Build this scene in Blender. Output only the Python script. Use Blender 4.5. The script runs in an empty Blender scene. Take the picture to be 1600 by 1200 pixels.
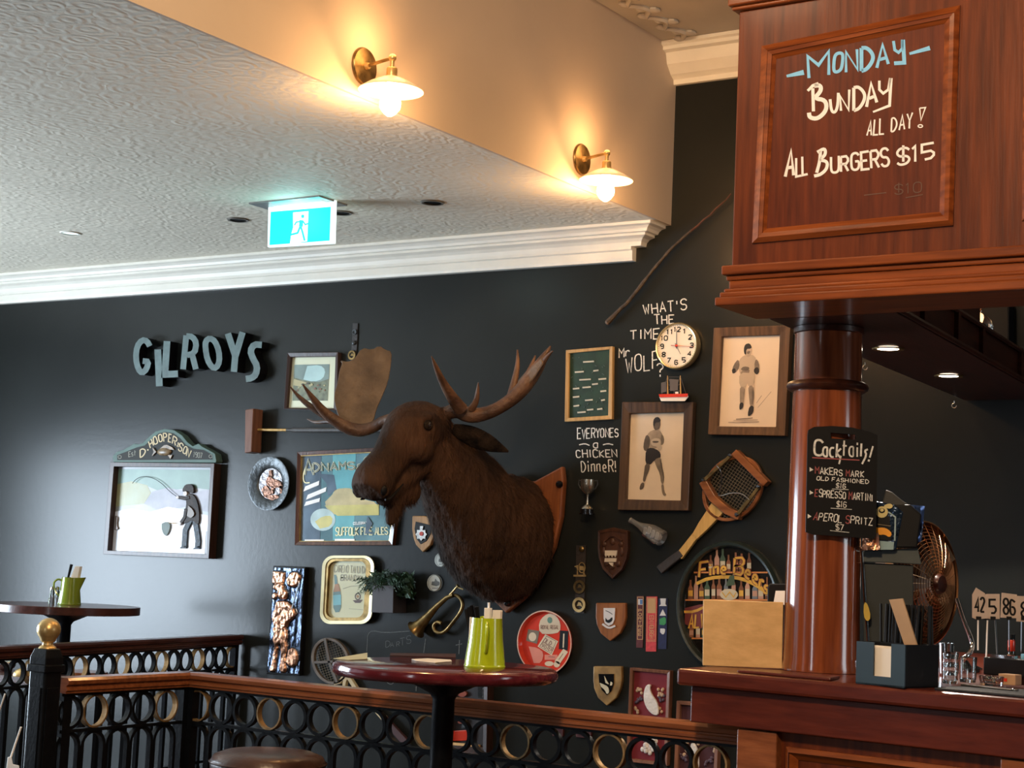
import bpy, bmesh, math, random
from mathutils import Vector, Matrix, noise
random.seed(7)
SC = bpy.context.scene
COL = SC.collection
R3 = math.radians
PI = math.pi
# ------------------------------------------------------------------ camera
F = 2633.0
CAM = Vector((0.0, -6.12, 1.35))
vy = Vector((1700, 354, F)).normalized()
vx = Vector((4100, -100, -F)).normalized()
vx = (vx - vy * vx.dot(vy)).normalized()
vz = vx.cross(vy)
ROT = Matrix((vx, vy, vz))           # world axes written in camera axes (right, down, forward)
cam_d = bpy.data.cameras.new('camera')
cam_d.sensor_width = 36.0
cam_d.lens = F * 36.0 / 1600.0
cam_d.clip_start = 0.05
cam = bpy.data.objects.new('camera', cam_d)
COL.objects.link(cam)
right = ROT @ Vector((1, 0, 0)); up = ROT @ Vector((0, -1, 0)); back = ROT @ Vector((0, 0, -1))
mw = Matrix((right, up, back)).transposed().to_4x4()
mw.translation = CAM
cam.matrix_world = mw
SC.camera = cam
SC.view_settings.view_transform = 'Standard'
SC.view_settings.look = 'None'
SC.view_settings.gamma = 1.0
SC.view_settings.use_curve_mapping = False
SC.view_settings.exposure = 0.0
# ------------------------------------------------------------------ world and light
w = bpy.data.worlds.new('world'); SC.world = w; w.use_nodes = True
w.node_tree.nodes['Background'].inputs[0].default_value = (0.75, 0.85, 1.0, 1)
w.node_tree.nodes['Background'].inputs[1].default_value = 0.3

def area(name, loc, target, sx, sy, power, col):
    d = bpy.data.lights.new(name, 'AREA'); d.shape = 'RECTANGLE'
    d.size = sx; d.size_y = sy; d.energy = power; d.color = col
    o = bpy.data.objects.new(name, d); COL.objects.link(o); o.location = loc
    o.rotation_euler = (Vector(target) - Vector(loc)).to_track_quat('-Z', 'Y').to_euler()
    return o
# daylight through the windows of the left wall and of the front wall behind the camera
area('window_light_left_near_wall', (-8.85, -2.8, 1.2), (-5, -2.8, 1.2), 2.2, 1.6, 400, (0.72, 0.86, 1.0))
area('window_light_left', (-8.85, -5.8, 1.45), (-5, -5.8, 1.45), 2.4, 1.9, 12, (0.78, 0.88, 1.0))
area('window_light_front_a', (-6.2, -9.35, 1.5), (-6.2, -5, 1.5), 0.9, 2.2, 5, (0.85, 0.92, 1.0))
area('window_light_front_b', (-2.45, -9.35, 1.4), (-2.45, -5, 1.4), 0.5, 2.0, 40, (0.85, 0.92, 1.0))
area('added_fill_right', (3.04, -1.5, 1.7), (0, -1.5, 1.7), 1.0, 1.2, 22, (0.88, 0.95, 1.0))  # fill added to brighten the wall behind the bar, no window known there
# warm ceiling lamps of the bar room, behind the camera
area('ceiling_lamp_light_a', (-0.9, -5.4, 3.35), (-1.4, -2.3, 2.2), 0.3, 0.3, 88, (1.0, 0.70, 0.42))
area('ceiling_lamp_light_b', (-2.4, -3.6, 3.4), (-2.7, -1.2, 1.5), 0.3, 0.3, 9, (1.0, 0.72, 0.45))

# ------------------------------------------------------------------ helpers
class Surf:
    """plane in the room: S(u, v, off) gives the point where the sight line through pixel u, v meets the plane lifted by off"""
    def __init__(s, p, n):
        s.p = Vector(p); s.n = Vector(n).normalized()
    def __call__(s, u, v, off=0.0):
        d = ROT @ Vector((u - 800, v - 600, F))
        t = (s.p + s.n * off - CAM).dot(s.n) / d.dot(s.n)
        return CAM + d * t
WALL = Surf((0, 0, 0), (0, -1, 0))
def at(u, v, ax, val):
    d = ROT @ Vector((u - 800, v - 600, F)); t = (val - CAM[ax]) / d[ax]
    return CAM + d * t

def chaikin(p, n=2, closed=False):
    for _ in range(n):
        q = []
        m = len(p)
        if not closed: q.append(p[0])
        for i in range(m if closed else m - 1):
            a, b = p[i], p[(i + 1) % m]
            q.append(tuple(a[k] * .75 + b[k] * .25 for k in range(len(a))))
            q.append(tuple(a[k] * .25 + b[k] * .75 for k in range(len(a))))
        if not closed: q.append(p[-1])
        p = q
    return p

class MB:
    def __init__(s): s.v = []; s.f = []; s.m = []
    def add(s, vs, fs, mi=0):
        o = len(s.v); s.v += [Vector(x) for x in vs]
        for f in fs: s.f.append([i + o for i in f]); s.m.append(mi)
        return s
    def box(s, c, d, rot=0.0, mi=0, M=None):
        c = Vector(c); hx, hy, hz = d[0] / 2, d[1] / 2, d[2] / 2
        vs = [Vector((x, y, z)) for x in (-hx, hx) for y in (-hy, hy) for z in (-hz, hz)]
        m = M if M is not None else Matrix.Rotation(rot, 3, 'Z')
        return s.add([c + m @ v for v in vs], [(0, 1, 3, 2), (4, 6, 7, 5), (0, 4, 5, 1), (2, 3, 7, 6), (0, 2, 6, 4), (1, 5, 7, 3)], mi)
    def solid(s, front, back, mi=0, cap=True):
        n = len(front)
        fs = [(i, (i + 1) % n, n + (i + 1) % n, n + i) for i in range(n)]
        if cap: fs += [tuple(range(n))[::-1], tuple(range(n, 2 * n))]
        return s.add(list(front) + list(back), fs, mi)
    def plate(s, S, px, off=0.01, th=None, mi=0):
        f = [S(u, v, off) for u, v in px]
        th = off if th is None else th
        return s.solid(f, [p - S.n * th for p in f], mi)
    def poly(s, S, px, off, mi=0):
        f = [S(u, v, off) for u, v in px]
        return s.add(f, [tuple(range(len(f)))], mi)
    def frame(s, S, outer, inner, off, th=None, mi=0, ioff=None):
        n = len(outer); th = off if th is None else th
        io = off if ioff is None else ioff
        a = [S(u, v, off) for u, v in outer]; b = [S(u, v, io) for u, v in inner]
        a2 = [p - S.n * th for p in a]; b2 = [p - S.n * (th - off + io) for p in b]
        vs = a + b + a2 + b2; fs = []
        for i in range(n):
            j = (i + 1) % n
            fs += [(i, j, n + j, n + i), (i, 2 * n + i, 2 * n + j, j), (n + i, n + j, 3 * n + j, 3 * n + i), (2 * n + i, 3 * n + i, 3 * n + j, 2 * n + j)]
        return s.add(vs, fs, mi)
    def ribbon(s, S, pts, w, off=0.002, th=0.0, mi=0, closed=False, w1=None):
        n = len(pts)
        if n < 2: return s
        L = []; Rr = []
        for i, p in enumerate(pts):
            a = pts[i - 1] if (i > 0 or closed) else p
            b = pts[(i + 1) % n] if (i < n - 1 or closed) else p
            d1 = Vector((p[0] - a[0], p[1] - a[1])); d2 = Vector((b[0] - p[0], b[1] - p[1]))
            if d1.length < 1e-6: d1 = d2
            if d2.length < 1e-6: d2 = d1
            d1 = d1.normalized(); d2 = d2.normalized(); t = d1 + d2
            t = t.normalized() if t.length > 1e-3 else d1
            k = 1.0 / max(0.55, t.dot(d1))
            ww = w if w1 is None else w + (w1 - w) * i / (n - 1)
            nx, ny = -t.y * ww / 2 * k, t.x * ww / 2 * k
            L.append((p[0] + nx, p[1] + ny)); Rr.append((p[0] - nx, p[1] - ny))
        a = [S(u, v, off) for u, v in L]; b = [S(u, v, off) for u, v in Rr]
        vs = a + b; fs = []; m = n if closed else n - 1
        for i in range(m):
            j = (i + 1) % n; fs.append((i, j, n + j, n + i))
        if th > 0:
            vs += [p - S.n * th for p in a] + [p - S.n * th for p in b]
            for i in range(m):
                j = (i + 1) % n
                fs += [(2 * n + i, 3 * n + i, 3 * n + j, 2 * n + j), (i, 2 * n + i, 2 * n + j, j), (n + i, n + j, 3 * n + j, 3 * n + i)]
            if not closed:
                fs += [(0, n, 3 * n, 2 * n), (n - 1, 3 * n - 1, 4 * n - 1, 2 * n - 1)]
        return s.add(vs, fs, mi)
    def tube(s, pts, rad, k=10, mi=0, cap=True, flat=1.0, flatdir=None):
        pts = [Vector(p) for p in pts]; n = len(pts)
        rad = rad if isinstance(rad, (list, tuple)) else [rad] * n
        vs = []; prev = None
        for i, p in enumerate(pts):
            t = (pts[min(i + 1, n - 1)] - pts[max(i - 1, 0)]).normalized()
            if flatdir is not None: x = Vector(flatdir); x = (x - t * x.dot(t)).normalized()
            elif prev is None:
                x = t.orthogonal().normalized()
            else:
                x = (prev - t * prev.dot(t)).normalized()
            prev = x; y = t.cross(x)
            for j in range(k):
                a = 2 * PI * j / k
                vs.append(p + x * (math.cos(a) * rad[i]) + y * (math.sin(a) * rad[i] * flat))
        fs = [(i * k + j, i * k + (j + 1) % k, (i + 1) * k + (j + 1) % k, (i + 1) * k + j) for i in range(n - 1) for j in range(k)]
        if cap: fs += [tuple(range(k))[::-1], tuple(range((n - 1) * k, n * k))]
        return s.add(vs, fs, mi)
    def lathe(s, c, prof, axis=(0, 0, 1), k=32, mi=0, sx=1.0, xdir=None, cap=True, arc=None):
        c = Vector(c); z = Vector(axis).normalized()
        x = Vector(xdir) if xdir is not None else z.orthogonal()
        x = (x - z * x.dot(z)).normalized(); y = z.cross(x); n = len(prof); vs = []
        for r, h in prof:
            for j in range(k):
                a = 2 * PI * j / k
                vs.append(c + z * h + x * (math.cos(a) * r * sx) + y * (math.sin(a) * r))
        fs = [(i * k + j, i * k + (j + 1) % k, (i + 1) * k + (j + 1) % k, (i + 1) * k + j) for i in range(n - 1) for j in range(k)]
        if cap: fs += [tuple(range(k))[::-1], tuple(range((n - 1) * k, n * k))]
        return s.add(vs, fs, mi)
    def ball(s, c, r, mi=0, k=12, M=None):
        r = r if isinstance(r, (tuple, list)) else (r, r, r); c = Vector(c); vs = []; h = k // 2 + 1
        for i in range(h + 1):
            t = PI * i / h
            for j in range(k):
                a = 2 * PI * j / k
                q = Vector((math.sin(t) * math.cos(a) * r[0], math.sin(t) * math.sin(a) * r[1], math.cos(t) * r[2]))
                vs.append(c + (M @ q if M is not None else q))
        fs = [(i * k + j, (i + 1) * k + j, (i + 1) * k + (j + 1) % k, i * k + (j + 1) % k) for i in range(h) for j in range(k)]
        return s.add(vs, fs, mi)
    def build(s, name, mats, parent=None, smooth=False, bevel=0.0, seg=2):
        me = bpy.data.meshes.new(name)
        o = Vector((0, 0, 0)); q = parent
        while q is not None: o += q.location; q = q.parent
        me.from_pydata([v - o for v in s.v], [], s.f)
        mats = mats if isinstance(mats, (list, tuple)) else [mats]
        for m in mats: me.materials.append(m)
        me.polygons.foreach_set('material_index', s.m)
        bm = bmesh.new(); bm.from_mesh(me)
        bmesh.ops.remove_doubles(bm, verts=bm.verts, dist=1e-6)
        if len(s.f) > 1: bmesh.ops.recalc_face_normals(bm, faces=bm.faces)
        bm.to_mesh(me); bm.free()
        if smooth:
            me.polygons.foreach_set('use_smooth', [True] * len(me.polygons))
            try: me.set_sharp_from_angle(angle=R3(40))
            except Exception: pass
        ob = bpy.data.objects.new(name, me); COL.objects.link(ob)
        if parent is not None: ob.parent = parent
        if bevel > 0:
            b = ob.modifiers.new('bevel', 'BEVEL'); b.width = bevel; b.segments = seg; b.limit_method = 'ANGLE'; b.angle_limit = R3(40)
        return ob

def T(name, label, cat, loc, group=None):
    o = bpy.data.objects.new(name, None); COL.objects.link(o); o.location = loc; o.empty_display_size = .05
    o['label'] = label; o['category'] = cat
    if group: o['group'] = group
    return o
def tag(o, label, cat, group=None, kind=None):
    o['label'] = label; o['category'] = cat
    if group: o['group'] = group
    if kind: o['kind'] = kind
    return o
def struct(o): o['kind'] = 'structure'; return o
def dup(root, loc, label=None):
    def cp(o, par):
        c = o.copy(); COL.objects.link(c)
        if par is not None: c.parent = par
        for ch in [x for x in o.children]: cp(ch, c)
        return c
    r = cp(root, None); r.location = loc
    if label: r['label'] = label
    return r

def mat(name, col, rough=0.5, metal=0.0, var=0.12, scale=8.0, bump=0.0, bscale=60.0, emit=None, estr=0.0, spec=0.5, trans=0.0, coat=0.0, stretch=(1, 1, 1), alpha=1.0, col2=None):
    m = bpy.data.materials.new(name); m.use_nodes = True; nt = m.node_tree; b = nt.nodes['Principled BSDF']
    tc = nt.nodes.new('ShaderNodeTexCoord'); mp = nt.nodes.new('ShaderNodeMapping'); mp.inputs['Scale'].default_value = stretch
    nt.links.new(tc.outputs['Object'], mp.inputs['Vector'])
    nz = nt.nodes.new('ShaderNodeTexNoise'); nz.inputs['Scale'].default_value = scale; nz.inputs['Detail'].default_value = 6
    nt.links.new(mp.outputs['Vector'], nz.inputs['Vector'])
    cr = nt.nodes.new('ShaderNodeValToRGB')
    c2 = col2 or tuple(max(0, c * (1 + var * 2)) for c in col)
    cr.color_ramp.elements[0].position = 0.3; cr.color_ramp.elements[1].position = 0.7
    cr.color_ramp.elements[0].color = tuple(c * (1 - var) for c in col) + (1,); cr.color_ramp.elements[1].color = tuple(c2) + (1,)
    nt.links.new(nz.outputs['Fac'], cr.inputs['Fac']); nt.links.new(cr.outputs['Color'], b.inputs['Base Color'])
    b.inputs['Roughness'].default_value = rough; b.inputs['Metallic'].default_value = metal
    b.inputs['Specular IOR Level'].default_value = spec; b.inputs['Transmission Weight'].default_value = trans
    b.inputs['Coat Weight'].default_value = coat; b.inputs['Coat Roughness'].default_value = 0.12; b.inputs['Alpha'].default_value = alpha
    if emit: b.inputs['Emission Color'].default_value = emit + (1,); b.inputs['Emission Strength'].default_value = estr
    if bump > 0:
        n2 = nt.nodes.new('ShaderNodeTexNoise'); n2.inputs['Scale'].default_value = bscale; n2.inputs['Detail'].default_value = 4
        nt.links.new(mp.outputs['Vector'], n2.inputs['Vector'])
        bp = nt.nodes.new('ShaderNodeBump'); bp.inputs['Strength'].default_value = bump; bp.inputs['Distance'].default_value = 0.01
        nt.links.new(n2.outputs['Fac'], bp.inputs['Height']); nt.links.new(bp.outputs['Normal'], b.inputs['Normal'])
    return m
def wood(name, col, col2, rough=0.3, axis='X', scale=6.0, coat=0.3, bump=0.06, spec=0.28):
    st = {'X': (0.6, 9, 9), 'Y': (9, 0.6, 9), 'Z': (9, 9, 0.6)}[axis]
    return mat(name, col, rough, 0, 0.15, scale, bump, 14, coat=coat * .6, stretch=st, col2=col2, spec=spec)

M = {}
M['wall'] = mat('charcoal_paint', (0.0140, 0.0155, 0.0145), 0.27, var=0.14, scale=1.6, bump=0.03, bscale=40, spec=0.26)
M['cream'] = mat('cream_paint', (0.63, 0.505, 0.385), 0.6, var=0.04, scale=2, bump=0.05, bscale=30)
M['upper'] = mat('beige_ceiling_paint', (0.55, 0.50, 0.43), 0.7, var=0.03)
M['cornice'] = mat('white_gloss_cornice', (0.86, 0.82, 0.72), 0.4, var=0.03)
M['floor'] = wood('dark_floor_boards', (0.03, 0.015, 0.008), (0.06, 0.03, 0.015), 0.4, 'X')
M['mah'] = wood('mahogany', (0.085, 0.016, 0.004), (0.17, 0.036, 0.008), 0.38, 'Z', coat=.12)
M['mahx'] = wood('mahogany_moulding', (0.15, 0.032, 0.007), (0.30, 0.075, 0.016), 0.34, 'X', coat=.15)
M['mahpanel'] = wood('mahogany_panel', (0.085, 0.014, 0.004), (0.15, 0.028, 0.007), 0.4, 'Z', scale=9, coat=.08)
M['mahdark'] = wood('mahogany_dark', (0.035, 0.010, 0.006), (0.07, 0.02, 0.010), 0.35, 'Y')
M['bartop'] = wood('bar_top_wood', (0.085, 0.014, 0.007), (0.135, 0.025, 0.012), 0.33, 'X', coat=0.3)
M['colw'] = wood('column_timber', (0.17, 0.040, 0.014), (0.30, 0.080, 0.028), 0.16, 'Z', coat=1.6, bump=0.02)
M['railw'] = wood('handrail_timber', (0.19, 0.055, 0.020), (0.33, 0.11, 0.042), 0.28, 'X', coat=0.4)
M['raild'] = wood('dark_handrail_timber', (0.05, 0.016, 0.012), (0.09, 0.028, 0.020), 0.3, 'Y', coat=0.4)
M['tablew'] = wood('table_top_varnish', (0.095, 0.012, 0.018), (0.15, 0.02, 0.028), 0.14, 'X', coat=0.9, bump=0.0)
M['iron'] = mat('black_iron', (0.004, 0.005, 0.007), 0.36, var=0.2, scale=30, bump=0.1, bscale=90, spec=0.22)
M['gold'] = mat('worn_gold_paint', (0.26, 0.16, 0.065), 0.45, 0.5, var=0.35, scale=30, bump=0.2)
M['brass'] = mat('brass', (0.60, 0.42, 0.18), 0.34, 0.7, var=0.25, scale=20)
M['brassd'] = mat('aged_brass', (0.20, 0.13, 0.05), 0.32, 0.85, var=0.4, scale=30)
M['black'] = mat('matt_black', (0.005, 0.005, 0.006), 0.5, spec=0.2)
M['blackg'] = mat('gloss_black', (0.006, 0.006, 0.007), 0.15)
M['chalk'] = mat('chalk_paint', (0.66, 0.65, 0.62), 0.9, var=0.2, scale=120)
M['chalkdim'] = mat('faint_chalk', (0.13, 0.14, 0.14), 0.9, var=0.25, scale=120)
M['white'] = mat('white_paint', (0.92, 0.90, 0.88), 0.6, var=0.03)
M['blue'] = mat('light_blue_chalk', (0.25, 0.62, 0.98), 0.7, var=0.05, scale=60)
M['letter'] = mat('grey_green_letter_face', (0.085, 0.13, 0.125), 0.5, var=0.25, scale=18)
M['lgreen'] = mat('lime_enamel', (0.44, 0.56, 0.015), 0.16, var=0.06, coat=0.6)
M['limedull'] = mat('olive_enamel', (0.20, 0.26, 0.015), 0.2, var=0.08, coat=0.5)
M['steel'] = mat('chrome', (0.6, 0.6, 0.6), 0.12, 1.0)
M['pewter'] = mat('pewter', (0.050, 0.056, 0.060), 0.38, 0.5, var=0.5, scale=25, bump=0.3, bscale=60)
M['copper'] = mat('beaten_copper', (0.62, 0.33, 0.21), 0.3, 1.0, var=0.45, scale=35, bump=0.5, bscale=70)
M['bluefoil'] = mat('beaten_dark_foil', (0.07, 0.09, 0.13), 0.22, 1.0, var=0.5, scale=12, bump=0.7, bscale=18, stretch=(3, 1, 0.8))
M['paper'] = mat('paper', (0.86, 0.80, 0.72), 0.8, var=0.04)
M['glass'] = mat('clear_glass', (0.9, 0.95, 0.95), 0.03, var=0.0, trans=1.0)
M['pane'] = mat('picture_glass', (1, 1, 1), 0.03, var=0.0, trans=1.0)
M['red'] = mat('red_enamel', (0.60, 0.045, 0.022), 0.22, var=0.12, coat=0.5)
M['darkred'] = mat('dark_red_cloth', (0.17, 0.012, 0.022), 0.8, var=0.1)
M['oak'] = wood('oak_shield', (0.36, 0.17, 0.055), (0.55, 0.29, 0.11), 0.35, 'Z')
M['shieldb'] = wood('brown_shield', (0.22, 0.075, 0.025), (0.34, 0.13, 0.045), 0.3, 'Z')
M['walnut'] = wood('carved_dark_wood', (0.045, 0.018, 0.010), (0.085, 0.035, 0.018), 0.35, 'Z')
M['frameb'] = wood('brown_picture_frame', (0.07, 0.036, 0.017), (0.17, 0.088, 0.042), 0.5, 'Z', bump=0.2)
M['pine'] = wood('pale_timber', (0.80, 0.50, 0.22), (0.84, 0.55, 0.26), 0.45, 'X', scale=4, coat=0.2)
M['pinef'] = wood('pale_frame_timber', (0.48, 0.29, 0.11), (0.62, 0.40, 0.17), 0.5, 'Z', coat=0.1)
M['gut'] = mat('racket_string', (0.16, 0.13, 0.08), 0.5)
M['racketl'] = wood('racket_ash', (0.55, 0.33, 0.09), (0.72, 0.46, 0.16), 0.3, 'Z')
M['racketd'] = wood('racket_press_wood', (0.22, 0.07, 0.02), (0.34, 0.13, 0.045), 0.35, 'X')
M['grip'] = mat('leather_grip', (0.022, 0.016, 0.013), 0.6, bump=0.3)
M['leather'] = mat('brown_leather', (0.060, 0.028, 0.020), 0.32, var=0.3, scale=9, bump=0.15)
M['seaft'] = mat('dark_sea_paint', (0.03, 0.05, 0.06), 0.4)
def emis(name, col, s): return mat(name, col, 0.5, var=0.0, emit=col, estr=s)
M['bulb'] = emis('lamp_bulb', (1.0, 0.72, 0.36), 40)
M['down'] = emis('downlight', (1.0, 0.82, 0.62), 12)
M['exitc'] = emis('exit_sign_cyan', (0.0, 0.88, 0.86), 1.25)
M['exitw'] = emis('exit_sign_white', (0.75, 1.0, 1.0), 1.3)
M['shade'] = mat('opal_lamp_shade', (0.85, 0.72, 0.52), 0.3, trans=0.0, emit=(1.0, 0.60, 0.28), estr=0.22, var=0.0)

# ------------------------------------------------------------------ stroke lettering
GL = {'A': '002640 0733', 'B': '0006 063645443303 033342413000', 'C': '~4536160501103041', 'D': '0006 ~062644422000', 'E': '46060040 0333', 'F': '460600 0333',
 'G': '~45361605011030414323', 'H': '0006 0343 4640', 'I': '2620', 'J': '46 4641301001', 'K': '0006 460340', 'L': '060040', 'M': '0006234640', 'N': '00064046',
 'O': 'o1636454130100105', 'P': '0006 063645443303', 'Q': 'o1636454130100105 2240', 'R': '0006 063645443303 2340', 'S': '~453616050413334241301001', 'T': '0646 2620',
 'U': '~060110304146', 'V': '062046', 'W': '0610243046', 'X': '0046 0640', 'Y': '062346 2320', 'Z': '06460040', '0': 'o1636454130100105', '1': '051610',
 '2': '~051636454400 0040', '3': '~0516364544332313 ~2333424130100001', '4': '30360242', '5': '4606033342413010', '6': '~45160501103041423313', '7': '064610',
 '8': 'o2304051636454423 o2342413010010223', '9': '~443313040516364544413010', '$': '~453616050413334241301001 2721', '!': '2622 2120', "'": '2624',
 '?': '~05163645442322 2120', '-': '0343', '.': '2120', '&': '~4005162634011030 3042', ',': '2110',
 'a': '~3414030110303134 3430', 'n': '0004 ~0314343330', 'r': '0004 ~02143433', 'e': '~023233241403011030', 'i': '1014 1516', 'k': '0006 340230', 't': '1610 0434', 'l': '1610',
 's': '~341403123231301000', 'o': 'o1434333130100103', 'c': '~341403011030', 'y': '0412 3400', 'h': '0006 ~0314343330', 'd': '3630 ~34140301103031', 'm': '0004 ~03142420 ~23344340'}
GL['A'] = '002640 1232'
def glyph(ch):
    out = []
    for tok in GL[ch].split(' '):
        cl = tok[0] == 'o'; sm = tok[0] in 'o~'
        t = tok.lstrip('o~')
        p = [(int(t[i]), int(t[i + 1])) for i in range(0, len(t) - 1, 2)]
        if cl and p[0] == p[-1]: p = p[:-1]
        if sm: p = chaikin([tuple(map(float, q)) for q in p], 2, cl)
        out.append((p, cl))
    return out
def text(mb, S, s, quad, w, off=0.0015, th=0.0, mi=0, jit=0.0, gap=1.5, mis=None, bold=None):
    """quad = pixel corners bottom-left, bottom-right, top-right, top-left of the line of writing"""
    x = 0; items = []
    for k, ch in enumerate(s):
        if ch == ' ': x += 3; continue
        wd = 4
        if ch in "I!'.,1il": wd = 2.2; 
        items.append((ch, x - (1 if ch in "I!'." else 0), k)); x += wd + gap
    tot = x - gap
    (ax, ay), (bx, by), (cx, cy), (dx, dy) = quad
    for ch, x0, k in items:
        jx, jy, sc = random.uniform(-jit, jit), random.uniform(-jit, jit), 1 + random.uniform(-jit, jit) * .3
        for p, cl in glyph(ch):
            q = []
            for gx, gy in p:
                a = (x0 + gx * sc + jx) / tot; b = (gy * sc + jy) / 6
                q.append(((ax * (1 - a) + bx * a) * (1 - b) + (dx * (1 - a) + cx * a) * b, (ay * (1 - a) + by * a) * (1 - b) + (dy * (1 - a) + cy * a) * b))
            mb.ribbon(S, q, w, off, th, (mis(k) if mis else mi), cl)
    return mb
def rect(u0, v0, u1, v1): return [(u0, v0), (u1, v0), (u1, v1), (u0, v1)]
def ell(cu, cv, ru, rv, n=28, rot=0.0):
    out = []
    for i in range(n):
        a = 2 * PI * i / n; x, y = ru * math.cos(a), rv * math.sin(a)
        out.append((cu + x * math.cos(rot) - y * math.sin(rot), cv + x * math.sin(rot) + y * math.cos(rot)))
    return out
def inset(q, k):
    """shrinks a quadrilateral towards its middle by k pixels"""
    cu = sum(p[0] for p in q) / len(q); cv = sum(p[1] for p in q) / len(q)
    return [(u + (k if u < cu else -k), v + (k if v < cv else -k)) for u, v in q]

# ================================================================== THE SETTING
XB = -3.21
def slab(name, x0, x1, y0, y1, z0, z1, m):
    return struct(MB().box(((x0 + x1) / 2, (y0 + y1) / 2, (z0 + z1) / 2), (x1 - x0, y1 - y0, z1 - z0)).build(name, m))
slab('wall_back', -9.2, 3.2, 0, 0.15, 0, 3.6, M['wall'])
slab('floor', -9.2, 3.2, -9.7, 0, -0.1, 0, M['floor'])

# wall_left with two window openings
def wall_with_holes(name, fixed, axis, a0, a1, holes, m, th=0.15, z1=3.6):
    mb = MB()
    def bx(p, q, z0, zz):
        if q - p < 1e-4 or zz - z0 < 1e-4: return
        if axis == 'x': mb.box((fixed, (p + q) / 2, (z0 + zz) / 2), (th, q - p, zz - z0))
        else: mb.box(((p + q) / 2, fixed, (z0 + zz) / 2), (q - p, th, zz - z0))
    cur = a0
    for h0, h1, b, t in holes:
        bx(cur, h0, 0, z1); bx(h0, h1, 0, b); bx(h0, h1, t, z1); cur = h1
    bx(cur, a1, 0, z1)
    return struct(mb.build(name, m))
wall_with_holes('wall_left', -8.75, 'x', -9.5, 0, [(-7.0, -4.6, .5, 2.4), (-3.9, -1.7, .4, 2.0)], M['wall'], z1=2.8)
wall_with_holes('wall_right', 3.15, 'x', -9.5, 0, [(-2.0, -1.0, 1.1, 2.3)], M['wall'])  # opening made up for the fill added on this side
wall_with_holes('wall_front', -9.2, 'y', -9.0, 3.2, [(-6.65, -5.75, .4, 2.6), (-2.7, -2.2, .4, 2.4)], M['wall'])

def window(name, cx, cy, z0, z1, wd, axis):
    t = bpy.data.objects.new(name, None); COL.objects.link(t); t.location = (cx, cy, z0); struct(t)
    mb = MB(); W = .06
    def bx(a, b, za, zb, d=.08):
        c = ((a + b) / 2, 0) if axis == 'y' else (0, (a + b) / 2)
        s = (b - a, d) if axis == 'y' else (d, b - a)
        mb.box((cx + c[0], cy + c[1], (za + zb) / 2), (s[0], s[1], zb - za))
    h = wd / 2
    bx(-h, h, z0, z0 + W); bx(-h, h, z1 - W, z1); bx(-h, -h + W, z0 + W, z1 - W); bx(h - W, h, z0 + W, z1 - W); bx(-.02, .02, z0 + W, z1 - W, .05)
    mb.build('window_frame', M['white'], t)
window('added_window', 3.12, -1.5, 1.1, 2.3, 1.0, 'x'); window('window_1', -8.78, -2.8, .4, 2.0, 2.2, 'x'); window('window_2', -8.78, -5.8, .5, 2.4, 2.4, 'x')  # the frame on the right wall is made up to house the added fill
window('window_3', -6.2, -9.23, .4, 2.6, .9, 'y'); window('window_4', -2.45, -9.23, .4, 2.4, .5, 'y')

# embossed lower ceiling
cm = mat('embossed_ceiling_paper', (0.86, 0.80, 0.66), 0.6, var=0.03, scale=3)
nt = cm.node_tree; b = nt.nodes['Principled BSDF']
tc = nt.nodes.new('ShaderNodeTexCoord'); vo = nt.nodes.new('ShaderNodeTexVoronoi'); vo.inputs['Scale'].default_value = 17; vo.feature = 'F1'
wv = nt.nodes.new('ShaderNodeTexNoise'); wv.inputs['Scale'].default_value = 9; wv.inputs['Detail'].default_value = 5
mx = nt.nodes.new('ShaderNodeMixRGB'); mx.inputs['Fac'].default_value = 0.22
nt.links.new(tc.outputs['Object'], mx.inputs['Color1']); nt.links.new(wv.outputs['Color'], mx.inputs['Color2'])
nt.links.new(mx.outputs['Color'], vo.inputs['Vector'])
sn = nt.nodes.new('ShaderNodeMath'); sn.operation = 'MULTIPLY'; sn.inputs[1].default_value = 16
s2 = nt.nodes.new('ShaderNodeMath'); s2.operation = 'SINE'
nt.links.new(vo.outputs['Distance'], sn.inputs[0]); nt.links.new(sn.outputs[0], s2.inputs[0])
n3 = nt.nodes.new('ShaderNodeTexNoise'); n3.inputs['Scale'].default_value = 38; n3.inputs['Detail'].default_value = 6
nt.links.new(tc.outputs['Object'], n3.inputs['Vector'])
ad = nt.nodes.new('ShaderNodeMath'); ad.operation = 'MULTIPLY_ADD'; ad.inputs[1].default_value = 0.22
nt.links.new(s2.outputs[0], ad.inputs[0]); nt.links.new(n3.outputs['Fac'], ad.inputs[2])
bp = nt.nodes.new('ShaderNodeBump'); bp.inputs['Strength'].default_value = 0.30; bp.inputs['Distance'].default_value = 0.010
nt.links.new(ad.outputs[0], bp.inputs['Height']); nt.links.new(bp.outputs['Normal'], b.inputs['Normal'])
slab('ceiling', -9.2, XB - .012, -9.5, 0, 2.77, 2.9, cm)
struct(MB().box((XB - .006, -4.75, 3.185), (.012, 9.5, .83)).build('wall_bulkhead', M['cream']))
slab('ceiling_upper', XB, 3.2, -9.5, 0, 3.52, 3.62, M['upper'])

def profile_run(pts, prof, name, m, closed_ends=True):
    """extrudes a (out, z) profile along straight runs; pts = [(point, outward direction)]"""
    mb = MB(); n = len(prof); vs = []
    for p, o in pts:
        for a, z in prof: vs.append(Vector(p) + Vector(o) * a + Vector((0, 0, z)))
    fs = [(i * n + j, i * n + (j + 1) % n, (i + 1) * n + (j + 1) % n, (i + 1) * n + j) for i in range(len(pts) - 1) for j in range(n)]
    fs += [tuple(range(n)), tuple(range((len(pts) - 1) * n, len(pts) * n))]
    mb.add(vs, fs)
    return mb.build(name, m)
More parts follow.
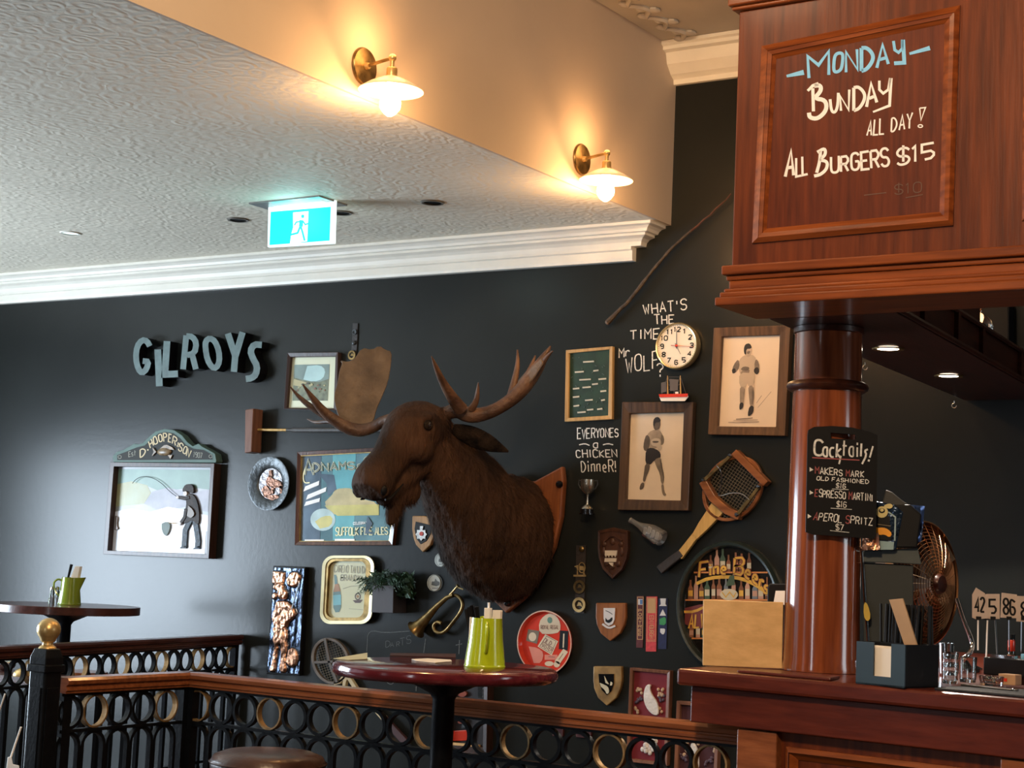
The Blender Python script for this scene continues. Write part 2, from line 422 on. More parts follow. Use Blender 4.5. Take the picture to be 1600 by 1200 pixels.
# lower cornice: heavy stepped profile, square cut end near the bulkhead
prof = [(0, 0), (.03, 0), (.034, .012), (.034, .042), (.046, .046), (.046, .058), (.05, .075), (.062, .087), (.085, .095), (.085, .105), (.10, .107), (.106, .118), (.118, .127), (.135, .131), (.135, .145), (0, .145)]
struct(profile_run([((-9.2, 0, 2.627), (0, -1, 0)), ((-3.37, 0, 2.627), (0, -1, 0)), ((-3.37, 0, 2.627), (0, 0, 0))], prof[:6] + [(0, .058)], 'trim_1', M['cornice']))
struct(profile_run([((-9.2, 0, 2.627), (0, -1, 0)), ((-3.37, 0, 2.627), (1, -1, 0)), ((-3.37, 0, 2.627), (1, 0, 0))], [(0, .058)] + prof[5:], 'trim_2', M['cornice']))
prof2 = [(0, 0), (.02, 0), (.024, .02), (.05, .035), (.085, .07), (.10, .115), (.125, .12), (.125, .135), (.14, .14), (.14, .155), (0, .155)]
struct(profile_run([((XB, 0, 3.363), (0, -1, 0)), ((3.2, 0, 3.363), (0, -1, 0))], prof2, 'trim_3', M['cornice']))
# plaster vine moulding running along the upper ceiling beside the bulkhead
vine = MB()
for k in range(34):
    y = -0.12 - k * .155; x = XB + .115
    pts = [Vector((x - .03, y, 3.517)), Vector((x + .0, y - .05, 3.512)), Vector((x + .035, y - .09, 3.512)), Vector((x + .01, y - .14, 3.514)), Vector((x - .03, y - .155, 3.517))]
    vine.tube([Vector(q) for q in chaikin([tuple(p) for p in pts], 2)], .011, 6)
    for dx, dy, rr in ((-.03, -.03, .022), (.045, -.075, .024), (.0, -.11, .017)):
        vine.ball((x + dx, y + dy, 3.513), (rr, rr * 1.3, .011), k=8)
vn = vine.build('trim_4', M['upper'], smooth=True); vn['kind'] = 'structure'

# ================================================================== BAR CANOPY
CF = Vector((-1.838, -2.28, 0)); cd = Vector((math.cos(R3(1.2)), -math.sin(R3(1.2)), 0)); cn = Vector((cd.y, -cd.x, 0))   # run and outward normal of the front
CAN = Surf(CF, cn)
can = T('bar_canopy', 'large mahogany panelled box carried over the bar with chalk writing on its front', 'canopy', (-1.0, -2.1, 2.0))
def cpt(a, o, z): return CF + cd * a + cn * o + Vector((0, 0, z))
def cbox(mb, a0, a1, o0, o1, z0, z1, mi=0):
    f = [cpt(a0, o1, z0), cpt(a1, o1, z0), cpt(a1, o1, z1), cpt(a0, o1, z1)]; bk = [cpt(a0, o0, z0), cpt(a1, o0, z0), cpt(a1, o0, z1), cpt(a0, o0, z1)]
    mb.solid(f, bk, mi)
mb = MB(); cbox(mb, 0, 2.6, -.2, 0, 2.105, 2.79); mb.build('carcass', M['mah'], can, bevel=.004)
# top cap
mb = MB(); cbox(mb, -.015, 2.62, -.22, .014, 2.79, 2.80); cbox(mb, -.022, 2.63, -.22, .024, 2.80, 2.835); mb.build('top_cap', M['mahx'], can, bevel=.004)
# bottom moulding in three steps
mb = MB()
cbox(mb, -.018, 2.62, -.21, .022, 2.098, 2.122); cbox(mb, -.010, 2.62, -.21, .010, 2.085, 2.098); cbox(mb, -.004, 2.62, -.21, .004, 2.062, 2.085)
cbox(mb, -.014, 2.62, -.21, .012, 2.054, 2.064); cbox(mb, -.022, 2.63, -.21, .020, 2.040, 2.054); cbox(mb, -.030, 2.63, -.21, .030, 2.018, 2.040)
mb.build('bottom_moulding', M['mahx'], can, bevel=.004)
def cframe(mb, q_out, q_in, off_o, off_i):
    mb.frame(CAN, q_out, q_in, off_o, off_o + .004, ioff=off_i)
o1 = [(1190, 72), (1500, 8), (1489, 352), (1175, 380)]
o2 = [(1199, 79), (1491, 19), (1482, 344), (1184, 371)]
o3 = [(1206, 85), (1484, 27), (1475, 338), (1191, 364)]
o4 = [(1213, 92), (1476, 37), (1468, 331), (1198, 357)]
mb = MB(); cframe(mb, o1, o2, .006, .016); cframe(mb, o2, o3, .014, .012); cframe(mb, o3, o4, .010, .002)
mb.build('panel_moulding', M['mahx'], can)
chp = MB().poly(CAN, o4, .0015).build('chalk_panel', M['mahpanel'], can)
# start of the next panel, beyond the frame edge
o5 = [(1600, -60), (1900, -150), (1900, 300), (1597, 345)]; o6 = [(1610, -50), (1890, -140), (1890, 290), (1607, 334)]
mb = MB(); cframe(mb, o5, o6, .004, .014); mb.build('panel_moulding', M['mahx'], can)
# wing that runs back to the wall, with lights in its underside
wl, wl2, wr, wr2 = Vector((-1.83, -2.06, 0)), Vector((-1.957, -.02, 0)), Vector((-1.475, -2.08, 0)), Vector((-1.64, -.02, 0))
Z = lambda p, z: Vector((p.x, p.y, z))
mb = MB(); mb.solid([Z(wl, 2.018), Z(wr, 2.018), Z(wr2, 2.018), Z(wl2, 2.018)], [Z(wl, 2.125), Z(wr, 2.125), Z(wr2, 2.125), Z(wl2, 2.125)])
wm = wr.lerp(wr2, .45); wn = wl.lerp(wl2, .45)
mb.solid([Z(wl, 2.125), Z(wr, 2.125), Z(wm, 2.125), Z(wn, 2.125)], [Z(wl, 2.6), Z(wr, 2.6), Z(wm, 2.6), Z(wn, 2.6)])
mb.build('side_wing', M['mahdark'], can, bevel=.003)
mb = MB()
for a in (.12, .3, .45, .72):
    p = wr.lerp(wr2, a); mb.box((p.x + .006, p.y, 2.075), (.014, .03, .10), rot=R3(4.5))
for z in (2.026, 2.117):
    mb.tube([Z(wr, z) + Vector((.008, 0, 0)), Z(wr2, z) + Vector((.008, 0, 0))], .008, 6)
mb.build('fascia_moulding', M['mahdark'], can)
# chalk lettering
mb = MB()
def pth(pts, w, mi, w1=None): mb.ribbon(CAN, pts, w, .0026, 0, mi, w1=w1)
pth([(1229, 119), (1256, 113)], 4, 0, 8); pth([(1421, 84), (1453, 75)], 4, 0, 7)
text(mb, CAN, 'M', [(1264, 122), (1295, 117), (1295, 80), (1262, 88)], 5, .0026, mi=0)
text(mb, CAN, 'O', [(1302, 114), (1315, 110), (1318, 82), (1304, 84)], 5, .0026, mi=0)
text(mb, CAN, 'N', [(1322, 113), (1340, 109), (1339, 77), (1322, 81)], 4.5, .0026, mi=0)
text(mb, CAN, 'D', [(1346, 111), (1364, 105), (1364, 74), (1346, 75)], 6, .0026, mi=0)
text(mb, CAN, 'A', [(1370, 106), (1388, 100), (1386, 68), (1372, 71)], 5, .0026, mi=0)
pth([(1396, 64), (1398, 78), (1404, 82), (1410, 76), (1410, 62)], 4.5, 0); pth([(1411, 62), (1413, 98), (1397, 99)], 6, 0)
chm = [M['blue'], M['white'], mat('rubbed_out_chalk', (0.13, 0.07, 0.05), .8)]
mb.build('chalk_word', chm, chp)['label'] = 'light blue chalk word MONDAY between dashes'; mb = MB()
pth([(1262, 142), (1270, 134), (1279, 131)], 4, 1, 6); pth([(1270, 138), (1271, 174)], 5, 1)
pth(chaikin([(1272, 134), (1282, 133), (1283, 142), (1272, 154), (1290, 156), (1292, 172), (1278, 186), (1265, 184), (1264, 176)], 2), 6.5, 1)
pth(chaikin([(1297, 155), (1299, 174), (1305, 176), (1309, 166), (1310, 145)], 2), 4.5, 1)
text(mb, CAN, 'N', [(1314, 173), (1326, 172), (1327, 140), (1313, 150)], 4, .0026, mi=1)
text(mb, CAN, 'D', [(1334, 173), (1352, 166), (1350, 134), (1334, 137)], 5, .0026, mi=1)
text(mb, CAN, 'A', [(1354, 167), (1370, 160), (1366, 128), (1356, 132)], 5, .0026, mi=1)
pth([(1374, 126), (1374, 140), (1380, 146), (1388, 140), (1391, 122)], 4, 1); pth([(1392, 122), (1390, 165), (1364, 175)], 5.5, 1, 3)
mb.build('chalk_word', chm, chp)['label'] = 'white chalk word BUNDAY'; mb = MB()
text(mb, CAN, 'ALL', [(1355, 211), (1381, 209), (1381, 184), (1358, 188)], 2.6, .0026, mi=1, jit=.25)
text(mb, CAN, 'DAY', [(1393, 205), (1425, 200), (1426, 175), (1394, 183)], 2.6, .0026, mi=1, jit=.25)
pth([(1437, 169), (1446, 168), (1439, 188), (1437, 169)], 2.2, 1); mb.ribbon(CAN, ell(1438, 197, 3.5, 2.2, 10), 1.8, .0026, 0, 1, True)
mb.build('chalk_word', chm, chp)['label'] = 'small white chalk words ALL DAY'; mb = MB()
text(mb, CAN, 'A', [(1227, 276), (1240, 274), (1240, 234), (1232, 236)], 5, .0026, mi=1)
text(mb, CAN, 'LL', [(1244, 276), (1262, 272), (1261, 243), (1244, 247)], 3.6, .0026, mi=1, gap=1)
pth(chaikin([(1282, 236), (1281, 252), (1276, 270)], 2), 5, 1)
pth(chaikin([(1277, 238), (1289, 231), (1290, 242), (1280, 250), (1293, 252), (1292, 264), (1282, 273), (1272, 275)], 2), 5, 1)
text(mb, CAN, 'URGERS', [(1299, 270), (1389, 260), (1387, 232), (1299, 246)], 3.8, .0026, mi=1, jit=.25, gap=1.2)
text(mb, CAN, '$15', [(1402, 259), (1459, 246), (1459, 223), (1402, 233)], 3.8, .0026, mi=1, gap=1.0)
mb.build('chalk_word', chm, chp)['label'] = 'white chalk words ALL BURGERS'; mb = MB()
text(mb, CAN, '$10', [(1398, 304), (1440, 300), (1440, 284), (1398, 289)], 1.6, .0026, mi=2); pth([(1415, 309), (1442, 304)], 1.5, 2); pth([(1350, 305), (1385, 301)], 1.5, 2)
mb.build('rubbed_out_chalk', chm, chp)
# downlights
for i, (x, y) in enumerate(((-1.724, -1.455), (-1.765, -.786))):
    t = T('recessed_downlight', ['round lit downlight in the canopy underside nearer the round timber column', 'round lit downlight in the canopy underside farther from the column, above the copper fan'][i], 'downlight', (x, y, 2.016), 'downlights in the canopy underside')
    MB().lathe((x, y, 2.016), [(.030, -.001), (.045, -.004), (.047, 0), (.030, 0)], k=28, cap=False).build('trim_ring', M['brassd'], t, smooth=True)
    MB().lathe((x, y, 2.016), [(.001, -.0015), (.031, -.0015)], k=24, cap=False).build('lens', M['down'], t)
    d = bpy.data.lights.new('downlight_spot', 'SPOT'); d.energy = 52; d.spot_size = R3(110); d.color = (1, .88, .74); d.shadow_soft_size = .03
    o = bpy.data.objects.new('downlight_spot', d); COL.objects.link(o); o.location = (x, y, 2.005)
# small hook under the wing
h = at(1491, 627, 2, 2.016); cx = []
for k in range(10):
    a = PI / 2 + 1.5 * PI * k / 9; cx.append((h.x + .009 * math.cos(a), h.y, 2.016 - .016 + .009 * math.sin(a)))
tag(MB().tube([(h.x, h.y, 2.018)] + cx, .0016, 6).build('cup_hook', M['steel'], smooth=True), 'tiny metal cup hook under the far end of the canopy underside', 'hook')
h = at(1352, 567, 2, 2.016); cx = [(h.x + .008 * math.cos(PI / 2 + 1.5 * PI * k / 9), h.y, 2.002 + .008 * math.sin(PI / 2 + 1.5 * PI * k / 9)) for k in range(10)]
tag(MB().tube([(h.x, h.y, 2.018)] + cx, .0016, 6).build('cup_hook', M['steel'], smooth=True), 'tiny metal cup hook under the canopy right behind the timber column', 'hook')
# glass pendant seen above the wing
g = at(1528, 506, 1, -.95)
t = T('pendant_lamp', 'clear glass pendant lamp with copper neck seen through the canopy opening', 'lamp', g + Vector((0, 0, .06)))
MB().lathe(g, [(.008, .055), (.010, .035), (.022, .028), (.042, .010), (.047, -.012), (.040, -.035), (.030, -.045)], k=24, cap=False).build('glass_shade', M['glass'], t, smooth=True)
MB().lathe(g, [(.004, .5), (.004, .07), (.011, .068), (.013, .045), (.006, .04)], k=14).build('neck', M['copper'], t, smooth=True)
MB().ball(g + Vector((0, 0, .012)), (.012, .012, .02)).build('bulb', emis('pendant_bulb', (1, .55, .25), 3), t, smooth=True)
tv = T('wall_screen', 'black screen mounted on the dark wall behind the canopy opening', 'television', WALL(1550, 540))
MB().plate(WALL, [(1505, 475), (1577, 472), (1577, 541), (1505, 545)], .06).build('screen_body', M['black'], tv, bevel=.003)
MB().poly(WALL, [(1509, 479), (1574, 476), (1574, 537), (1509, 541)], .0605).build('screen', M['blackg'], tv)

# ================================================================== BAR COUNTER
ba = R3(7.5); bd = Vector((math.cos(ba), -math.sin(ba), 0)); bn = Vector((bd.y, -bd.x, 0)); BL = Vector((-1.997, -2.2, 0))
def bpt(a, o, z): return BL + bd * a + bn * o + Vector((0, 0, z))
bar = T('bar_counter', 'mahogany bar counter with thick overhanging top and panelled front', 'bar counter', (-1.3, -2.0, 0))
def bplan(z0, z1, e, o, name, m, bv=.005):
    # L-shaped plan: front run, then a leg back to the wall
    q = [bpt(e, -o, 0), bpt(2.7, -o, 0), bpt(2.7, -.55, 0), bpt(.62, -.5, 0), Vector((-1.42, -.03, 0)), Vector((-2.04 + e, -.03, 0))]
    return MB().solid([Z(p, z1) for p in q], [Z(p, z0) for p in q]).build(name, m, bar, bevel=bv)
bplan(1.058, 1.10, 0, 0, 'counter_top', M['bartop'], .008)
bplan(.966, 1.058, .03, .025, 'frieze', M['bartop'], .003)
bplan(0.0, .966, .17, .06, 'carcass', M['mah'])
mb = MB()
for a0 in (.165, .86, 1.55):
    mb.solid([bpt(a0, -.035, 0), bpt(a0 + .115, -.035, 0), bpt(a0 + .115, -.035, .962), bpt(a0, -.035, .962)], [bpt(a0, -.07, 0), bpt(a0 + .115, -.07, 0), bpt(a0 + .115, -.07, .962), bpt(a0, -.07, .962)])
    mb.build('pilaster', M['railw'], bar, bevel=.004); mb = MB()
BF = Surf(bpt(0, -.06, 0), bn)
for a0 in (.30, .99):
    def r(i): return [bpt(a0 + i, -.06, .93 - i), bpt(a0 + .54 - i, -.06, .93 - i), bpt(a0 + .54 - i, -.06, .15 + i), bpt(a0 + i, -.06, .15 + i)]
    for i0, i1, h0, h1 in ((0, .012, .012, .02), (.012, .03, .016, .002)):
        A, B = [p + bn * h0 for p in r(i0)], [p + bn * h1 for p in r(i1)]
        mb.add(A + B + r(i0), [(k, (k + 1) % 4, 4 + (k + 1) % 4, 4 + k) for k in range(4)] + [(k, 8 + k, 8 + (k + 1) % 4, (k + 1) % 4) for k in range(4)])
    mb.build('panel_moulding', M['mahx'], bar); mb = MB()

# round timber column between counter and canopy
cc = Vector((-1.742, -1.862, 0))
colt = T('timber_column', 'tall polished round mahogany column standing on the bar and carrying the canopy', 'column', Z(cc, 1.1))
prof = [(.112, 1.1), (.112, 1.106), (.102, 1.11)] + [(.102 - .010 * k / 12, 1.11 + .66 * k / 12) for k in range(13)]
MB().lathe((cc.x, cc.y, 0), [(.1035, 1.101), (.1035, 1.112), (.101, 1.13), (.099, 1.30), (.096, 1.5), (.0935, 1.7), (.091, 1.85), (.0895, 2.017)], k=64).build('shaft', M['colw'], colt, smooth=True)
zr = at(1294, 599, 1, cc.y - .09).z
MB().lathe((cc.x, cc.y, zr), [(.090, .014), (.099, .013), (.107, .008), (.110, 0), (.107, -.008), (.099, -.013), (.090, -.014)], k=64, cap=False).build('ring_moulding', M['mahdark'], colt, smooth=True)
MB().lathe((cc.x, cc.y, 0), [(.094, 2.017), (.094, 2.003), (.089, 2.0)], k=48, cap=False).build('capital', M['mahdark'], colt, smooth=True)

# cocktail board hung on the column
cs = (cc + Vector((.54, -.83, 0)) * .112); CB = Surf(Z(cs, 1.4), (.5, -.85, .02))
cb = T('cocktail_board', 'black chalkboard paddle with cut-out handle listing cocktails, hung on the column', 'sign', CB(1315, 842))
outer = chaikin([(1262, 681), (1262, 673), (1272, 667), (1300, 666), (1332, 668), (1360, 676), (1371, 680), (1371, 690), (1369, 835), (1366, 842), (1355, 841), (1270, 835), (1259, 831), (1260, 822)], 1, True)
hole = [(1298, 676), (1337, 679), (1337, 687), (1298, 685)]
# split into two plates round the handle hole
top_l = [(1262, 681), (1263, 672), (1272, 667), (1300, 665.5), (1332, 668), (1360, 675), (1371, 680), (1371, 690), (1337, 687), (1337, 679), (1298, 676), (1298, 685), (1262, 683)]
bot_l = [(1262, 683), (1298, 685), (1337, 687), (1371, 690), (1369, 835), (1366, 842), (1355, 841), (1270, 835), (1259, 831)]
mb = MB().plate(CB, top_l, .008, .010); mb.plate(CB, bot_l, .008, .010); mb.build('board', M['black'], cb)
mb = MB(); o = .0088
text(mb, CB, 'C', [(1272, 711), (1286, 712), (1286, 688), (1273, 687)], 3.4, o); text(mb, CB, 'ock', [(1286, 713), (1315, 715), (1317, 694), (1286, 691)], 3.0, o, gap=.9)
mb.ribbon(CB, [(1314, 712), (1311, 725)], 2.6, o); text(mb, CB, 'tai', [(1316, 712), (1342, 714), (1342, 692), (1317, 688)], 2.6, o, gap=.9)
mb.ribbon(CB, [(1346, 693), (1345, 713)], 3, o); mb.ribbon(CB, chaikin([(1356, 702), (1351, 704), (1354, 711), (1347, 725)], 1), 3, o); mb.ribbon(CB, [(1364, 697), (1359, 715)], 2.6, o); mb.ribbon(CB, [(1358, 718), (1357, 721)], 3, o)
mb.ribbon(CB, [(1269, 715), (1343, 719)], 1.8, o, mi=1)
for u, v in ((1265, 733), (1265, 769), (1262, 806)): mb.poly(CB, [(u, v - 3), (u + 6, v + 1), (u, v + 4)], o)
fl = lambda *red: (lambda k: 1 if k in red else 0)
text(mb, CB, 'MAKERS MARK', [(1274, 740), (1350, 746), (1350, 736), (1274, 730)], 1.5, o, mis=fl(0, 7), jit=.3)
text(mb, CB, 'OLD FASHIONED', [(1276, 750), (1357, 756), (1357, 750), (1277, 744)], 1.2, o, jit=.2)
text(mb, CB, '$16', [(1306, 762), (1321, 763), (1322, 756), (1307, 755)], 1.1, o); mb.ribbon(CB, [(1300, 764), (1326, 765)], .8, o)
text(mb, CB, 'ESPRESSO MARTINI', [(1273, 776), (1364, 783), (1364, 772), (1274, 765)], 1.4, o, mis=fl(0, 9), jit=.3)
text(mb, CB, '$16', [(1307, 792), (1322, 793), (1323, 784), (1308, 783)], 1.2, o); mb.ribbon(CB, [(1298, 794), (1331, 796)], .8, o)
text(mb, CB, 'APEROL SPRITZ', [(1271, 812), (1363, 821), (1363, 810), (1274, 800)], 1.4, o, mis=fl(0, 7), jit=.3)
text(mb, CB, '$7', [(1306, 828), (1318, 829), (1318, 820), (1306, 819)], 1.2, o); mb.ribbon(CB, [(1297, 829), (1327, 832)], .8, o)
mb.build('chalk_lettering', [M['chalk'], mat('pink_chalk', (0.34, 0.09, 0.09), .9)], cb)

# ================================================================== RAILINGS
PIT = .1015
ringb = MB().lathe((0, 0, 0), [(.0405, -.009), (.0505, -.009), (.0505, .009), (.0405, .009), (.0405, -.009)], (0, 1, 0), 26, cap=False)
def meshonly(mb, m, smooth=True):
    o = mb.build('tmp', m, None, smooth); me = o.data; bpy.data.objects.remove(o); return me
ring_black = meshonly(ringb, M['iron'])
rg = MB().lathe((0, 0, 0), [(.0445, -.010), (.0500, -.010), (.0500, .010), (.0445, .010), (.0445, -.010)], (0, 1, 0), 26, cap=False)
ring_gold = meshonly(rg, M['gold'])
lp = [(.0455 * math.cos(PI * k / 10), .0455 * math.sin(PI * k / 10)) for k in range(11)] + [(-.0455, -.36)] + [(-.0455 * math.cos(PI * k / 10), -.36 - .0455 * math.sin(PI * k / 10)) for k in range(1, 10)] + [(.0455, -.36)]
lm = MB(); n = len(lp)
for s_, ya in ((1, 0),):
    outer = [Vector((x * 1.12, -.008, z * 1.12 if z > 0 else z)) for x, z in lp]; inner = [Vector((x * .88, -.008, z * .88 if z > 0 else z)) for x, z in lp]
    o2 = [p + Vector((0, .016, 0)) for p in outer]; i2 = [p + Vector((0, .016, 0)) for p in inner]
    vs = outer + inner + o2 + i2; fs = []
    for i in range(n):
        j = (i + 1) % n
        fs += [(i, j, n + j, n + i), (i, 2 * n + i, 2 * n + j, j), (n + i, n + j, 3 * n + j, 3 * n + i), (2 * n + i, 3 * n + i, 3 * n + j, 2 * n + j)]
    lm.add(vs, fs)
loop_me = meshonly(lm, M['iron'])

def railing(name, label, p0, p1, zt, first, nring, wm, hand=.047, goldk=None, wd=.062, ends=(0, 0)):
    """cast iron railing panel between p0 and p1 with timber handrail"""
    p0 = Vector(p0); p1 = Vector(p1); d = (p1 - p0); L = d.length; d.normalize(); nrm = Vector((d.y, -d.x, 0))
    t = T(name, label, 'railing', Z((p0 + p1) / 2, 0))
    mb = MB(); q = [(-.026, 0), (-.026, .006), (-.031, .009), (-.031, .016), (-.026, .019), (-.026, .023), (-.034, .027), (-.036, .038), (-.030, .046), (.030, .046), (.036, .038), (.034, .027), (.026, .023), (.026, .019), (.031, .016), (.031, .009), (.026, .006), (.026, 0)]
    zb = zt - .047
    # mitred ends: shift along d by factor*offset
    a = [p0 - d * 0 + nrm * x + d * (x * ends[0]) + Vector((0, 0, zb + z)) for x, z in q]
    b = [p1 + nrm * x + d * (x * ends[1]) + Vector((0, 0, zb + z)) for x, z in q]
    mb.solid(a, b); mb.build('handrail', wm, t)
    ang = math.atan2(d.y, d.x)
    Mz = Matrix.Rotation(ang, 3, 'Z'); c = (p0 + p1) / 2
    MB().box(Z(c, zb - .004), (L, .022, .010), M=Mz).build('top_bar', M['iron'], t)
    MB().box(Z(c, zb - .112), (L, .022, .010), M=Mz).build('middle_bar', M['iron'], t)
    MB().box(Z(c, zb - .52), (L, .022, .012), M=Mz).build('bottom_bar', M['iron'], t)
    for k in range(nring):
        s = first + k * PIT
        if s < .03 or s > L - .03: continue
        p = p0 + d * s
        gold = goldk is not None and (k - goldk) % 3 == 0
        o = bpy.data.objects.new('ring', ring_black if not gold else ring_gold); COL.objects.link(o); o.parent = t
        o.location = Z(p, zb - .058) - t.location; o.rotation_euler.z = ang
        if gold: o['label'] = 'ring painted in worn gold'
        o = bpy.data.objects.new('loop', loop_me); COL.objects.link(o); o.parent = t
        o.location = Z(p, zb - .163) - t.location; o.rotation_euler.z = ang
    mb = MB()
    npost = max(2, int(L / .62) + 1)
    for k in range(npost):
        s = .02 + (L - .04) * k / (npost - 1)
        if k in (0, npost - 1):
            MB().box(Z(p0 + d * s, (zb) / 2), (.030, .030, zb), M=Mz).build('post', M['iron'], t)
    for k in range(nring):
        s = first + (k + .5) * PIT
        if s < .03 or s > L - .03: continue
        MB().tube([Z(p0 + d * s, .02), Z(p0 + d * s, zb - .52)], .007, 6).build('baluster', M['iron'], t)
    return t
# front railing along the room: gold ring at x = -3.479
A0, A1 = Vector((-3.834, -2.035, 0)), Vector((-1.83, -2.06, 0))
railing('iron_railing', 'long front iron railing with rings under a brown moulded handrail running to the bar', A0, A1, .957, .0490, 19, M['railw'], goldk=3, ends=(-1, 0))
railing('iron_railing', 'short iron railing returning toward the newel post with the brass ball', Vector((-3.83, -2.585, 0)), A0 + Vector((0, -.001, 0)), .957, .04, 6, M['railw'], goldk=1, ends=(0, -1))
railing('iron_railing', 'far iron railing with dark handrail standing against the dark wall below the fishing picture', Vector((-4.985, -2.1, 0)), Vector((-5.435, -.02, 0)), .957, .05, 21, M['raild'], goldk=2)
# newel post with ball
nw = Vector((-3.832, -2.642, 0)); t = T('newel_post', 'black square newel post topped by a worn brass ball', 'post', nw)
MB().box(Z(nw, .49), (.066, .066, .98)).build('shaft', M['iron'], t, bevel=.006)
mb = MB(); mb.box(Z(nw, .985), (.078, .078, .022)); mb.box(Z(nw, 1.005), (.068, .068, .022)); mb.solid([Z(nw, 1.016) + Vector((x * .034, y * .034, 0)) for x, y in ((-1, -1), (1, -1), (1, 1), (-1, 1))], [Z(nw, 1.042) + Vector((x * .026, y * .026, 0)) for x, y in ((-1, -1), (1, -1), (1, 1), (-1, 1))])
mb.build('cap', M['iron'], t, bevel=.003)
mb = MB()
for sgn in (-1, 1):
    for ax in (0, 1):
        c = Vector((sgn * .034 * (ax == 0), sgn * .034 * (ax == 1), 0)); mb.box(Z(nw, .6) + c, (.044 if ax else .004, .004 if ax else .044, .66))
mb.build('raised_panel', M['iron'], t, bevel=.001)
MB().lathe(nw, [(.001, 1.042), (.026, 1.042), (.024, 1.047), (.016, 1.052), (.015, 1.058), (.020, 1.062), (.0225, 1.0645)] + [(.0345 * math.sin(a), 1.096 - .0345 * math.cos(a)) for a in [R3(45 + 135 * k / 14) for k in range(15)]], k=32).build('ball_finial', M['brass'], t, smooth=True)

# ================================================================== TABLES, JUGS, STOOL
def round_table(c, r, zt, label, th=.034, flat=False):
    t = T('round_table', label, 'table', Z(c, 0))
    MB().lathe(c, [(.001, zt - th), (r - .012, zt - th), (r - .003, zt - th * .8), (r, zt - th * .5), (r - .003, zt - .006), (r - .012, zt), (.001, zt)], k=72).build('tabletop', M['tablew'], t, smooth=True) if not flat else MB().lathe(c, [(.001, zt - th), (r, zt - th), (r, zt), (.001, zt)], k=72).build('tabletop', M['raild'], t, smooth=True, bevel=.002)
    MB().lathe(c, [(.032, .03), (.030, .1), (.030, zt - .09), (.04, zt - .075), (.10, zt - th - .012), (.15, zt - th), (.02, zt - th)], k=28).build('pedestal', M['iron'], t, smooth=True)
    MB().lathe(c, [(.22, 0), (.22, .015), (.16, .03), (.04, .05), (.03, .06)], k=36).build('base', M['iron'], t, smooth=True)
    return t
TC = Vector((-2.612, -2.353, 0))
round_table(TC, .304, 1.07, 'near round bar table with dark red varnished top and black pedestal')
TC2 = at(103, 945, 2, 1.07); TC2 = Vector((TC2.x, TC2.y, 0))
round_table(TC2, .335, 1.07, 'far round bar table with dark red top beyond the railing by the wall', .036, True)

def jug(c, z, h, r, label, lm_, yaw):
    """tapered enamel jug with spout and handle; spout points along yaw"""
    t = T('enamel_jug', label, 'jug', (c[0], c[1], z)); k = 40; mb = MB()
    sp = Vector((math.cos(yaw), math.sin(yaw), 0)); prof = [(r, .0), (r * 1.02, .003), (r, .008), (r * .985, .02), (r * .86, h * .55), (r * .78, h)]
    vs = []; cz = Vector((c[0], c[1], z))
    def ringv(rr, hh, pull):
        for j in range(k):
            a = 2 * PI * j / k; p = Vector((math.cos(a), math.sin(a), 0)) * rr; f = max(0, p.normalized().dot(sp)) ** 10
            vs.append(cz + p + sp * (pull * f) + Vector((0, 0, hh + pull * f * .1)))
    for rr, hh in prof: ringv(rr, hh, max(0, (hh / h - .72) / .28) * r * .55)
    ringv(r * .74, h - .001, r * .55); ringv(r * .80, h * .5, 0); ringv(r * .9, .008, 0)
    n = len(vs) // k
    fs = [(i * k + j, i * k + (j + 1) % k, (i + 1) * k + (j + 1) % k, (i + 1) * k + j) for i in range(n - 1) for j in range(k)] + [tuple(range(k)), tuple(range((n - 1) * k, n * k))]
    mb.add(vs, fs).build('body', lm_, t, smooth=True)
    MB().lathe(cz, [(r * 1.0, .001), (r * 1.03, .003), (r * 1.03, .006), (r * 1.0, .008)], k=40, cap=False).build('foot_rim', lm_, t, smooth=True)
    b = -sp; pts = [cz + b * (r * .80) + Vector((0, 0, h * .88)), cz + b * (r * 1.15) + Vector((0, 0, h * .93)), cz + b * (r * 1.5) + Vector((0, 0, h * .80)), cz + b * (r * 1.45) + Vector((0, 0, h * .58)), cz + b * (r * 1.12) + Vector((0, 0, h * .36)), cz + b * (r * .93) + Vector((0, 0, h * .33))]
    MB().tube([Vector(p) for p in chaikin([tuple(p) for p in pts], 2)], .0045, 8).build('handle', lm_, t, smooth=True)
    return t
J1 = at(757, 1043, 2, 1.07); jug((J1.x, J1.y), 1.07, .131, .054, 'lime green enamel jug of cutlery and napkins on the near round table', M['lgreen'], R3(125))
# contents of the near jug: handles of cutlery and folded napkins, each leaning
def stick(name, label, cat, group, p, top, rad, m, flat=.35, parent=None):
    o = MB().tube([p, Vector(p).lerp(Vector(top), .7), top], [rad * .5, rad * .8, rad], 8, flat=flat).build(name, m, parent, smooth=True)
    if cat: tag(o, label, cat, group)
    return o
jz = 1.07 + .03; J = Vector((J1.x, J1.y, jz)); S5 = Vector((.84, .54, 0))
for i, (a, b_, tp, m) in enumerate(((-.030, -.055, .152, 'black'), (-.022, -.042, .158, 'black'), (-.012, -.030, .163, 'blackg'), (-.004, -.012, .160, 'black'))):
    stick('knife', ['black knife leaning farthest out of the near green jug', 'second black knife in the near green jug, inside the outermost one', 'glossy black knife in the near green jug, third from its edge', 'black knife in the near green jug touching the napkins'][i], 'knife', 'black handled cutlery in the near jug', J + S5 * a, J + S5 * b_ + Vector((0, -.01 * i, tp - .03)), .0065, M[m])
lab = ['white folded napkin at the edge of the near jug beside the knives', 'white rolled napkin in the middle of the near jug', 'pale pink folded napkin at the table side of the near jug opposite the knives']
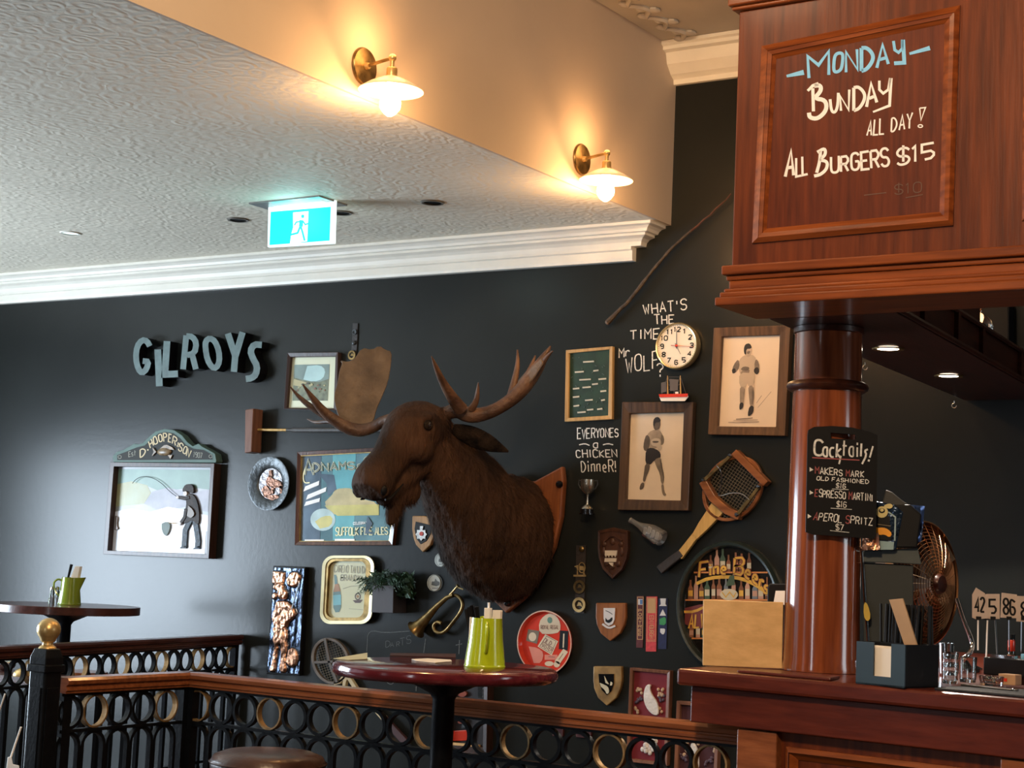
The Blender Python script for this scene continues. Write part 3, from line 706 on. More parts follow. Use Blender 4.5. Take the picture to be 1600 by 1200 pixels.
for i, (a0, a1, hh, col) in enumerate(((-.042, -.034, .112, 'white'), (-.004, .012, .138, 'white'), (.018, .040, .133, 'paper'))):
    p = J + S5 * ((a0 + a1) / 2) + Vector((.004, -.006, 0)); t_ = MB()
    for q in range(3): t_.box(p + Vector((0, q * .006 - .006, .06 + (hh - .03) / 2 - .05)) , (a1 - a0 - q * .002, .003, hh - .01), rot=R3(33 + q * 3))
    tag(t_.build('napkin', M[col], bevel=.001), lab[i], 'napkin', 'napkins in the near jug')
stick('drinking_straw', 'thin white straw standing upright among the napkins in the near jug', 'straw', None, J + S5 * .006, J + S5 * .004 + Vector((0, 0, .142)), .0035, M['white'], 1)
# menus on the near table
def flat_card(name, label, cat, pts, m, z=1.0705, th=.0015):
    f = [at(u, v, 2, z) for u, v in pts]; mb = MB().solid([p + Vector((0, 0, th)) for p in f], f)
    return tag(mb.build(name, m), label, cat)
flat_card('paper_card', 'pale cream card lying at the rim of the near table', 'card', [(521, 1029.5), (574, 1020.5), (574, 1030), (546, 1031.5)], mat('cream_card', (0.55, 0.58, 0.42), .6))
flat_card('paper_menu', 'white folded paper lying beside the near green jug', 'menu', [(643, 1030.5), (668, 1029.3), (704, 1031.5), (706, 1033.5), (680, 1036), (650, 1033)], M['paper'])
flat_card('dark_menu', 'dark red menu lying flat on the near table behind the white paper', 'menu', [(609, 1026), (610, 1022.2), (712, 1023.5), (712, 1029)], mat('maroon_card', (0.035, 0.006, 0.008), .5), th=.004)
# far jug
J2 = at(108, 945, 2, 1.07); jug((J2.x, J2.y), 1.07, .125, .052, 'olive green enamel jug on the far round table', M['limedull'], R3(33))
j2 = Vector((J2.x, J2.y, 1.10))
stick('knife', 'dark handled knife leaning in the far olive jug', 'knife', None, j2 - S5 * .03, j2 + S5 * -.002 + Vector((0, 0, .155)), .007, M['black'])
tag(MB().solid([j2 + S5 * a + Vector((0, -.004, h)) for a, h in ((-.012, .05), (.028, .05), (.040, .147), (.018, .148))], [j2 + S5 * a + Vector((0, .012, h)) for a, h in ((-.012, .05), (.028, .05), (.040, .147), (.018, .148))]).build('napkin', M['paper'], bevel=.001), 'folded cream napkin standing in the far olive jug', 'napkin')
for u, lb in ((80.5, 'small clear glass shaker on the far table, farther from the olive jug'), (88.0, 'small clear glass shaker on the far table touching the olive jug')):
    p = at(u, 944, 2, 1.07) - S5 * .0
    t = T('glass_shaker', lb, 'shaker', p, 'shakers on the far table')
    MB().lathe(p, [(.001, 0), (.016, 0), (.016, .01), (.010, .065), (.001, .066)], k=16).build('glass_body', M['glass'], t, smooth=True)
    MB().lathe(p, [(.001, .066), (.0105, .066), (.009, .078), (.001, .081)], k=16).build('cap', M['steel'], t, smooth=True)
# leather topped stool
sp_ = at(420, 1176, 2, .80); sc_ = Vector((sp_.x, sp_.y, 0)); t = T('bar_stool', 'round bar stool with brown leather seat in front of the railing', 'stool', sc_)
MB().lathe(sc_, [(.001, .735), (.145, .735), (.158, .75), (.160, .775), (.150, .792), (.12, .803), (.06, .808), (.001, .809)], k=48).build('seat', M['leather'], t, smooth=True)
mb = MB(); mb.lathe(sc_, [(.161, .770), (.163, .774), (.161, .778)], k=48, cap=False); mb.build('piping', M['leather'], t, smooth=True)
for k in range(4):
    a = R3(20 + 90 * k); dv = Vector((math.cos(a), math.sin(a), 0))
    MB().tube([sc_ + dv * .10 + Vector((0, 0, .735)), sc_ + dv * .19], [.014, .017], 10).build('leg', M['iron'], t, smooth=True)
MB().lathe(sc_, [(.155, .28), (.165, .285), (.155, .29), (.150, .285)], k=40, cap=False).build('footrest', M['steel'], t, smooth=True)
# thin white rod with a white block at its foot, object not identified
p0, p1 = at(2, 1107, 1, -2.62), at(8, 1086, 1, -2.62)
q1, q0 = at(33, 1136, 1, -2.9), at(17, 1183, 1, -2.9)
t = T('white_rod', 'thin white rod with a white block at its foot beside the newel post', 'white_rod', q0)
MB().tube([q0, q1], .0028, 8).build('handle', M['white'], t, smooth=True)
mb = MB(); mb.solid([at(u, v, 1, -2.95) for u, v in ((12, 1183), (18, 1182), (20, 1194), (30, 1196), (32, 1215), (8, 1215))], [at(u, v, 1, -2.88) for u, v in ((12, 1183), (18, 1182), (20, 1194), (30, 1196), (32, 1215), (8, 1215))]); mb.build('pan', M['white'], t, bevel=.002)
q1, q0 = at(8, 1084, 1, -1.9), at(-6, 1125, 1, -1.9)
tag(MB().tube([q0, q1], .003, 8).build('thin_rod', M['white'], smooth=True), 'thin white rod leaning behind the far railing at the edge', 'rod')
# pewter bowls on a shelf behind the far railing
p = at(8, 1037, 1, -1.2); t = T('metal_bowl', 'shiny crumpled metal bowl seen through the far railing rings', 'bowl', p)
MB().ball(p, (.045, .045, .03), k=20).build('bowl_body', M['steel'], t, smooth=True)
p = at(35, 1057, 1, -1.3); t = T('brass_bowl', 'worn brass bowl behind the far railing beside the newel post', 'bowl', p)
MB().ball(p, (.04, .04, .035), k=20).build('bowl_body', M['brass'], t, smooth=True)
p = at(20, 1080, 1, -1.25); t = T('side_shelf', 'dark low shelf behind the far railing carrying two metal bowls', 'shelf', Z(p, 0))
z0 = at(8, 1048, 1, -1.2).z
MB().box((p.x - .02, -1.25, z0 - .015), (.5, .25, .03)).build('shelf_top', M['raild'], t); 
for sx in (-.2, .2): MB().box((p.x - .02 + sx, -1.25, (z0 - .03) / 2), (.04, .2, z0 - .03)).build('shelf_leg', M['iron'], t)
# brown stool behind the far railing
p = at(124, 1049, 1, -.30); sc_ = Vector((p.x, -.28, 0)); t = T('bar_stool', 'brown seated stool behind the far railing under the far round table', 'stool', sc_)
MB().lathe(sc_, [(.001, p.z - .05), (.12, p.z - .05), (.13, p.z - .02), (.12, p.z), (.001, p.z + .01)], k=40).build('seat', M['railw'], t, smooth=True)
for k in range(4):
    a = R3(45 + 90 * k); dv = Vector((math.cos(a), math.sin(a), 0))
    MB().tube([sc_ + dv * .09 + Vector((0, 0, p.z - .05)), sc_ + dv * .12], .012, 8).build('leg', M['iron'], t, smooth=True)

# ================================================================== WALL LAMPS
def wall_lamp(label, c, bulbpx, shade):
    """round back plate on the bulkhead, short arm, elbow, shade and glowing bulb"""
    t = T('wall_lamp', label, 'lamp', c, 'wall lamps on the cream bulkhead'); ax = (1, 0, 0)
    MB().lathe(c, [(.001, 0), (.060, 0), (.060, .004), (.056, .009), (.02, .011), (.001, .012)], ax, 36).build('back_plate', M['brassd'], t, smooth=True)
    e = c + Vector((.112, 0, .014))
    MB().tube([c + Vector((.008, 0, .0)), e], .0055, 10).build('arm', M['brassd'], t, smooth=True)
    mb = MB().ball(e, .0125, k=14); mb.lathe(c + Vector((.01, 0, .0)), [(.012, 0), (.010, .012)], ax, 14); mb.tube([e, e + Vector((0, 0, -.035))], [.007, .007], 10)
    mb.build('joint', M['brass'], t, smooth=True)
    sk = MB().lathe(e, [(.001, -.030), (.015, -.032), (.017, -.036), (.017, -.056), (.020, -.058), (.020, -.064), (.001, -.066)], k=24).build('socket', M['brass'], t, smooth=True)
    MB().lathe(e, [(.018, -.060), (.035, -.066), (.070, -.083), (.100, -.103), (.101, -.106), (.070, -.087), (.035, -.070), (.018, -.064)], k=48, cap=False).build('shade', M['shade'], t, smooth=True)
    MB().lathe(e, [(.001, -.066), (.012, -.068), (.015, -.08), (.022, -.105), (.031, -.130), (.0335, -.145), (.031, -.160), (.020, -.175), (.008, -.184), (.001, -.186)], k=28).build('bulb', M['bulb'], sk, smooth=True)
    return t, e
tl, e = wall_lamp('nearer glowing wall lamp with dish shade, high above the exit sign', Vector((XB, -2.092, 2.868)), None, None)
t2 = dup(tl, Vector((XB, -.748, 2.879)), 'farther glowing wall lamp with dish shade, above the end of the white cornice')
for c in (Vector((XB, -2.092, 2.868)), Vector((XB, -.748, 2.879))):
    for dz, en, r in ((-.205, 2.9, .03), (-.02, .85, .10)):
        d = bpy.data.lights.new('lamp_glow', 'POINT'); d.energy = en * 3.7; d.color = (1.0, 0.53, 0.21); d.shadow_soft_size = r
        o = bpy.data.objects.new('lamp_glow', d); COL.objects.link(o); o.location = c + Vector((.112, 0, dz + (0 if dz < -.1 else .09)))

# ================================================================== EXIT SIGN, CEILING FITTINGS
ey = -.93; ES = Surf((0, ey, 0), (0, -1, 0)); ES = Surf(at(470, 345, 1, ey), (.03, -1, 0))
t = T('exit_sign', 'green and white running man exit sign hanging under the pale ceiling', 'exit sign', ES(470, 318))
q = [(421, 327), (520, 318), (519, 378), (420, 384)]
MB().plate(ES, [(419, 321), (523, 310), (521, 380), (418, 386)], .0, .016).build('clear_panel', M['exitw'], t, bevel=.002)
gf = MB().poly(ES, [(423, 331), (517, 323), (515, 376), (421, 383)], .001).build('green_face', M['exitc'], t)
mb = MB(); pw = 'pictogram'
mb.poly(ES, [(458, 332), (482, 330), (480, 377), (453, 381), (455, 366), (458, 356)], .0015)
mb.build(pw, M['exitw'], gf)
mb = MB()
mb.poly(ES, ell(473, 338, 2.6, 2.9, 12), .002)
mb.ribbon(ES, [(471, 344), (470, 354)], 6, .002); mb.ribbon(ES, [(470, 346), (463, 347), (460, 352)], 2.2, .002); mb.ribbon(ES, [(473, 345), (477, 351), (482, 349)], 2.2, .002)
mb.ribbon(ES, [(469, 354), (465, 364), (453, 367)], 3, .002); mb.ribbon(ES, [(470, 354), (473, 364), (476, 376)], 3, .002)
mb.build('running_figure', M['exitc'], gf)
mt = [at(u, v, 2, 2.7699) for u, v in ((398, 318), (430, 305), (548, 312), (522, 322))]
cpt_ = ES(470, 316); mt = [Vector((cpt_.x + a, ey + b_, 2.7699)) for a, b_ in ((-.20, -.09), (.17, -.09), (.17, .09), (-.20, .09))]
MB().solid(mt, [p - Vector((0, 0, .006)) for p in mt]).build('mounting_plate', mat('grey_metal_plate', (0.3, 0.3, 0.3), .3, .8), t)
MB().box((cpt_.x, ey + .008, 2.757), (.26, .05, .02)).build('housing', M['exitw'], t, bevel=.003)
d = bpy.data.lights.new('sign_glow', 'POINT'); d.energy = .5; d.color = (.55, 1, 1); d.shadow_soft_size = .08
o = bpy.data.objects.new('sign_glow', d); COL.objects.link(o); o.location = (cpt_.x, ey - .06, 2.71)
for (u, v), lb, lit in (((372, 343), 'dark round recessed ceiling light beside the green exit sign', 0), ((676, 316), 'dark round recessed ceiling light below the cream bulkhead', 0), ((533, 332), 'round recessed ceiling light partly behind the exit sign', 0), ((110, 364), 'pale round recessed ceiling light far from the exit sign', 1)):
    p = at(u, v, 2, 2.7699)
    t = T('ceiling_light', lb, 'downlight', p, 'recessed lights in the embossed ceiling')
    MB().lathe(p, [(.036, -.004), (.045, -.005), (.050, 0), (.036, 0)], k=28, cap=False).build('rim', mat('dull_rim', (.22, .2, .17), .35, .6) if not lit else M['cornice'], t, smooth=True)
    MB().lathe(p, [(.001, -.0005), (.037, -.0005)], k=24, cap=False).build('recess', M['black'] if not lit else M['exitw'], t)

# ================================================================== MOOSE HEAD
mo = T('moose_head', 'large brown moose head with antlers mounted on a wooden shield on the dark wall', 'mounted head', (-3.92, 0, 1.14))
fur = mat('moose_fur', (0.008, 0.0036, 0.0022), 0.75, var=0.3, scale=4.5, bump=0.9, bscale=55, stretch=(1, 1, .35), col2=(0.070, 0.032, 0.016), spec=0.25)
furl = fur
# shield
sh = [(-4.17, 1.74), (-4.05, 1.70), (-3.92, 1.69), (-3.80, 1.70), (-3.665, 1.765), (-3.655, 1.70), (-3.66, 1.55), (-3.69, 1.42), (-3.75, 1.30), (-3.83, 1.20), (-3.915, 1.135), (-4.0, 1.20), (-4.08, 1.30), (-4.14, 1.42), (-4.175, 1.55), (-4.18, 1.68)]
MB().solid([Vector((x, -.035, z)) for x, z in sh], [Vector((x, -.001, z)) for x, z in sh]).build('shield', wood('mount_shield_wood', (0.17, 0.05, 0.017), (0.27, 0.09, 0.03), .4, 'Z'), mo, bevel=.008)
for u, v in ((876, 757), (795, 942)):
    p = WALL(u, v, .035); MB().lathe(p, [(.001, 0), (.016, 0), (.016, .006), (.010, .016), (.001, .018)], (0, -1, 0), 16).build('bolt', M['blackg'], mo, smooth=True)
X0 = -3.945
def mid(u, v): return at(u, v, 0, X0)
hb = MB()
def chain(pts, k=20):
    """smooth loft of ellipses: (x, y, z, half width, half height)"""
    pts = [tuple(map(float, p)) for p in pts]; pts = chaikin(pts, 2)
    n = len(pts); vs = []
    for i, p in enumerate(pts):
        a = Vector(pts[max(i - 1, 0)][:3]); b_ = Vector(pts[min(i + 1, n - 1)][:3]); t = (b_ - a).normalized()
        x = Vector((1, 0, 0)); x = (x - t * x.dot(t)).normalized(); y = t.cross(x)
        for j in range(k):
            an = 2 * PI * j / k; vs.append(Vector(p[:3]) + x * math.cos(an) * p[3] + y * math.sin(an) * p[4])
    fs = [(i * k + j, i * k + (j + 1) % k, (i + 1) * k + (j + 1) % k, (i + 1) * k + j) for i in range(n - 1) for j in range(k)] + [tuple(range(k)), tuple(range((n - 1) * k, n * k))]
    hb.add(vs, fs)
# neck and shoulders out of the shield
chain([(-3.92, -.03, 1.455, .235, .275), (-3.92, -.12, 1.46, .235, .275), (-3.92, -.25, 1.525, .21, .24), (-3.925, -.37, 1.625, .170, .195), (-3.935, -.48, 1.71, .135, .165), (-3.945, -.58, 1.785, .115, .145), (-3.945, -.66, 1.82, .09, .11)])
# skull to muzzle
chain([(X0, -.56, 1.83, .085, .095), (X0, -.64, 1.865, .105, .115), (X0, -.74, 1.855, .105, .12), (X0, -.80, 1.80, .082, .105), (X0, -.86, 1.745, .064, .085), (X0, -.91, 1.695, .062, .078), (X0, -.955, 1.655, .074, .078), (X0, -.985, 1.625, .080, .070), (X0, -1.005, 1.595, .066, .052)])
hb.ball((X0, -.955, 1.632), (.083, .072, .070), k=20); hb.ball((X0, -.90, 1.685), (.070, .07, .06), k=16); hb.ball((X0, -.755, 1.615), (.036, .10, .062), k=16)
# lower jaw and bell
chain([(X0, -.66, 1.75, .070, .075), (X0, -.76, 1.675, .054, .056), (X0, -.84, 1.615, .042, .040), (X0, -.895, 1.572, .038, .030), (X0, -.915, 1.562, .028, .020)])
chain([(X0, -.80, 1.62, .032, .06), (X0, -.815, 1.56, .026, .052), (X0, -.835, 1.51, .020, .036), (X0, -.85, 1.475, .010, .014)])
for sx in (-1, 1):
    hb.ball((X0 + sx * .082, -.735, 1.903), (.026, .040, .022), k=14)     # brow
    hb.ball((X0 + sx * .056, -.975, 1.603), (.030, .026, .034), k=14)      # nostril wing
    hb.ball((X0 + sx * .07, -.76, 1.78), (.035, .08, .06), k=14)           # cheek
    hb.ball((X0 + sx * .075, -.62, 1.925), (.035, .035, .035), k=14)       # antler burr
# hump of the mane
hb.ball((-3.925, -.30, 1.70), (.09, .20, .10), k=16)
tmp = hb.build('tmp', fur)
rm = tmp.modifiers.new('r', 'REMESH'); rm.mode = 'VOXEL'; rm.voxel_size = .0085
sm = tmp.modifiers.new('s', 'SMOOTH'); sm.factor = .6; sm.iterations = 8
dg = bpy.context.evaluated_depsgraph_get(); dg.update()
me = bpy.data.meshes.new_from_object(tmp.evaluated_get(dg)); bpy.data.objects.remove(tmp)
for v in me.vertices:
    c = v.co
    if c.y > -.028: c.y = -.036
    # sockets, nostrils, mouth line
    n_ = noise.noise(c * 9) * .010 + noise.noise(Vector((c.x * 40, c.y * 40, c.z * 14))) * .005
    w_ = 1.0 if c.y > -.62 else .35
    v.co = c + v.normal * n_ * w_
    for sx in (-1, 1):
        nn = Vector((X0 + sx * .076, -.985, 1.606)); d_ = (v.co - nn).length
        if d_ < .022: v.co -= v.normal * .014 * (1 - d_ / .022)
        ee = Vector((X0 + sx * .095, -.755, 1.872)); d_ = (v.co - ee).length
        if d_ < .030: v.co -= v.normal * .012 * (1 - d_ / .030)
me.materials.clear(); me.materials.append(fur)
me.polygons.foreach_set('use_smooth', [True] * len(me.polygons))
me.update()
loc = Vector(mo.location)
# fur strands, one piece of uncountable stuff
fm = MB(); rnd = random.Random(3); polys = me.polygons; vsx = me.vertices; np_ = len(polys)
for k in range(26000):
    p = polys[rnd.randrange(np_)]; c = p.center; n_ = p.normal
    if c.y > -.04: continue
    neck = c.y > -.66 or (c.z < 1.60 and c.y > -.90)
    if not neck and rnd.random() > .12: continue
    L = (rnd.uniform(.018, .042) if neck else rnd.uniform(.006, .012))
    down = Vector((0, .25 if neck else .75, -.95 if neck else .35)); down = (down - n_ * down.dot(n_)).normalized()
    d_ = (down * .9 + n_ * (.28 if neck else .16) + Vector((rnd.uniform(-.2, .2),) * 3)).normalized(); s_ = n_.cross(d_).normalized() * (.0016 if neck else .0010)
    b0 = c - n_ * .002
    fm.add([b0 - s_, b0 + s_, b0 + d_ * L], [(0, 1, 2)])
hd = bpy.data.objects.new('head_and_neck', me); COL.objects.link(hd); hd.parent = mo
for v in me.vertices: v.co -= loc
fo = fm.build('fur', fur, mo); fo['kind'] = 'stuff'
# eyes, nostrils, mouth
earm = mat('ear_fur', (0.010, 0.006, 0.004), 0.85, var=0.6, scale=22, bump=1.0, bscale=90, col2=(0.035, 0.021, 0.013), spec=.15)
for sx in (-1, 1):
    MB().ball((X0 + sx * .097, -.757, 1.872), (.013, .026, .021), k=18).build('eyelid', earm, hd, smooth=True); MB().ball((X0 + sx * .100, -.759, 1.871), (.014, .017, .015), k=18).build('eye', mat('glass_eye', (0.012, 0.006, 0.004), .04, coat=1.0), mo, smooth=True)
    MB().ball((X0 + sx * .066, -.984, 1.603), (.013, .017, .021), k=14).build('nostril', M['black'], hd, smooth=True)
    MB().tube([Vector((X0 + sx * .058, -.96, 1.568)), Vector((X0 + sx * .062, -.94, 1.572)), Vector((X0 + sx * .060, -.89, 1.605)), Vector((X0 + sx * .058, -.85, 1.635))], [.004, .006, .006, .003], 8).build('mouth_line', M['black'], hd, smooth=True)
# ears
for sx in (-1, 1):
    b0 = Vector((X0 + sx * .095, -.585, 1.875)); tip = b0 + (Vector((.205, .10, -.085)) if sx > 0 else Vector((-.13, .04, -.14)))
    d_ = tip - b0; L = d_.length; sd = Vector((0, -.35, -.93)) ; mb = MB(); st = []
    for k in range(9):
        f = k / 8; wd = .044 * math.sin(PI * min(1, f * .92 + .10)) ** .7 * (1 - f * .15); st.append((b0 + d_ * f, max(.004, wd)))
    mb.tube([s[0] for s in st], [s[1] for s in st], 14, flat=.38, flatdir=(0, -.2, 1)); mb.build('ear', earm, mo, smooth=True)
# antlers
am = mat('antler_bone', (0.070, 0.030, 0.015), 0.5, var=0.35, scale=12, bump=0.4, bscale=60, col2=(0.165, 0.085, 0.048))
palm = mat('antler_palm', (0.125, 0.078, 0.047), 0.55, var=0.4, scale=11, bump=0.6, bscale=35, col2=(0.20, 0.135, 0.085))
def A(u, v, y): return at(u, v, 1, y)
def an(pts, rad, name='tine', par=None, m=am):
    q = [tuple(p) + (r,) for p, r in zip(pts, rad)]; q = chaikin(q, 2)
    return MB().tube([Vector(p[:3]) for p in q], [p[3] for p in q], 12).build(name, m, par, smooth=True)
# far antler (moose's own other side, palm seen from inside)
L = T; ant = MB()
def tb(mb, pts, rad, k=12):
    q = [tuple(p) + (r,) for p, r in zip(pts, rad)]; q = chaikin(q, 2); mb.tube([Vector(p[:3]) for p in q], [p[3] for p in q], k)
PP = Surf(A(565, 620, -.56), (.62, -.78, .06))
pal = chaikin([(533, 655), (527, 640), (523, 618), (529, 600), (532, 580), (537, 567), (533, 563), (545, 566), (556, 561), (567, 543), (583, 547), (594, 540), (604, 547), (614, 549), (613, 570), (608, 598), (598, 622), (590, 640), (585, 660), (566, 672), (548, 668)], 1, True)
ant.plate(PP, pal, .008, .022)
p_antL = ant.build('antler_palm', palm, mo, bevel=.006)
ant = MB()
tb(ant, [Vector((X0 - .06, -.63, 1.925)), A(603, 656, -.62), A(585, 669, -.62), A(560, 674, -.64), A(538, 666, -.68), A(508, 645, -.74), A(490, 622, -.80), A(475, 601, -.86)], [.026, .022, .024, .028, .026, .020, .013, .003])
tb(ant, [A(515, 652, -.70), A(490, 638, -.74), A(468, 620, -.78), A(455, 604, -.82)], [.018, .014, .009, .002])
tb(ant, [A(540, 662, -.62), A(515, 658, -.60), A(495, 661, -.60), A(482, 655, -.58)], [.014, .011, .007, .002])
ant.build('antler', am, mo, smooth=True)
ant = MB()
tb(ant, [Vector((X0 + .06, -.62, 1.925)), A(716, 640, -.62), A(735, 651, -.60), A(765, 646, -.58), A(792, 632, -.56), A(815, 612, -.54), A(836, 585, -.52), A(851, 560, -.50), A(862, 541, -.49)], [.026, .030, .032, .026, .025, .030, .028, .018, .003])
tb(ant, [A(722, 640, -.66), A(707, 620, -.72), A(692, 595, -.80), A(683, 574, -.86), A(676, 557, -.90)], [.028, .022, .015, .010, .002])
tb(ant, [A(738, 640, -.62), A(746, 628, -.63), A(748, 612, -.64), A(749, 598, -.65)], [.016, .012, .008, .002])
tb(ant, [A(800, 620, -.53), A(806, 595, -.50), A(811, 570, -.48), A(810, 547, -.46)], [.018, .014, .010, .003])
tb(ant, [A(820, 600, -.50), A(830, 578, -.46), A(838, 556, -.44)], [.016, .011, .003])
tb(ant, [A(845, 575, -.53), A(856, 558, -.54), A(865, 549, -.55)], [.013, .009, .003])
ant.build('antler', am, mo, smooth=True)
# palm sheet of the near antler sweeping back, seen edge on
q = [(795, 634), (815, 618), (838, 590), (852, 568), (848, 560), (832, 575), (812, 598), (798, 618)]
f = [A(u, v, -.55) for u, v in q]; hv = Vector((-.09, .14, .03))
MB().solid(f, [p + hv for p in f]).build('antler_palm', palm, mo, bevel=.008)
mo.location.y -= .008

# ================================================================== THINGS ON THE WALL
def wt(name, label, cat, u, v, group=None): return T(name, label, cat, WALL(u, v), group)
def rot_rect(c, w_, h_, a):
    ca, sa = math.cos(a), math.sin(a); return [(c[0] + x * ca - y * sa, c[1] + x * sa + y * ca) for x, y in ((-w_ / 2, -h_ / 2), (w_ / 2, -h_ / 2), (w_ / 2, h_ / 2), (-w_ / 2, h_ / 2))]
def pics(mb, S, o): return lambda pts, mi=0, k=0: mb.poly(S, pts, o + .0002 * k, mi)

# --- shaped letters: each one a thick block standing off the wall
LO = .055
def letter(label, strokes, w_, closed=False):
    mb = MB()
    w_ += 1
    for i_, st in enumerate(strokes):
        mb.ribbon(WALL, st, w_, LO + i_ * .0016, LO - .002, 0, closed)
        mb.ribbon(WALL, st, w_ * .999, LO + i_ * .0016 + .0006, 0, 1, closed)
    o = mb.build('sign_letter', [M['black'], M['letter']]); tag(o, label, 'letter', 'letters of the name sign on the dark wall')
g = 'thick grey-green letter '
letter(g + 'G, first of the wall sign', [chaikin([(234, 541), (230, 533), (222, 531), (214, 541), (212, 560), (216, 577), (222, 583), (229, 577), (232, 565), (223, 564)], 1)], 8)
letter(g + 'I with no bars, hanging low beside the G', [[(246.5, 546), (249, 603.5)]], 9.5)
letter(g + 'L between the low I and the R', [[(261, 533), (257.5, 585), (278, 584)]], 9.5)
letter(g + 'R in the middle of the wall sign', [[(291, 524), (286, 577)], chaikin([(291, 525), (301, 526), (307, 536), (304, 552), (292, 555)], 1), [(300, 553), (306, 577)]], 8)
letter(g + 'O, round one of the wall sign', [chaikin([(328, 528), (336, 533), (342, 548), (343, 565), (338, 575), (331, 574), (324, 562), (321, 545), (321, 533)], 1, True)], 8, True)
letter(g + 'Y between the O and the S', [[(356, 521), (367.5, 556), (365.5, 581)], [(379, 519), (368, 556)]], 9)
letter(g + 'S, last of the wall sign nearest the small framed print', [chaikin([(409, 539), (397, 538), (391, 548), (395, 560), (402, 572), (400, 585), (393, 591), (384, 592)], 1)], 9)

# --- fishing picture with carved crest
t = wt('fishing_picture', 'painted relief of an angler in a dark frame with carved fish crest', 'picture', 245, 870)
fo = [(172, 722), (335, 724), (326, 873), (161, 866)]; fi = [(178, 729), (329, 730), (322, 866), (168, 860)]
fdk = wood('dark_picture_frame', (0.030, 0.015, 0.012), (0.060, 0.03, 0.024), .34, 'Z', coat=.15)
MB().frame(WALL, fo, fi, .050).build('frame', fdk, t, bevel=.002)
scn = mat('painted_river', (0.30, 0.36, 0.33), .35, var=.25, scale=3, col2=(0.42, 0.40, 0.47)); ylw = mat('painted_sunset', (0.42, 0.36, 0.14), .4, var=.25, scale=5, col2=(.36, .40, .27)); grn = mat('painted_sky', (0.17, 0.27, 0.23), .4, var=.15, scale=5); pur = mat('painted_far_bank', (0.26, 0.27, 0.31), .4, var=.2, scale=9, col2=(.36, .34, .40)); fm_ = mat('painted_white_water', (0.72, 0.75, 0.85), .25, var=.1, scale=12)
o = .016; mb = MB(); P_ = lambda pts, mi, k=0: mb.poly(WALL, pts, o + .0003 * k, mi)
P_([(174, 727), (332, 728), (326, 868), (164, 862)], 0)
P_([(182, 733), (328, 734), (327, 765), (300, 762), (250, 768), (220, 755), (182, 758)], 2, 1)
P_([(180, 757), (205, 752), (230, 758), (236, 770), (225, 787), (178, 792)], 1, 2)
P_([(225, 787), (238, 768), (262, 762), (300, 770), (327, 765), (325, 800), (290, 792), (250, 800), (235, 792)], 3, 3)
P_([(176, 800), (205, 795), (235, 800), (262, 792), (290, 797), (325, 806), (324, 830), (174, 830)], 4, 4)
P_([(174, 828), (322, 826), (320, 866), (166, 861)], 4, 5)
mb.build('painted_scene', [scn, ylw, grn, pur, fm_], t)
brz = mat('dark_bronze_relief', (0.022, 0.014, 0.011), .5, 0, var=.6, scale=60, spec=.2); cre = mat('relief_cream', (.45, .38, .33), .4)
o2 = .030
mb = MB()
mb.plate(WALL, chaikin([(285, 764), (289, 757), (297, 756), (302, 759), (303, 770), (298, 771), (294, 767), (285, 768)], 1), o2, .02); mb.build('hat', brz, t, bevel=.002)
mb = MB(); mb.plate(WALL, chaikin([(295, 771), (303, 773), (309, 785), (312, 806), (310, 822), (300, 812), (292, 818), (284, 816), (287, 800), (291, 790), (290, 778)], 1), o2 - .003, .018)
mb.ribbon(WALL, [(296, 777), (288, 779), (278, 777)], 5, o2, .014); mb.ribbon(WALL, [(290, 795), (288, 808), (282, 817)], 5, o2, .014); mb.build('coat', brz, t, bevel=.002)
mb = MB(); mb.ribbon(WALL, [(297, 812), (289, 828), (288, 843), (287, 855)], 8, o2 - .004, .016); mb.ribbon(WALL, [(304, 812), (307, 830), (309, 845), (308, 856)], 8, o2 - .004, .016)
mb.plate(WALL, [(281, 855), (292, 852), (291, 857), (281, 857)], o2 - .004, .014); mb.plate(WALL, [(301, 857), (312, 852), (312, 858), (301, 858)], o2 - .004, .014); mb.build('trousers', mat('relief_blue_black', (.018, .026, .036), .45, 0, var=.9, scale=60, spec=.25), t, bevel=.002)
mb = MB(); mb.plate(WALL, ell(289, 771, 3, 4, 10), o2 - .002, .012); mb.plate(WALL, ell(280, 818, 2.6, 3, 8), o2, .010); mb.plate(WALL, ell(277, 777, 2.4, 2, 8), o2 + .002, .010); mb.build('face_and_hands', cre, t)
MB().plate(WALL, chaikin([(294, 790), (301, 796), (304, 804), (298, 810), (292, 806)], 1), o2 + .004, .010).build('creel', mat('relief_brown', (.10, .06, .03), .4), t)
rodp = chaikin([(278, 777), (266, 769), (253, 755), (238, 746), (222, 744), (212, 749), (207, 755)], 2)
MB().tube([WALL(u, v, .028) for u, v in rodp], .0016, 5).build('fishing_rod', M['black'], t)
mb = MB(); mb.tube([WALL(279, 818, .028), WALL(264, 817, .028)], .002, 6); mb.build('net_handle', M['gold'], t)
MB().plate(WALL, chaikin([(252, 818), (259, 815), (266, 818), (265, 828), (260, 838), (255, 835), (252, 826)], 1), .026, .01).build('net', mat('grey_net', (.16, .2, .19), .6), t, bevel=.002)
MB().plate(WALL, chaikin([(180, 806), (184, 808), (182, 820), (185, 827), (179, 828)], 1), .026, .01).build('hooked_fish', M['frameb'], t)
cr_ = [(177, 722), (176, 713), (182, 706), (192, 703), (203, 697), (209, 693), (216, 694), (223, 692), (232, 683), (243, 674), (257, 670), (272, 672), (284, 680), (293, 691), (301, 697), (310, 693), (316, 698), (326, 703), (336, 709), (338, 720), (337, 723)]
MB().plate(WALL, cr_, .045).build('crest_edge', mat('sage_crest', (.085, .14, .12), .5, spec=.25), t, bevel=.002)
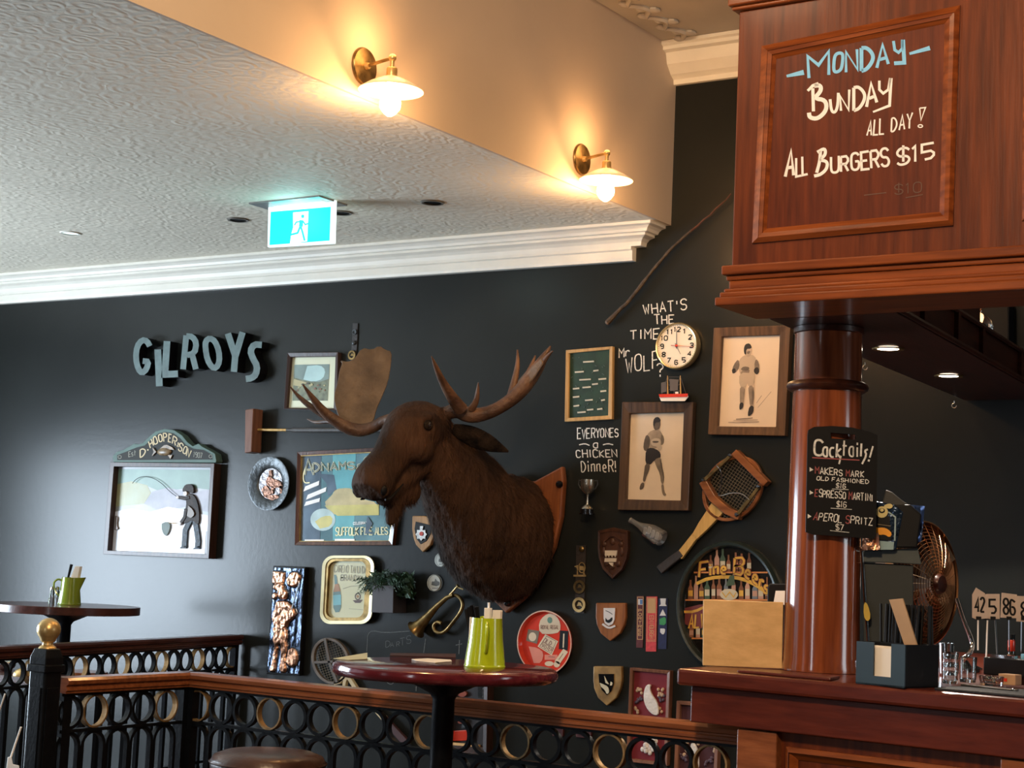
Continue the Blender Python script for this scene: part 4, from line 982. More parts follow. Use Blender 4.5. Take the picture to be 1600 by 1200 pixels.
ci = [(183, 719), (183, 711), (194, 707), (206, 702), (214, 699), (226, 696), (237, 686), (248, 677), (258, 675), (271, 677), (281, 685), (290, 695), (302, 701), (318, 703), (330, 710), (332, 718)]
MB().poly(WALL, ci, .0465).build('crest_field', mat('dark_crest', (.020, .020, .017), .55, spec=.2), t)
mb = MB(); gw = .0475
def arc_text(s, c, r0, a0, a1, hgt, w_, S=WALL, off=gw, mi=0):
    n = len(s)
    for i, ch in enumerate(s):
        if ch == ' ': continue
        a = a0 + (a1 - a0) * i / (n - 1); da = (a1 - a0) / (n - 1) * .38
        def pt(aa, rr): return (c[0] + rr * math.sin(aa) * .97, c[1] - rr * math.cos(aa))
        text(mb, S, ch, [pt(a - da, r0), pt(a + da, r0), pt(a + da, r0 + hgt), pt(a - da, r0 + hgt)], w_, off, mi=mi)
text(mb, WALL, 'D', [(219, 715), (227, 711), (227, 699), (219, 703)], 1.8, gw); mb.poly(WALL, ell(231, 703, 1.3, 1.3, 6), gw)
for ch, q in zip('HOOPER', (((235, 700), (240, 696), (236, 686), (232, 690)), ((241, 695), (247, 692), (243, 681), (239, 684)), ((249, 691), (254, 689), (252, 678), (247, 680)), ((256, 690), (261, 689), (260, 677), (255, 677)), ((263, 690), (267, 691), (268, 679), (264, 678)), ((269, 693), (274, 696), (277, 685), (271, 681)))):
    text(mb, WALL, ch, q, 1.7, gw)
text(mb, WALL, '&', [(276, 697), (279, 699), (281, 694), (278, 691)], 1, gw)
for ch, q in zip('SON', (((278, 703), (283, 706), (287, 695), (282, 691)), ((285, 707), (290, 710), (293, 699), (289, 697)), ((291, 712), (295, 714), (299, 704), (294, 701)))): text(mb, WALL, ch, q, 1.6, gw)
text(mb, WALL, 'Est', [(201, 714), (213, 711), (213, 703), (201, 706)], .9, gw, mi=1); text(mb, WALL, '1907', [(302, 714), (316, 716), (316, 708), (303, 706)], .9, gw, mi=1)
mb.ribbon(WALL, ell(187, 714, 2.6, 2.6, 10), .8, gw, mi=1, closed=True); mb.ribbon(WALL, ell(329, 713, 2.6, 2.6, 10), .8, gw, mi=1, closed=True)
mb.build('crest_lettering', [mat('cream_gilt', (.55, .42, .22), .5), mat('dull_gilt', (.2, .19, .14), .5)], t)
mb = MB(); fp = WALL(257, 706, .05)
mb.ball(fp, (.048, .014, .020), k=18); mb.plate(WALL, [(244, 706), (238, 699), (240, 706), (237, 713)], .055, .006); mb.plate(WALL, chaikin([(250, 701), (258, 694), (268, 698), (272, 703)], 1), .054, .006); mb.plate(WALL, [(262, 711), (266, 717), (269, 711)], .054, .006)
mb.build('carved_fish', mat('carved_fish', (.19, .13, .07), .35, var=.4, scale=40), t, smooth=True)

# --- generic frames
def framed(name, label, cat, o_, i_, depth, fm, bgm, inner_off=None, bev=.002):
    t = wt(name, label, cat, (o_[2][0] + o_[3][0]) / 2, max(p[1] for p in o_))
    MB().frame(WALL, o_, i_, depth, ioff=depth * .85).build('frame', fm, t, bevel=bev)
    bo = depth * .35 if inner_off is None else inner_off
    MB().poly(WALL, [tuple(a * 1.02 - b_ * .02 for a, b_ in zip(p, q)) for p, q in zip(i_, [i_[2], i_[3], i_[0], i_[1]])], bo).build('backing', bgm, t)
    return t, bo
# small landscape print
t, bo = framed('landscape_print', 'small framed landscape print with a cream mount, partly behind the antler', 'picture', [(449, 551), (528, 550), (526, 641), (443, 639)], [(454, 558), (524, 557), (521, 638), (448, 637)], .030, fdk, mat('cream_mount', (.72, .75, .55), .5, var=.03))
mb = MB(); pts = [(460, 570), (515, 569), (512, 626), (457, 626)]
mb.poly(WALL, pts, bo + .001, 0); mb.poly(WALL, [(460, 570), (515, 569), (514, 592), (498, 597), (478, 595), (460, 590)], bo + .0014, 1); mb.poly(WALL, chaikin([(480, 572), (500, 570), (509, 578), (505, 592), (490, 597), (474, 593)], 1), bo + .0018, 2); mb.poly(WALL, [(459, 592), (480, 598), (470, 604), (458, 602)], bo + .002, 3)
for i in range(16):
    u, v = random.uniform(461, 508), random.uniform(598, 612); mb.poly(WALL, ell(u, v, random.uniform(1, 3), random.uniform(1, 2.2), 7), bo + .0022 + i * .0001, random.choice((3, 4, 5)))
mb.build('print', [mat('print_green', (.13, .15, .09), .5, var=.4, scale=30), mat('print_teal', (.17, .24, .22), .5, var=.2), mat('print_sky', (.42, .62, .62), .5, var=.1), mat('print_straw', (.42, .38, .20), .5), mat('print_russet', (.20, .09, .05), .5), mat('print_dark', (.06, .08, .05), .5)], t)

# --- brewery mirror
t, bo = framed('brewery_mirror', 'framed advertising mirror in teal and yellow lettered ADNAMS, behind the moose muzzle', 'mirror', [(464, 706), (630, 697), (613, 852), (460, 852)], [(470, 712), (628, 704), (608, 845), (467, 846)], .026, wood('mirror_frame', (.06, .022, .014), (.12, .045, .025), .25, 'Z', coat=.5), mat('teal_mirror', (.12, .21, .24), .12, .35, var=.25, scale=5, col2=(.20, .38, .42)), bev=.003)
mb = MB(); b1 = bo + .001; Q = lambda pts, mi, k=0: mb.poly(WALL, pts, b1 + .0004 * k, mi)
Q([(520, 709), (556, 707), (553, 844), (520, 844)], 1); Q([(470, 713), (502, 711), (500, 844), (467, 844)], 2)
Q(chaikin([(519, 773), (524, 764), (545, 762), (553, 766), (560, 778), (592, 786), (592, 805), (525, 806), (510, 796), (508, 784)], 1), 3, 1)
Q(chaikin([(507, 790), (592, 788), (592, 805), (527, 806)], 0), 4, 2)
Q(ell(504.5, 812, 19.5, 17.5, 24), 5, 3); Q(chaikin([(492, 815), (505, 806), (520, 806), (518, 822), (500, 826)], 1), 4, 4)
Q([(497, 740), (522, 742), (526, 765), (512, 775), (510, 755)], 2, 1)
for s, q in (('A', [(476, 742), (490, 742), (485, 717), (478, 719)]), ('DNAMS', [(489, 737), (554, 733), (553, 722), (489, 724)]), ('&', [(557, 733), (564, 732), (565, 725), (559, 726)]), ('C', [(568, 733), (580, 731), (580, 713), (569, 715)])):
    text(mb, WALL, s, q, 2.6, b1 + .003, mi=6); text(mb, WALL, s, q, 1.3, b1 + .0034, mi=7)
mb.ribbon(WALL, chaikin([(480, 725), (473, 742), (475, 755), (484, 754)], 2), 1.6, b1 + .003, mi=6)
for a, b_, c_, d_, h_ in ((474, 768, 498, 758, 9), (478, 781, 509, 768, 9), (475, 791, 499, 784, 8)): Q([(a, b_), (c_, d_), (c_ + 1, d_ - h_ + 2), (a + 3, b_ - h_ + 1)], 8, 6)
text(mb, WALL, 'SUFFOLK FINE ALES', [(524, 837), (606, 835), (605, 824), (525, 824)], 1.5, b1 + .003, mi=6, gap=1)
text(mb, WALL, 'CELEBRATED', [(552, 820), (579, 818), (579, 815), (552, 816)], .8, b1 + .003, mi=8)
Q([(476, 843), (506, 843), (506, 845), (476, 845)], 8, 5); Q([(523, 842), (554, 842), (554, 845), (523, 845)], 8, 5); Q([(574, 806), (582, 818), (576, 830), (586, 834), (570, 834), (572, 818)], 2, 8)
mb.build('printed_design', [M['paper'], mat('aqua_glass_print', (.16, .42, .45), .15, .2, var=.15), mat('slate_glass_print', (.10, .14, .18), .15, .3, var=.3), mat('straw_glass_print', (.50, .42, .22), .2, var=.2, scale=12), mat('yellow_glass_print', (.55, .50, .17), .2, var=.15, scale=12), mat('pale_roundel', (.42, .55, .55), .2, var=.2, scale=12), mat('gilt_lettering', (.50, .44, .24), .3, .3), mat('dark_lettering', (.03, .06, .07), .4), M['white']], t)
MB().frame(WALL, [(468.5, 710.5), (629, 702), (610, 847), (465.5, 848)], [(470.5, 713), (627, 705), (607.5, 844.5), (467.5, 845.5)], .023, ioff=.02).build('gilt_slip', M['brass'], t)

# --- mallet
t = wt('wooden_mallet', 'long handled wooden croquet mallet hung level on the dark wall behind the antler', 'mallet', 395, 708)
hc = [WALL(390, 640, .045), WALL(390, 705, .045)]
mb = MB(); mb.solid([WALL(u, v, .085) for u, v in ((383, 640), (396, 638), (393, 706), (382, 708))], [WALL(u, v, .085) - Vector((0, -.07, 0)) for u, v in ((383, 640), (396, 638), (393, 706), (382, 708))])
mb.build('mallet_head', wood('mallet_wood', (.16, .065, .038), (.25, .11, .065), .5, 'Z'), t, bevel=.004)
MB().tube([WALL(394, 671.5, .045), WALL(449, 672, .045)], .0062, 10).build('shaft', M['racketl'], t, smooth=True)
MB().tube([WALL(448, 672, .045), WALL(456, 672, .045), WALL(458, 672, .045), WALL(600, 672, .045)], [.007, .007, .0115, .0115], 10).build('grip', mat('cord_grip', (.05, .045, .042), .6, bump=.3), t, smooth=True)

# --- horse brass straps
def strap(label, pts, w_, meds, cat='horse brass'):
    t = wt('horse_brass_strap', label, cat, pts[-1][0], pts[-1][1])
    mb = MB(); mb.ribbon(WALL, pts, w_, .006, .005); mb.build('leather_strap', M['grip'], t)
    for u, v, r, kind, m in meds:
        c = WALL(u, v, .009); mb = MB()
        if kind == 'ring': mb.lathe(c, [(r * .62, 0), (r, 0), (r, .004), (r * .62, .004), (r * .62, 0)], (0, -1, 0), 22, cap=False); mb.poly(WALL, [(u - r * 120, v + r * 60), (u - r * 40, v - r * 150), (u + r * 90, v - r * 90), (u + r * 160, v + r * 120), (u + r * 40, v + r * 40)], .011)
        elif kind == 'horse':
            for q in ([(u - 9, v - 5), (u - 4, v - 7), (u + 6, v - 5), (u + 7, v + 1), (u - 4, v + 1), (u - 5, v - 3)], [(u - 4, v), (u - 3, v + 9), (u - 5, v + 9)], [(u + 5, v), (u + 8, v + 9), (u + 5, v + 9)], [(u - 10, v + 8), (u + 9, v + 8), (u + 9, v + 11), (u - 10, v + 11)]): mb.plate(WALL, q, .012, .004)
            mb.ribbon(WALL, ell(u + 3, v - 3, 5, 8, 14), 1.2, .012, .003, closed=True)
        else: mb.lathe(c, [(.001, 0), (r, 0), (r, .003), (r * .7, .006), (.001, .007)], (0, -1, 0), 16)
        mb.build('brass_medallion', m, t, smooth=True)
    return t
strap('dark horse brass strap hanging just above the flat antler palm', [(555, 505), (554, 535), (552, 560)], 8, [(554, 519, .012, 'ring', M['pewter']), (553, 536, .010, 'disc', M['pewter']), (550, 555, .022, 'ring', M['brassd'])])
strap('long leather strap with horse brasses beside the carved dark shield', [(908, 852), (907, 900), (905, 958)], 15, [(909, 858, .012, 'disc', M['brassd']), (906, 890, .02, 'horse', M['brass']), (905.5, 917, .028, 'ring', M['brassd']), (905, 945, .031, 'ring', M['brass'])])

# --- plate with horse relief
t = wt('relief_plate', 'round pewter plate with a coppery horse relief in the middle', 'plate', 425, 798)
c = WALL(426, 756, 0); R = (WALL(426, 715).z - WALL(426, 799).z) / 2
MB().lathe(c, [(.001, .012), (R * .58, .012), (R * .62, .018), (R * .70, .02), (R * .96, .032), (R, .031), (R * .98, .026), (R * .6, .004), (.001, .004)], (0, -1, 0), 48).build('rim', M['pewter'], t, smooth=True)
MB().lathe(c, [(.001, .0145), (R * .57, .0145)], (0, -1, 0), 40, cap=False).build('centre', mat('bright_pewter', (.20, .19, .20), .35, .6, var=.4, scale=40, bump=.5), t)
hm = mat('copper_relief', (.11, .05, .03), .3, .7, var=.5, scale=50, bump=.5); mb = MB()
for q in (chaikin([(415, 752), (418, 745), (422, 742), (425, 748), (434, 750), (440, 755), (441, 768), (438, 762), (432, 762), (424, 762), (417, 758)], 1), [(423, 760), (428, 760), (426, 772), (424, 772)], [(436, 760), (441, 758), (440, 771), (437, 771)], chaikin([(408, 765), (415, 757), (420, 764), (425, 772), (412, 776)], 1), chaikin([(412, 776), (430, 772), (438, 777), (425, 782)], 1), [(420, 736), (424, 734), (425, 744), (420, 745)]): mb.plate(WALL, q, .021, .006)
mb.build('horse_relief', hm, t, smooth=True)

# --- copper panel
t = wt('copper_panel', 'tall beaten copper relief panel of a standing soldier with drum', 'relief panel', 445, 1056)
MB().plate(WALL, [(427, 884), (477, 886), (468, 1056), (416, 1053)], .030).build('backing_board', M['black'], t, bevel=.003)
# crumpled foil sheet built from a displaced grid
def foil(S, quad, off, nx, ny, amp, mi=0, fq=30):
    mb = MB(); (a, b_, c, d) = quad; vs = []
    for j in range(ny + 1):
        for i in range(nx + 1):
            s_, q_ = i / nx, j / ny
            u = (a[0] * (1 - s_) + b_[0] * s_) * (1 - q_) + (d[0] * (1 - s_) + c[0] * s_) * q_; v = (a[1] * (1 - s_) + b_[1] * s_) * (1 - q_) + (d[1] * (1 - s_) + c[1] * s_) * q_
            p = S(u, v, off); vs.append(p + S.n * (noise.noise(Vector((p.x * fq * 1.6, 3, p.z * fq * .45))) * amp))
    return mb.add(vs, [(j * (nx + 1) + i, j * (nx + 1) + i + 1, (j + 1) * (nx + 1) + i + 1, (j + 1) * (nx + 1) + i) for j in range(ny) for i in range(nx)], mi)
FIG = [([(427, 892), (446, 894), (444, 912), (426, 912)], .5), (ell(437, 917, 9, 6, 14), .9), (ell(443, 928, 7.5, 9, 14), 1.0), (ell(430, 931, 4, 5, 10), .7),
       (chaikin([(434, 940), (448, 938), (461, 948), (464, 962), (452, 972), (449, 982), (430, 982), (427, 962)], 1), 1.0), (chaikin([(429, 980), (450, 979), (450, 1000), (446, 1012), (438, 1004), (432, 1012), (428, 1000)], 1), .9),
       (chaikin([(430, 1008), (436, 1006), (433, 1030), (432, 1048), (421, 1050), (426, 1035)], 1), .7), (chaikin([(441, 1003), (451, 1000), (447, 1030), (450, 1050), (438, 1051), (440, 1030)], 1), .8), (chaikin([(452, 1015), (460, 1011), (467, 1020), (465, 1037), (456, 1043), (448, 1035)], 1), .7), (chaikin([(449, 905), (454, 895), (464, 893), (472, 900), (468, 912), (460, 918), (450, 914)], 1), .6)]
def inpoly(u, v, p):
    c = False; n = len(p)
    for i in range(n):
        a, b_ = p[i], p[i - 1]
        if (a[1] > v) != (b_[1] > v) and u < (b_[0] - a[0]) * (v - a[1]) / (b_[1] - a[1]) + a[0]: c = not c
    return c
NX, NY = 60, 190; (a, b_, c, d) = [(429, 887), (475, 889), (467, 1053), (418, 1050)]
H_ = [[0] * (NX + 1) for _ in range(NY + 1)]; UV = {}
for j in range(NY + 1):
    for i in range(NX + 1):
        s_, q_ = i / NX, j / NY
        u = (a[0] * (1 - s_) + b_[0] * s_) * (1 - q_) + (d[0] * (1 - s_) + c[0] * s_) * q_; v = (a[1] * (1 - s_) + b_[1] * s_) * (1 - q_) + (d[1] * (1 - s_) + c[1] * s_) * q_
        UV[i, j] = (u, v); H_[j][i] = max([h for p, h in FIG if inpoly(u, v, p)] + [0])
IN = [[h > 0 for h in r] for r in H_]
for _ in range(3): H_ = [[(H_[j][i] * 2 + H_[max(0, j - 1)][i] + H_[min(NY, j + 1)][i] + H_[j][max(0, i - 1)] + H_[j][min(NX, i + 1)]) / 6 for i in range(NX + 1)] for j in range(NY + 1)]
mb = MB(); vs = []
for j in range(NY + 1):
    for i in range(NX + 1):
        p = WALL(*UV[i, j], .036); k = H_[j][i]
        vs.append(p + WALL.n * (k * .016 + noise.noise(Vector((p.x * 70, 3, p.z * 42))) * (.0045 * k + .0015) + noise.noise(Vector((p.x * 60, 9, p.z * 9))) * .004 * (1 - k)))
cu_ = []; gr_ = []
for j in range(NY):
    for i in range(NX):
        f_ = (j * (NX + 1) + i, j * (NX + 1) + i + 1, (j + 1) * (NX + 1) + i + 1, (j + 1) * (NX + 1) + i); (cu_ if IN[j][i] else gr_).append(f_)
MB().add(vs, gr_).build('foil_ground', M['bluefoil'], t, smooth=True)
MB().add(vs, cu_).build('soldier_relief', M['copper'], t, smooth=True)
MB().ribbon(WALL, [(468, 910), (460, 935), (452, 965)], 1.5, .052, .004).build('drumstick_ribbon', M['steel'], t)

# --- oval brandy tray
t = wt('brandy_tray', 'cream rounded rectangular brandy tray with a brass coloured rim', 'tray', 543, 975)
def rr(u0, v0, u1, v1, r, du=0):
    out = []
    for cx_, cy_, a0 in ((u1 - r, v0 + r, -90), (u1 - r, v1 - r, 0), (u0 + r, v1 - r, 90), (u0 + r, v0 + r, 180)):
        for k in range(7):
            a = R3(a0 + 15 * k); out.append((cx_ + r * math.cos(a) + du * (cy_ + r * math.sin(a) - v0) / (v1 - v0), cy_ + r * math.sin(a)))
    return out
MB().frame(WALL, rr(504, 868, 585, 975, 17, -5), rr(509, 872, 580, 970, 14, -5), .032, .006, ioff=.031).build('rim', mat('gilt_rim', (.60, .52, .30), .3, .4), t)
MB().frame(WALL, rr(508, 872, 581, 971, 15, -5), rr(517, 877, 576, 965, 11, -5), .031, .004, ioff=.010).build('wall_of_tray', M['brassd'], t)
MB().poly(WALL, rr(513, 874, 578, 967, 12, -5), .0105).build('face', mat('cream_tray', (.58, .57, .35), .4, var=.04), t)
mb = MB(); o = .0115
text(mb, WALL, 'CARENO TANUNDA', [(522, 894), (573, 896), (573, 885), (523, 883)], 1.2, o, mi=0, gap=1); text(mb, WALL, 'BRANDY', [(532, 907), (563, 908), (563, 899), (533, 898)], 1.6, o, mi=0)
mb.poly(WALL, chaikin([(522, 898), (526, 898), (528, 915), (533, 925), (533, 956), (521, 957), (520, 926), (523, 915)], 1), o, 1); mb.poly(WALL, [(520.5, 930), (533, 929), (533, 945), (520.5, 946)], o + .0004, 2); mb.poly(WALL, [(523, 913), (529, 912), (532, 924), (521, 925)], o + .0004, 3)
mb.ribbon(WALL, [(536, 920), (548, 916), (575, 914)], .8, o, mi=0); mb.ribbon(WALL, ell(559, 932, 4, 5, 12), 1.6, o, mi=4, closed=True); mb.poly(WALL, [(551, 938), (567, 937), (563, 942), (555, 942)], o, 4); mb.poly(WALL, ell(559, 932, 2, 2.5, 8), o, 3); mb.ribbon(WALL, [(545, 951), (568, 953)], .7, o, mi=0)
mb.build('printed_label', [mat('grey_print', (.30, .29, .20), .5), mat('bottle_teal', (.07, .16, .15), .4), mat('label_blue', (.12, .36, .40), .4), mat('amber', (.30, .13, .03), .4), mat('dark_print', (.09, .05, .04), .5)], t)

# --- planter box with fern
t = wt('planter_box', 'small dark wall box holding a dark green fern beside the brandy tray', 'planter', 598, 958)
MB().plate(WALL, [(582, 914), (615, 915), (614, 958), (580, 957)], .10, .098).build('box', mat('slate_box', (.045, .038, .042), .6), t, bevel=.002)
fern = MB(); rnd = random.Random(5)
for k in range(230):
    b0 = WALL(rnd.uniform(583, 615), rnd.uniform(906, 916), rnd.uniform(.03, .09)); an_ = rnd.uniform(-1, 1); L_ = rnd.uniform(.05, .13)
    dx = Vector((an_, rnd.uniform(-.35, .25), rnd.uniform(.15, .6))).normalized(); pts = [b0 + dx * L_ * f + Vector((0, 0, -.07 * f * f)) for f in (0, .33, .66, 1)]
    for i in range(3):
        for sgn in (-1, 1):
            for q in range(2):
                p = pts[i].lerp(pts[i + 1], q * .5); s_ = dx.cross(Vector((0, -1, .2))).normalized() * sgn; w_ = .026 * (1 - (i + q * .5) / 3.4)
                fern.add([p, p + dx * .006, p + s_ * w_ + dx * .012 + Vector((0, rnd.uniform(-.006, .006), -.004))], [(0, 1, 2)])
    fern.tube(pts, .0008, 3, cap=False)
for k in range(420):
    b0 = WALL(rnd.uniform(580, 646), rnd.uniform(893, 928), rnd.uniform(.03, .07)); fern.add([b0, b0 + Vector((rnd.uniform(-.02, .02), 0, -.02)), b0 + Vector((rnd.uniform(-.03, .03), -.01, rnd.uniform(-.03, .02)))], [(0, 1, 2)])
o = fern.build('fern_foliage', mat('fern_green', (.010, .032, .010), .6, var=.4, scale=20, col2=(.02, .07, .018)), t); o['kind'] = 'stuff'

# --- shields
def shield(label, u0, v0, u1, v1, dep, m, top=0, slant=0):
    cu = (u0 + u1) / 2; h_ = v1 - v0
    q = [(u0, v0), (cu, v0 - top), (u1, v0 + slant), (u1 + .5, v0 + h_ * .38), (u1 - 2, v0 + h_ * .58), (cu + (u1 - cu) * .62, v0 + h_ * .80), (cu - 1, v1), (cu - (cu - u0) * .68, v0 + h_ * .80), (u0 + 1, v0 + h_ * .56), (u0 - .5, v0 + h_ * .36)]
    t = wt('heraldic_shield', label, 'shield', cu, v1); MB().plate(WALL, q, dep).build('wooden_shield', m, t, bevel=.004); return t, q
def shrink(q, k):
    cu = sum(p[0] for p in q) / len(q); cv = sum(p[1] for p in q) / len(q); return [(cu + (p[0] - cu) * k, cv + (p[1] - cv) * k) for p in q]
silver = mat('silvered_badge', (.5, .48, .45), .3, .5, var=.3, scale=60)
t, q = shield('pale oak shield with a silver star badge on black, under the moose bell', 644, 806, 679, 863, .02, M['oak'], 0, 3)
MB().plate(WALL, shrink([(649, 814), (674, 820), (673, 834), (666, 846), (657, 851), (650, 842), (647, 826)], .95), .0225, .003).build('black_field', M['black'], t)
mb = MB(); mb.plate(WALL, [(658 + (7.5 if k % 2 else 9.5) * math.cos(k * PI / 8) * .95, 835 + (7 if k % 2 else 10) * math.sin(k * PI / 8)) for k in range(16)], .027, .005); mb.plate(WALL, [(656, 822), (661, 822), (660, 828), (656, 828)], .027, .004); mb.build('star_badge', silver, t)
MB().plate(WALL, ell(658, 834, 3, 3.4, 10), .030, .003).build('badge_centre', M['red'], t)
t, q = shield('dark carved wooden shield with a small white coat of arms', 934, 829, 981, 905, .022, M['walnut'], 5)
MB().frame(WALL, shrink(q, .98), shrink(q, .86), .028, .006, ioff=.026).build('carved_border', M['walnut'], t)
mb = MB()
for cu, cv, ru, rv in ((957, 846, 5, 6), (944, 850, 5, 5), (970, 850, 5, 5), (943, 862, 4, 8), (971, 862, 4, 8), (948, 880, 5, 5), (966, 881, 5, 5), (956, 886, 6, 4)): mb.ball(WALL(cu, cv, .023), (ru * .0026, .006, rv * .0026), k=10)
mb.ribbon(WALL, chaikin([(944, 845), (957, 834), (971, 845)], 2), 3, .030, .006); mb.build('carved_relief', M['walnut'], t, smooth=True)
mb = MB(); mb.plate(WALL, [(945, 860), (964, 860), (963, 868), (945, 868)], .030, .006); mb.plate(WALL, [(945, 872), (963, 872), (962, 878), (944, 878)], .030, .006); mb.plate(WALL, [(951, 879), (958, 879), (957, 885), (952, 881)], .030, .006)
for u in (946.5, 951, 956, 961): mb.plate(WALL, [(u - 2, 866), (u + 2, 866), (u, 871)], .0305, .005)
mb.build('white_arms', mat('bone_white', (.66, .58, .47), .6), t)
t, q = shield('plain brown shield with a white badge, in the middle row of shields', 931, 942, 977, 1002, .02, M['shieldb'])
mb = MB(); mb.plate(WALL, [(943, 950), (961, 950), (960, 968), (957, 975), (951, 978), (945, 974), (943, 966)], .024, .005); mb.ribbon(WALL, chaikin([(941, 975), (951, 982), (961, 978)], 2), 3, .025, .005); mb.build('white_badge', mat('badge_white', (.6, .57, .55), .5), t)
mb = MB(); mb.poly(WALL, chaikin([(946, 965), (950, 970), (957, 963), (957, 970), (951, 974), (946, 971)], 1), .0245); mb.ribbon(WALL, [(946, 954), (951, 956), (957, 960)], .9, .0245); mb.build('black_charge', M['black'], t)
t, q = shield('gold edged shield with a white beast on black, lowest of the shields', 927, 1041, 971, 1103, .02, mat('gilded_shield', (.26, .15, .055), .35, .2, var=.3, scale=20, col2=(.45, .28, .10)))
MB().plate(WALL, [(935, 1053), (959, 1053), (959, 1068), (955, 1080), (948, 1086), (940, 1078), (936, 1066)], .0225, .003).build('black_field', M['blackg'], t)
mb = MB()
for q in (chaikin([(937, 1067), (942, 1069), (950, 1073), (952, 1082), (948, 1085), (945, 1078), (939, 1073)], 1), chaikin([(944, 1056), (948, 1064), (952, 1070), (946, 1067)], 1), [(954, 1065), (957, 1067), (956, 1071), (953, 1071)]): mb.plate(WALL, q, .025, .003)
mb.build('white_beast', mat('cream_paint_charge', (.62, .58, .42), .5), t)

# --- small round badges
for i, (u, v, r, lb) in enumerate(((680, 911, .0375, 'white printed ceramic roundel, largest and lowest beside the bugle'), (690, 875, .031, 'white ceramic roundel partly hidden by the moose chest, upper one'), (713, 892, .026, 'small greenish ceramic roundel just under the moose chest'))):
    t = wt('ceramic_roundel', lb, 'roundel', u, v, 'ceramic roundels under the moose')
    MB().lathe(WALL(u, v, 0), [(.001, 0), (r, 0), (r, .008), (r * .94, .012), (.001, .012)], (0, -1, 0), 32).build('disc', mat('glazed_white', (.5, .5, .44) if i < 2 else (.42, .47, .33), .3), t, smooth=True)
    mb = MB(); k = r / .0375
    for q in (chaikin([(u - 6 * k, v + 3 * k), (u - 5 * k, v - 3 * k), (u - 1, v - 2 * k), (u, v - 8 * k), (u + 3 * k, v - 3 * k), (u + 7 * k, v - 2 * k), (u + 7 * k, v + 3 * k), (u + 2, v + 5 * k)], 1),): mb.poly(WALL, q, .0125)
    mb.ribbon(WALL, ell(u, v, 11 * k, 13 * k, 20), .6, .0125, closed=True); mb.ribbon(WALL, [(u - 5 * k, v + 8 * k), (u + 5 * k, v + 8 * k)], 1, .0125); mb.build('printed_ship', mat('grey_transfer', (.09, .09, .08), .5), t)

# --- bugle
t = wt('bugle', 'old brass bugle hung slanting on the wall behind the near table', 'bugle', 660, 992)
B = lambda u, v, o=.045: WALL(u, v, o)
mb = MB(); q = [(650, 984, .046), (652, 982, .036), (657, 976, .026), (668, 964, .019), (682, 948, .013), (698, 934, .010), (708, 930, .009)]
mb.tube([B(a, b_) for a, b_, _ in q], [r for *_, r in q], 20, cap=False); mb.build('bell', M['brassd'], t, smooth=True)
lp_ = chaikin([(700, 933), (712, 929), (721, 936), (724, 946), (719, 958), (708, 972), (697, 986), (688, 990), (679, 986), (677, 977), (683, 971), (690, 974)], 2)
MB().tube([B(u, v, .035) for u, v in lp_], .0085, 10).build('tubing', M['brassd'], t, smooth=True)
MB().tube([B(700, 933), B(708, 924), B(714, 917), B(716, 915)], [.006, .005, .005, .011], 10).build('mouthpiece', M['brass'], t, smooth=True)
MB().tube([B(716, 918), B(724, 921)], .003, 6).build('mouthpiece_cap', M['brass'], t)

# --- rackets
def racket(label, head_c, ru, rv, rot, neck, grip0, grip1, frm, hnd, sw=.010, nx=12, ny=14):
    t = wt('wooden_racket', label, 'racket', grip1[0], grip1[1])
    hp = ell(head_c[0], head_c[1], ru, rv, 40, rot)
    MB().ribbon(WALL, hp, sw * 380, .032, .018, closed=True).build('head_frame', frm, t, bevel=.002)
    mb = MB(); ca, sa = math.cos(rot), math.sin(rot)
    for k in range(1, nx):
        x = -ru + 2 * ru * k / nx; h_ = rv * math.sqrt(max(0, 1 - (x / ru) ** 2)); a = [(head_c[0] + x * ca - y * sa, head_c[1] + x * sa + y * ca) for y in (-h_, h_)]; mb.tube([WALL(*a[0], .024), WALL(*a[1], .024)], .0009, 4, cap=False)
    for k in range(1, ny):
        y = -rv + 2 * rv * k / ny; h_ = ru * math.sqrt(max(0, 1 - (y / rv) ** 2)); a = [(head_c[0] + x * ca - y * sa, head_c[1] + x * sa + y * ca) for x in (-h_, h_)]; mb.tube([WALL(*a[0], .0245), WALL(*a[1], .0245)], .0009, 4, cap=False)
    mb.build('strings', M['gut'], t)
    for q in neck: MB().ribbon(WALL, q[0], q[1], .032, .02, w1=q[2]).build('throat', hnd, t, bevel=.002)
    return t
t = racket('old wooden tennis racket clamped in a square press, handle slanting down', (1144, 763), 41, 52, R3(33), [([(1121, 793), (1098, 822), (1084, 840)], 24, 10), ([(1086, 836), (1060, 870)], 10, 12)], (0, 0), (1029, 892), M['racketd'], M['racketl'], sw=.014, nx=18, ny=22)
MB().ribbon(WALL, [(1064, 864), (1049, 875), (1029, 891)], 12, .034, .022, w1=14).build('grip', M['grip'], t, bevel=.004)
prs = M['racketd']
MB().ribbon(WALL, [(1146, 706), (1196, 756)], 11, .050, .04).build('press_bar', prs, t, bevel=.003)
MB().ribbon(WALL, [(1097, 752), (1112, 778), (1135, 798), (1155, 807)], 12, .050, .04).build('press_bar', prs, t, bevel=.003)
for a, b_ in (((1142, 711), (1100, 750)), ((1186, 760), (1152, 804))):
    MB().ribbon(WALL, [a, b_], 5, .056, .01).build('press_side', M['brassd'], t, bevel=.001)
    for c in (a, b_): MB().lathe(WALL(c[0], c[1], .05), [(.001, 0), (.009, 0), (.009, .010), (.005, .016), (.001, .016)], (0, -1, 0), 12).build('wing_nut', M['steel'], t, smooth=True)
MB().tube([WALL(u, v, .058) for u, v in chaikin([(1119, 726), (1128, 737), (1127, 758), (1122, 774), (1127, 775), (1142, 770), (1160, 771), (1171, 781)], 1)], .0022, 6).build('spring_wire', M['steel'], t, smooth=True)
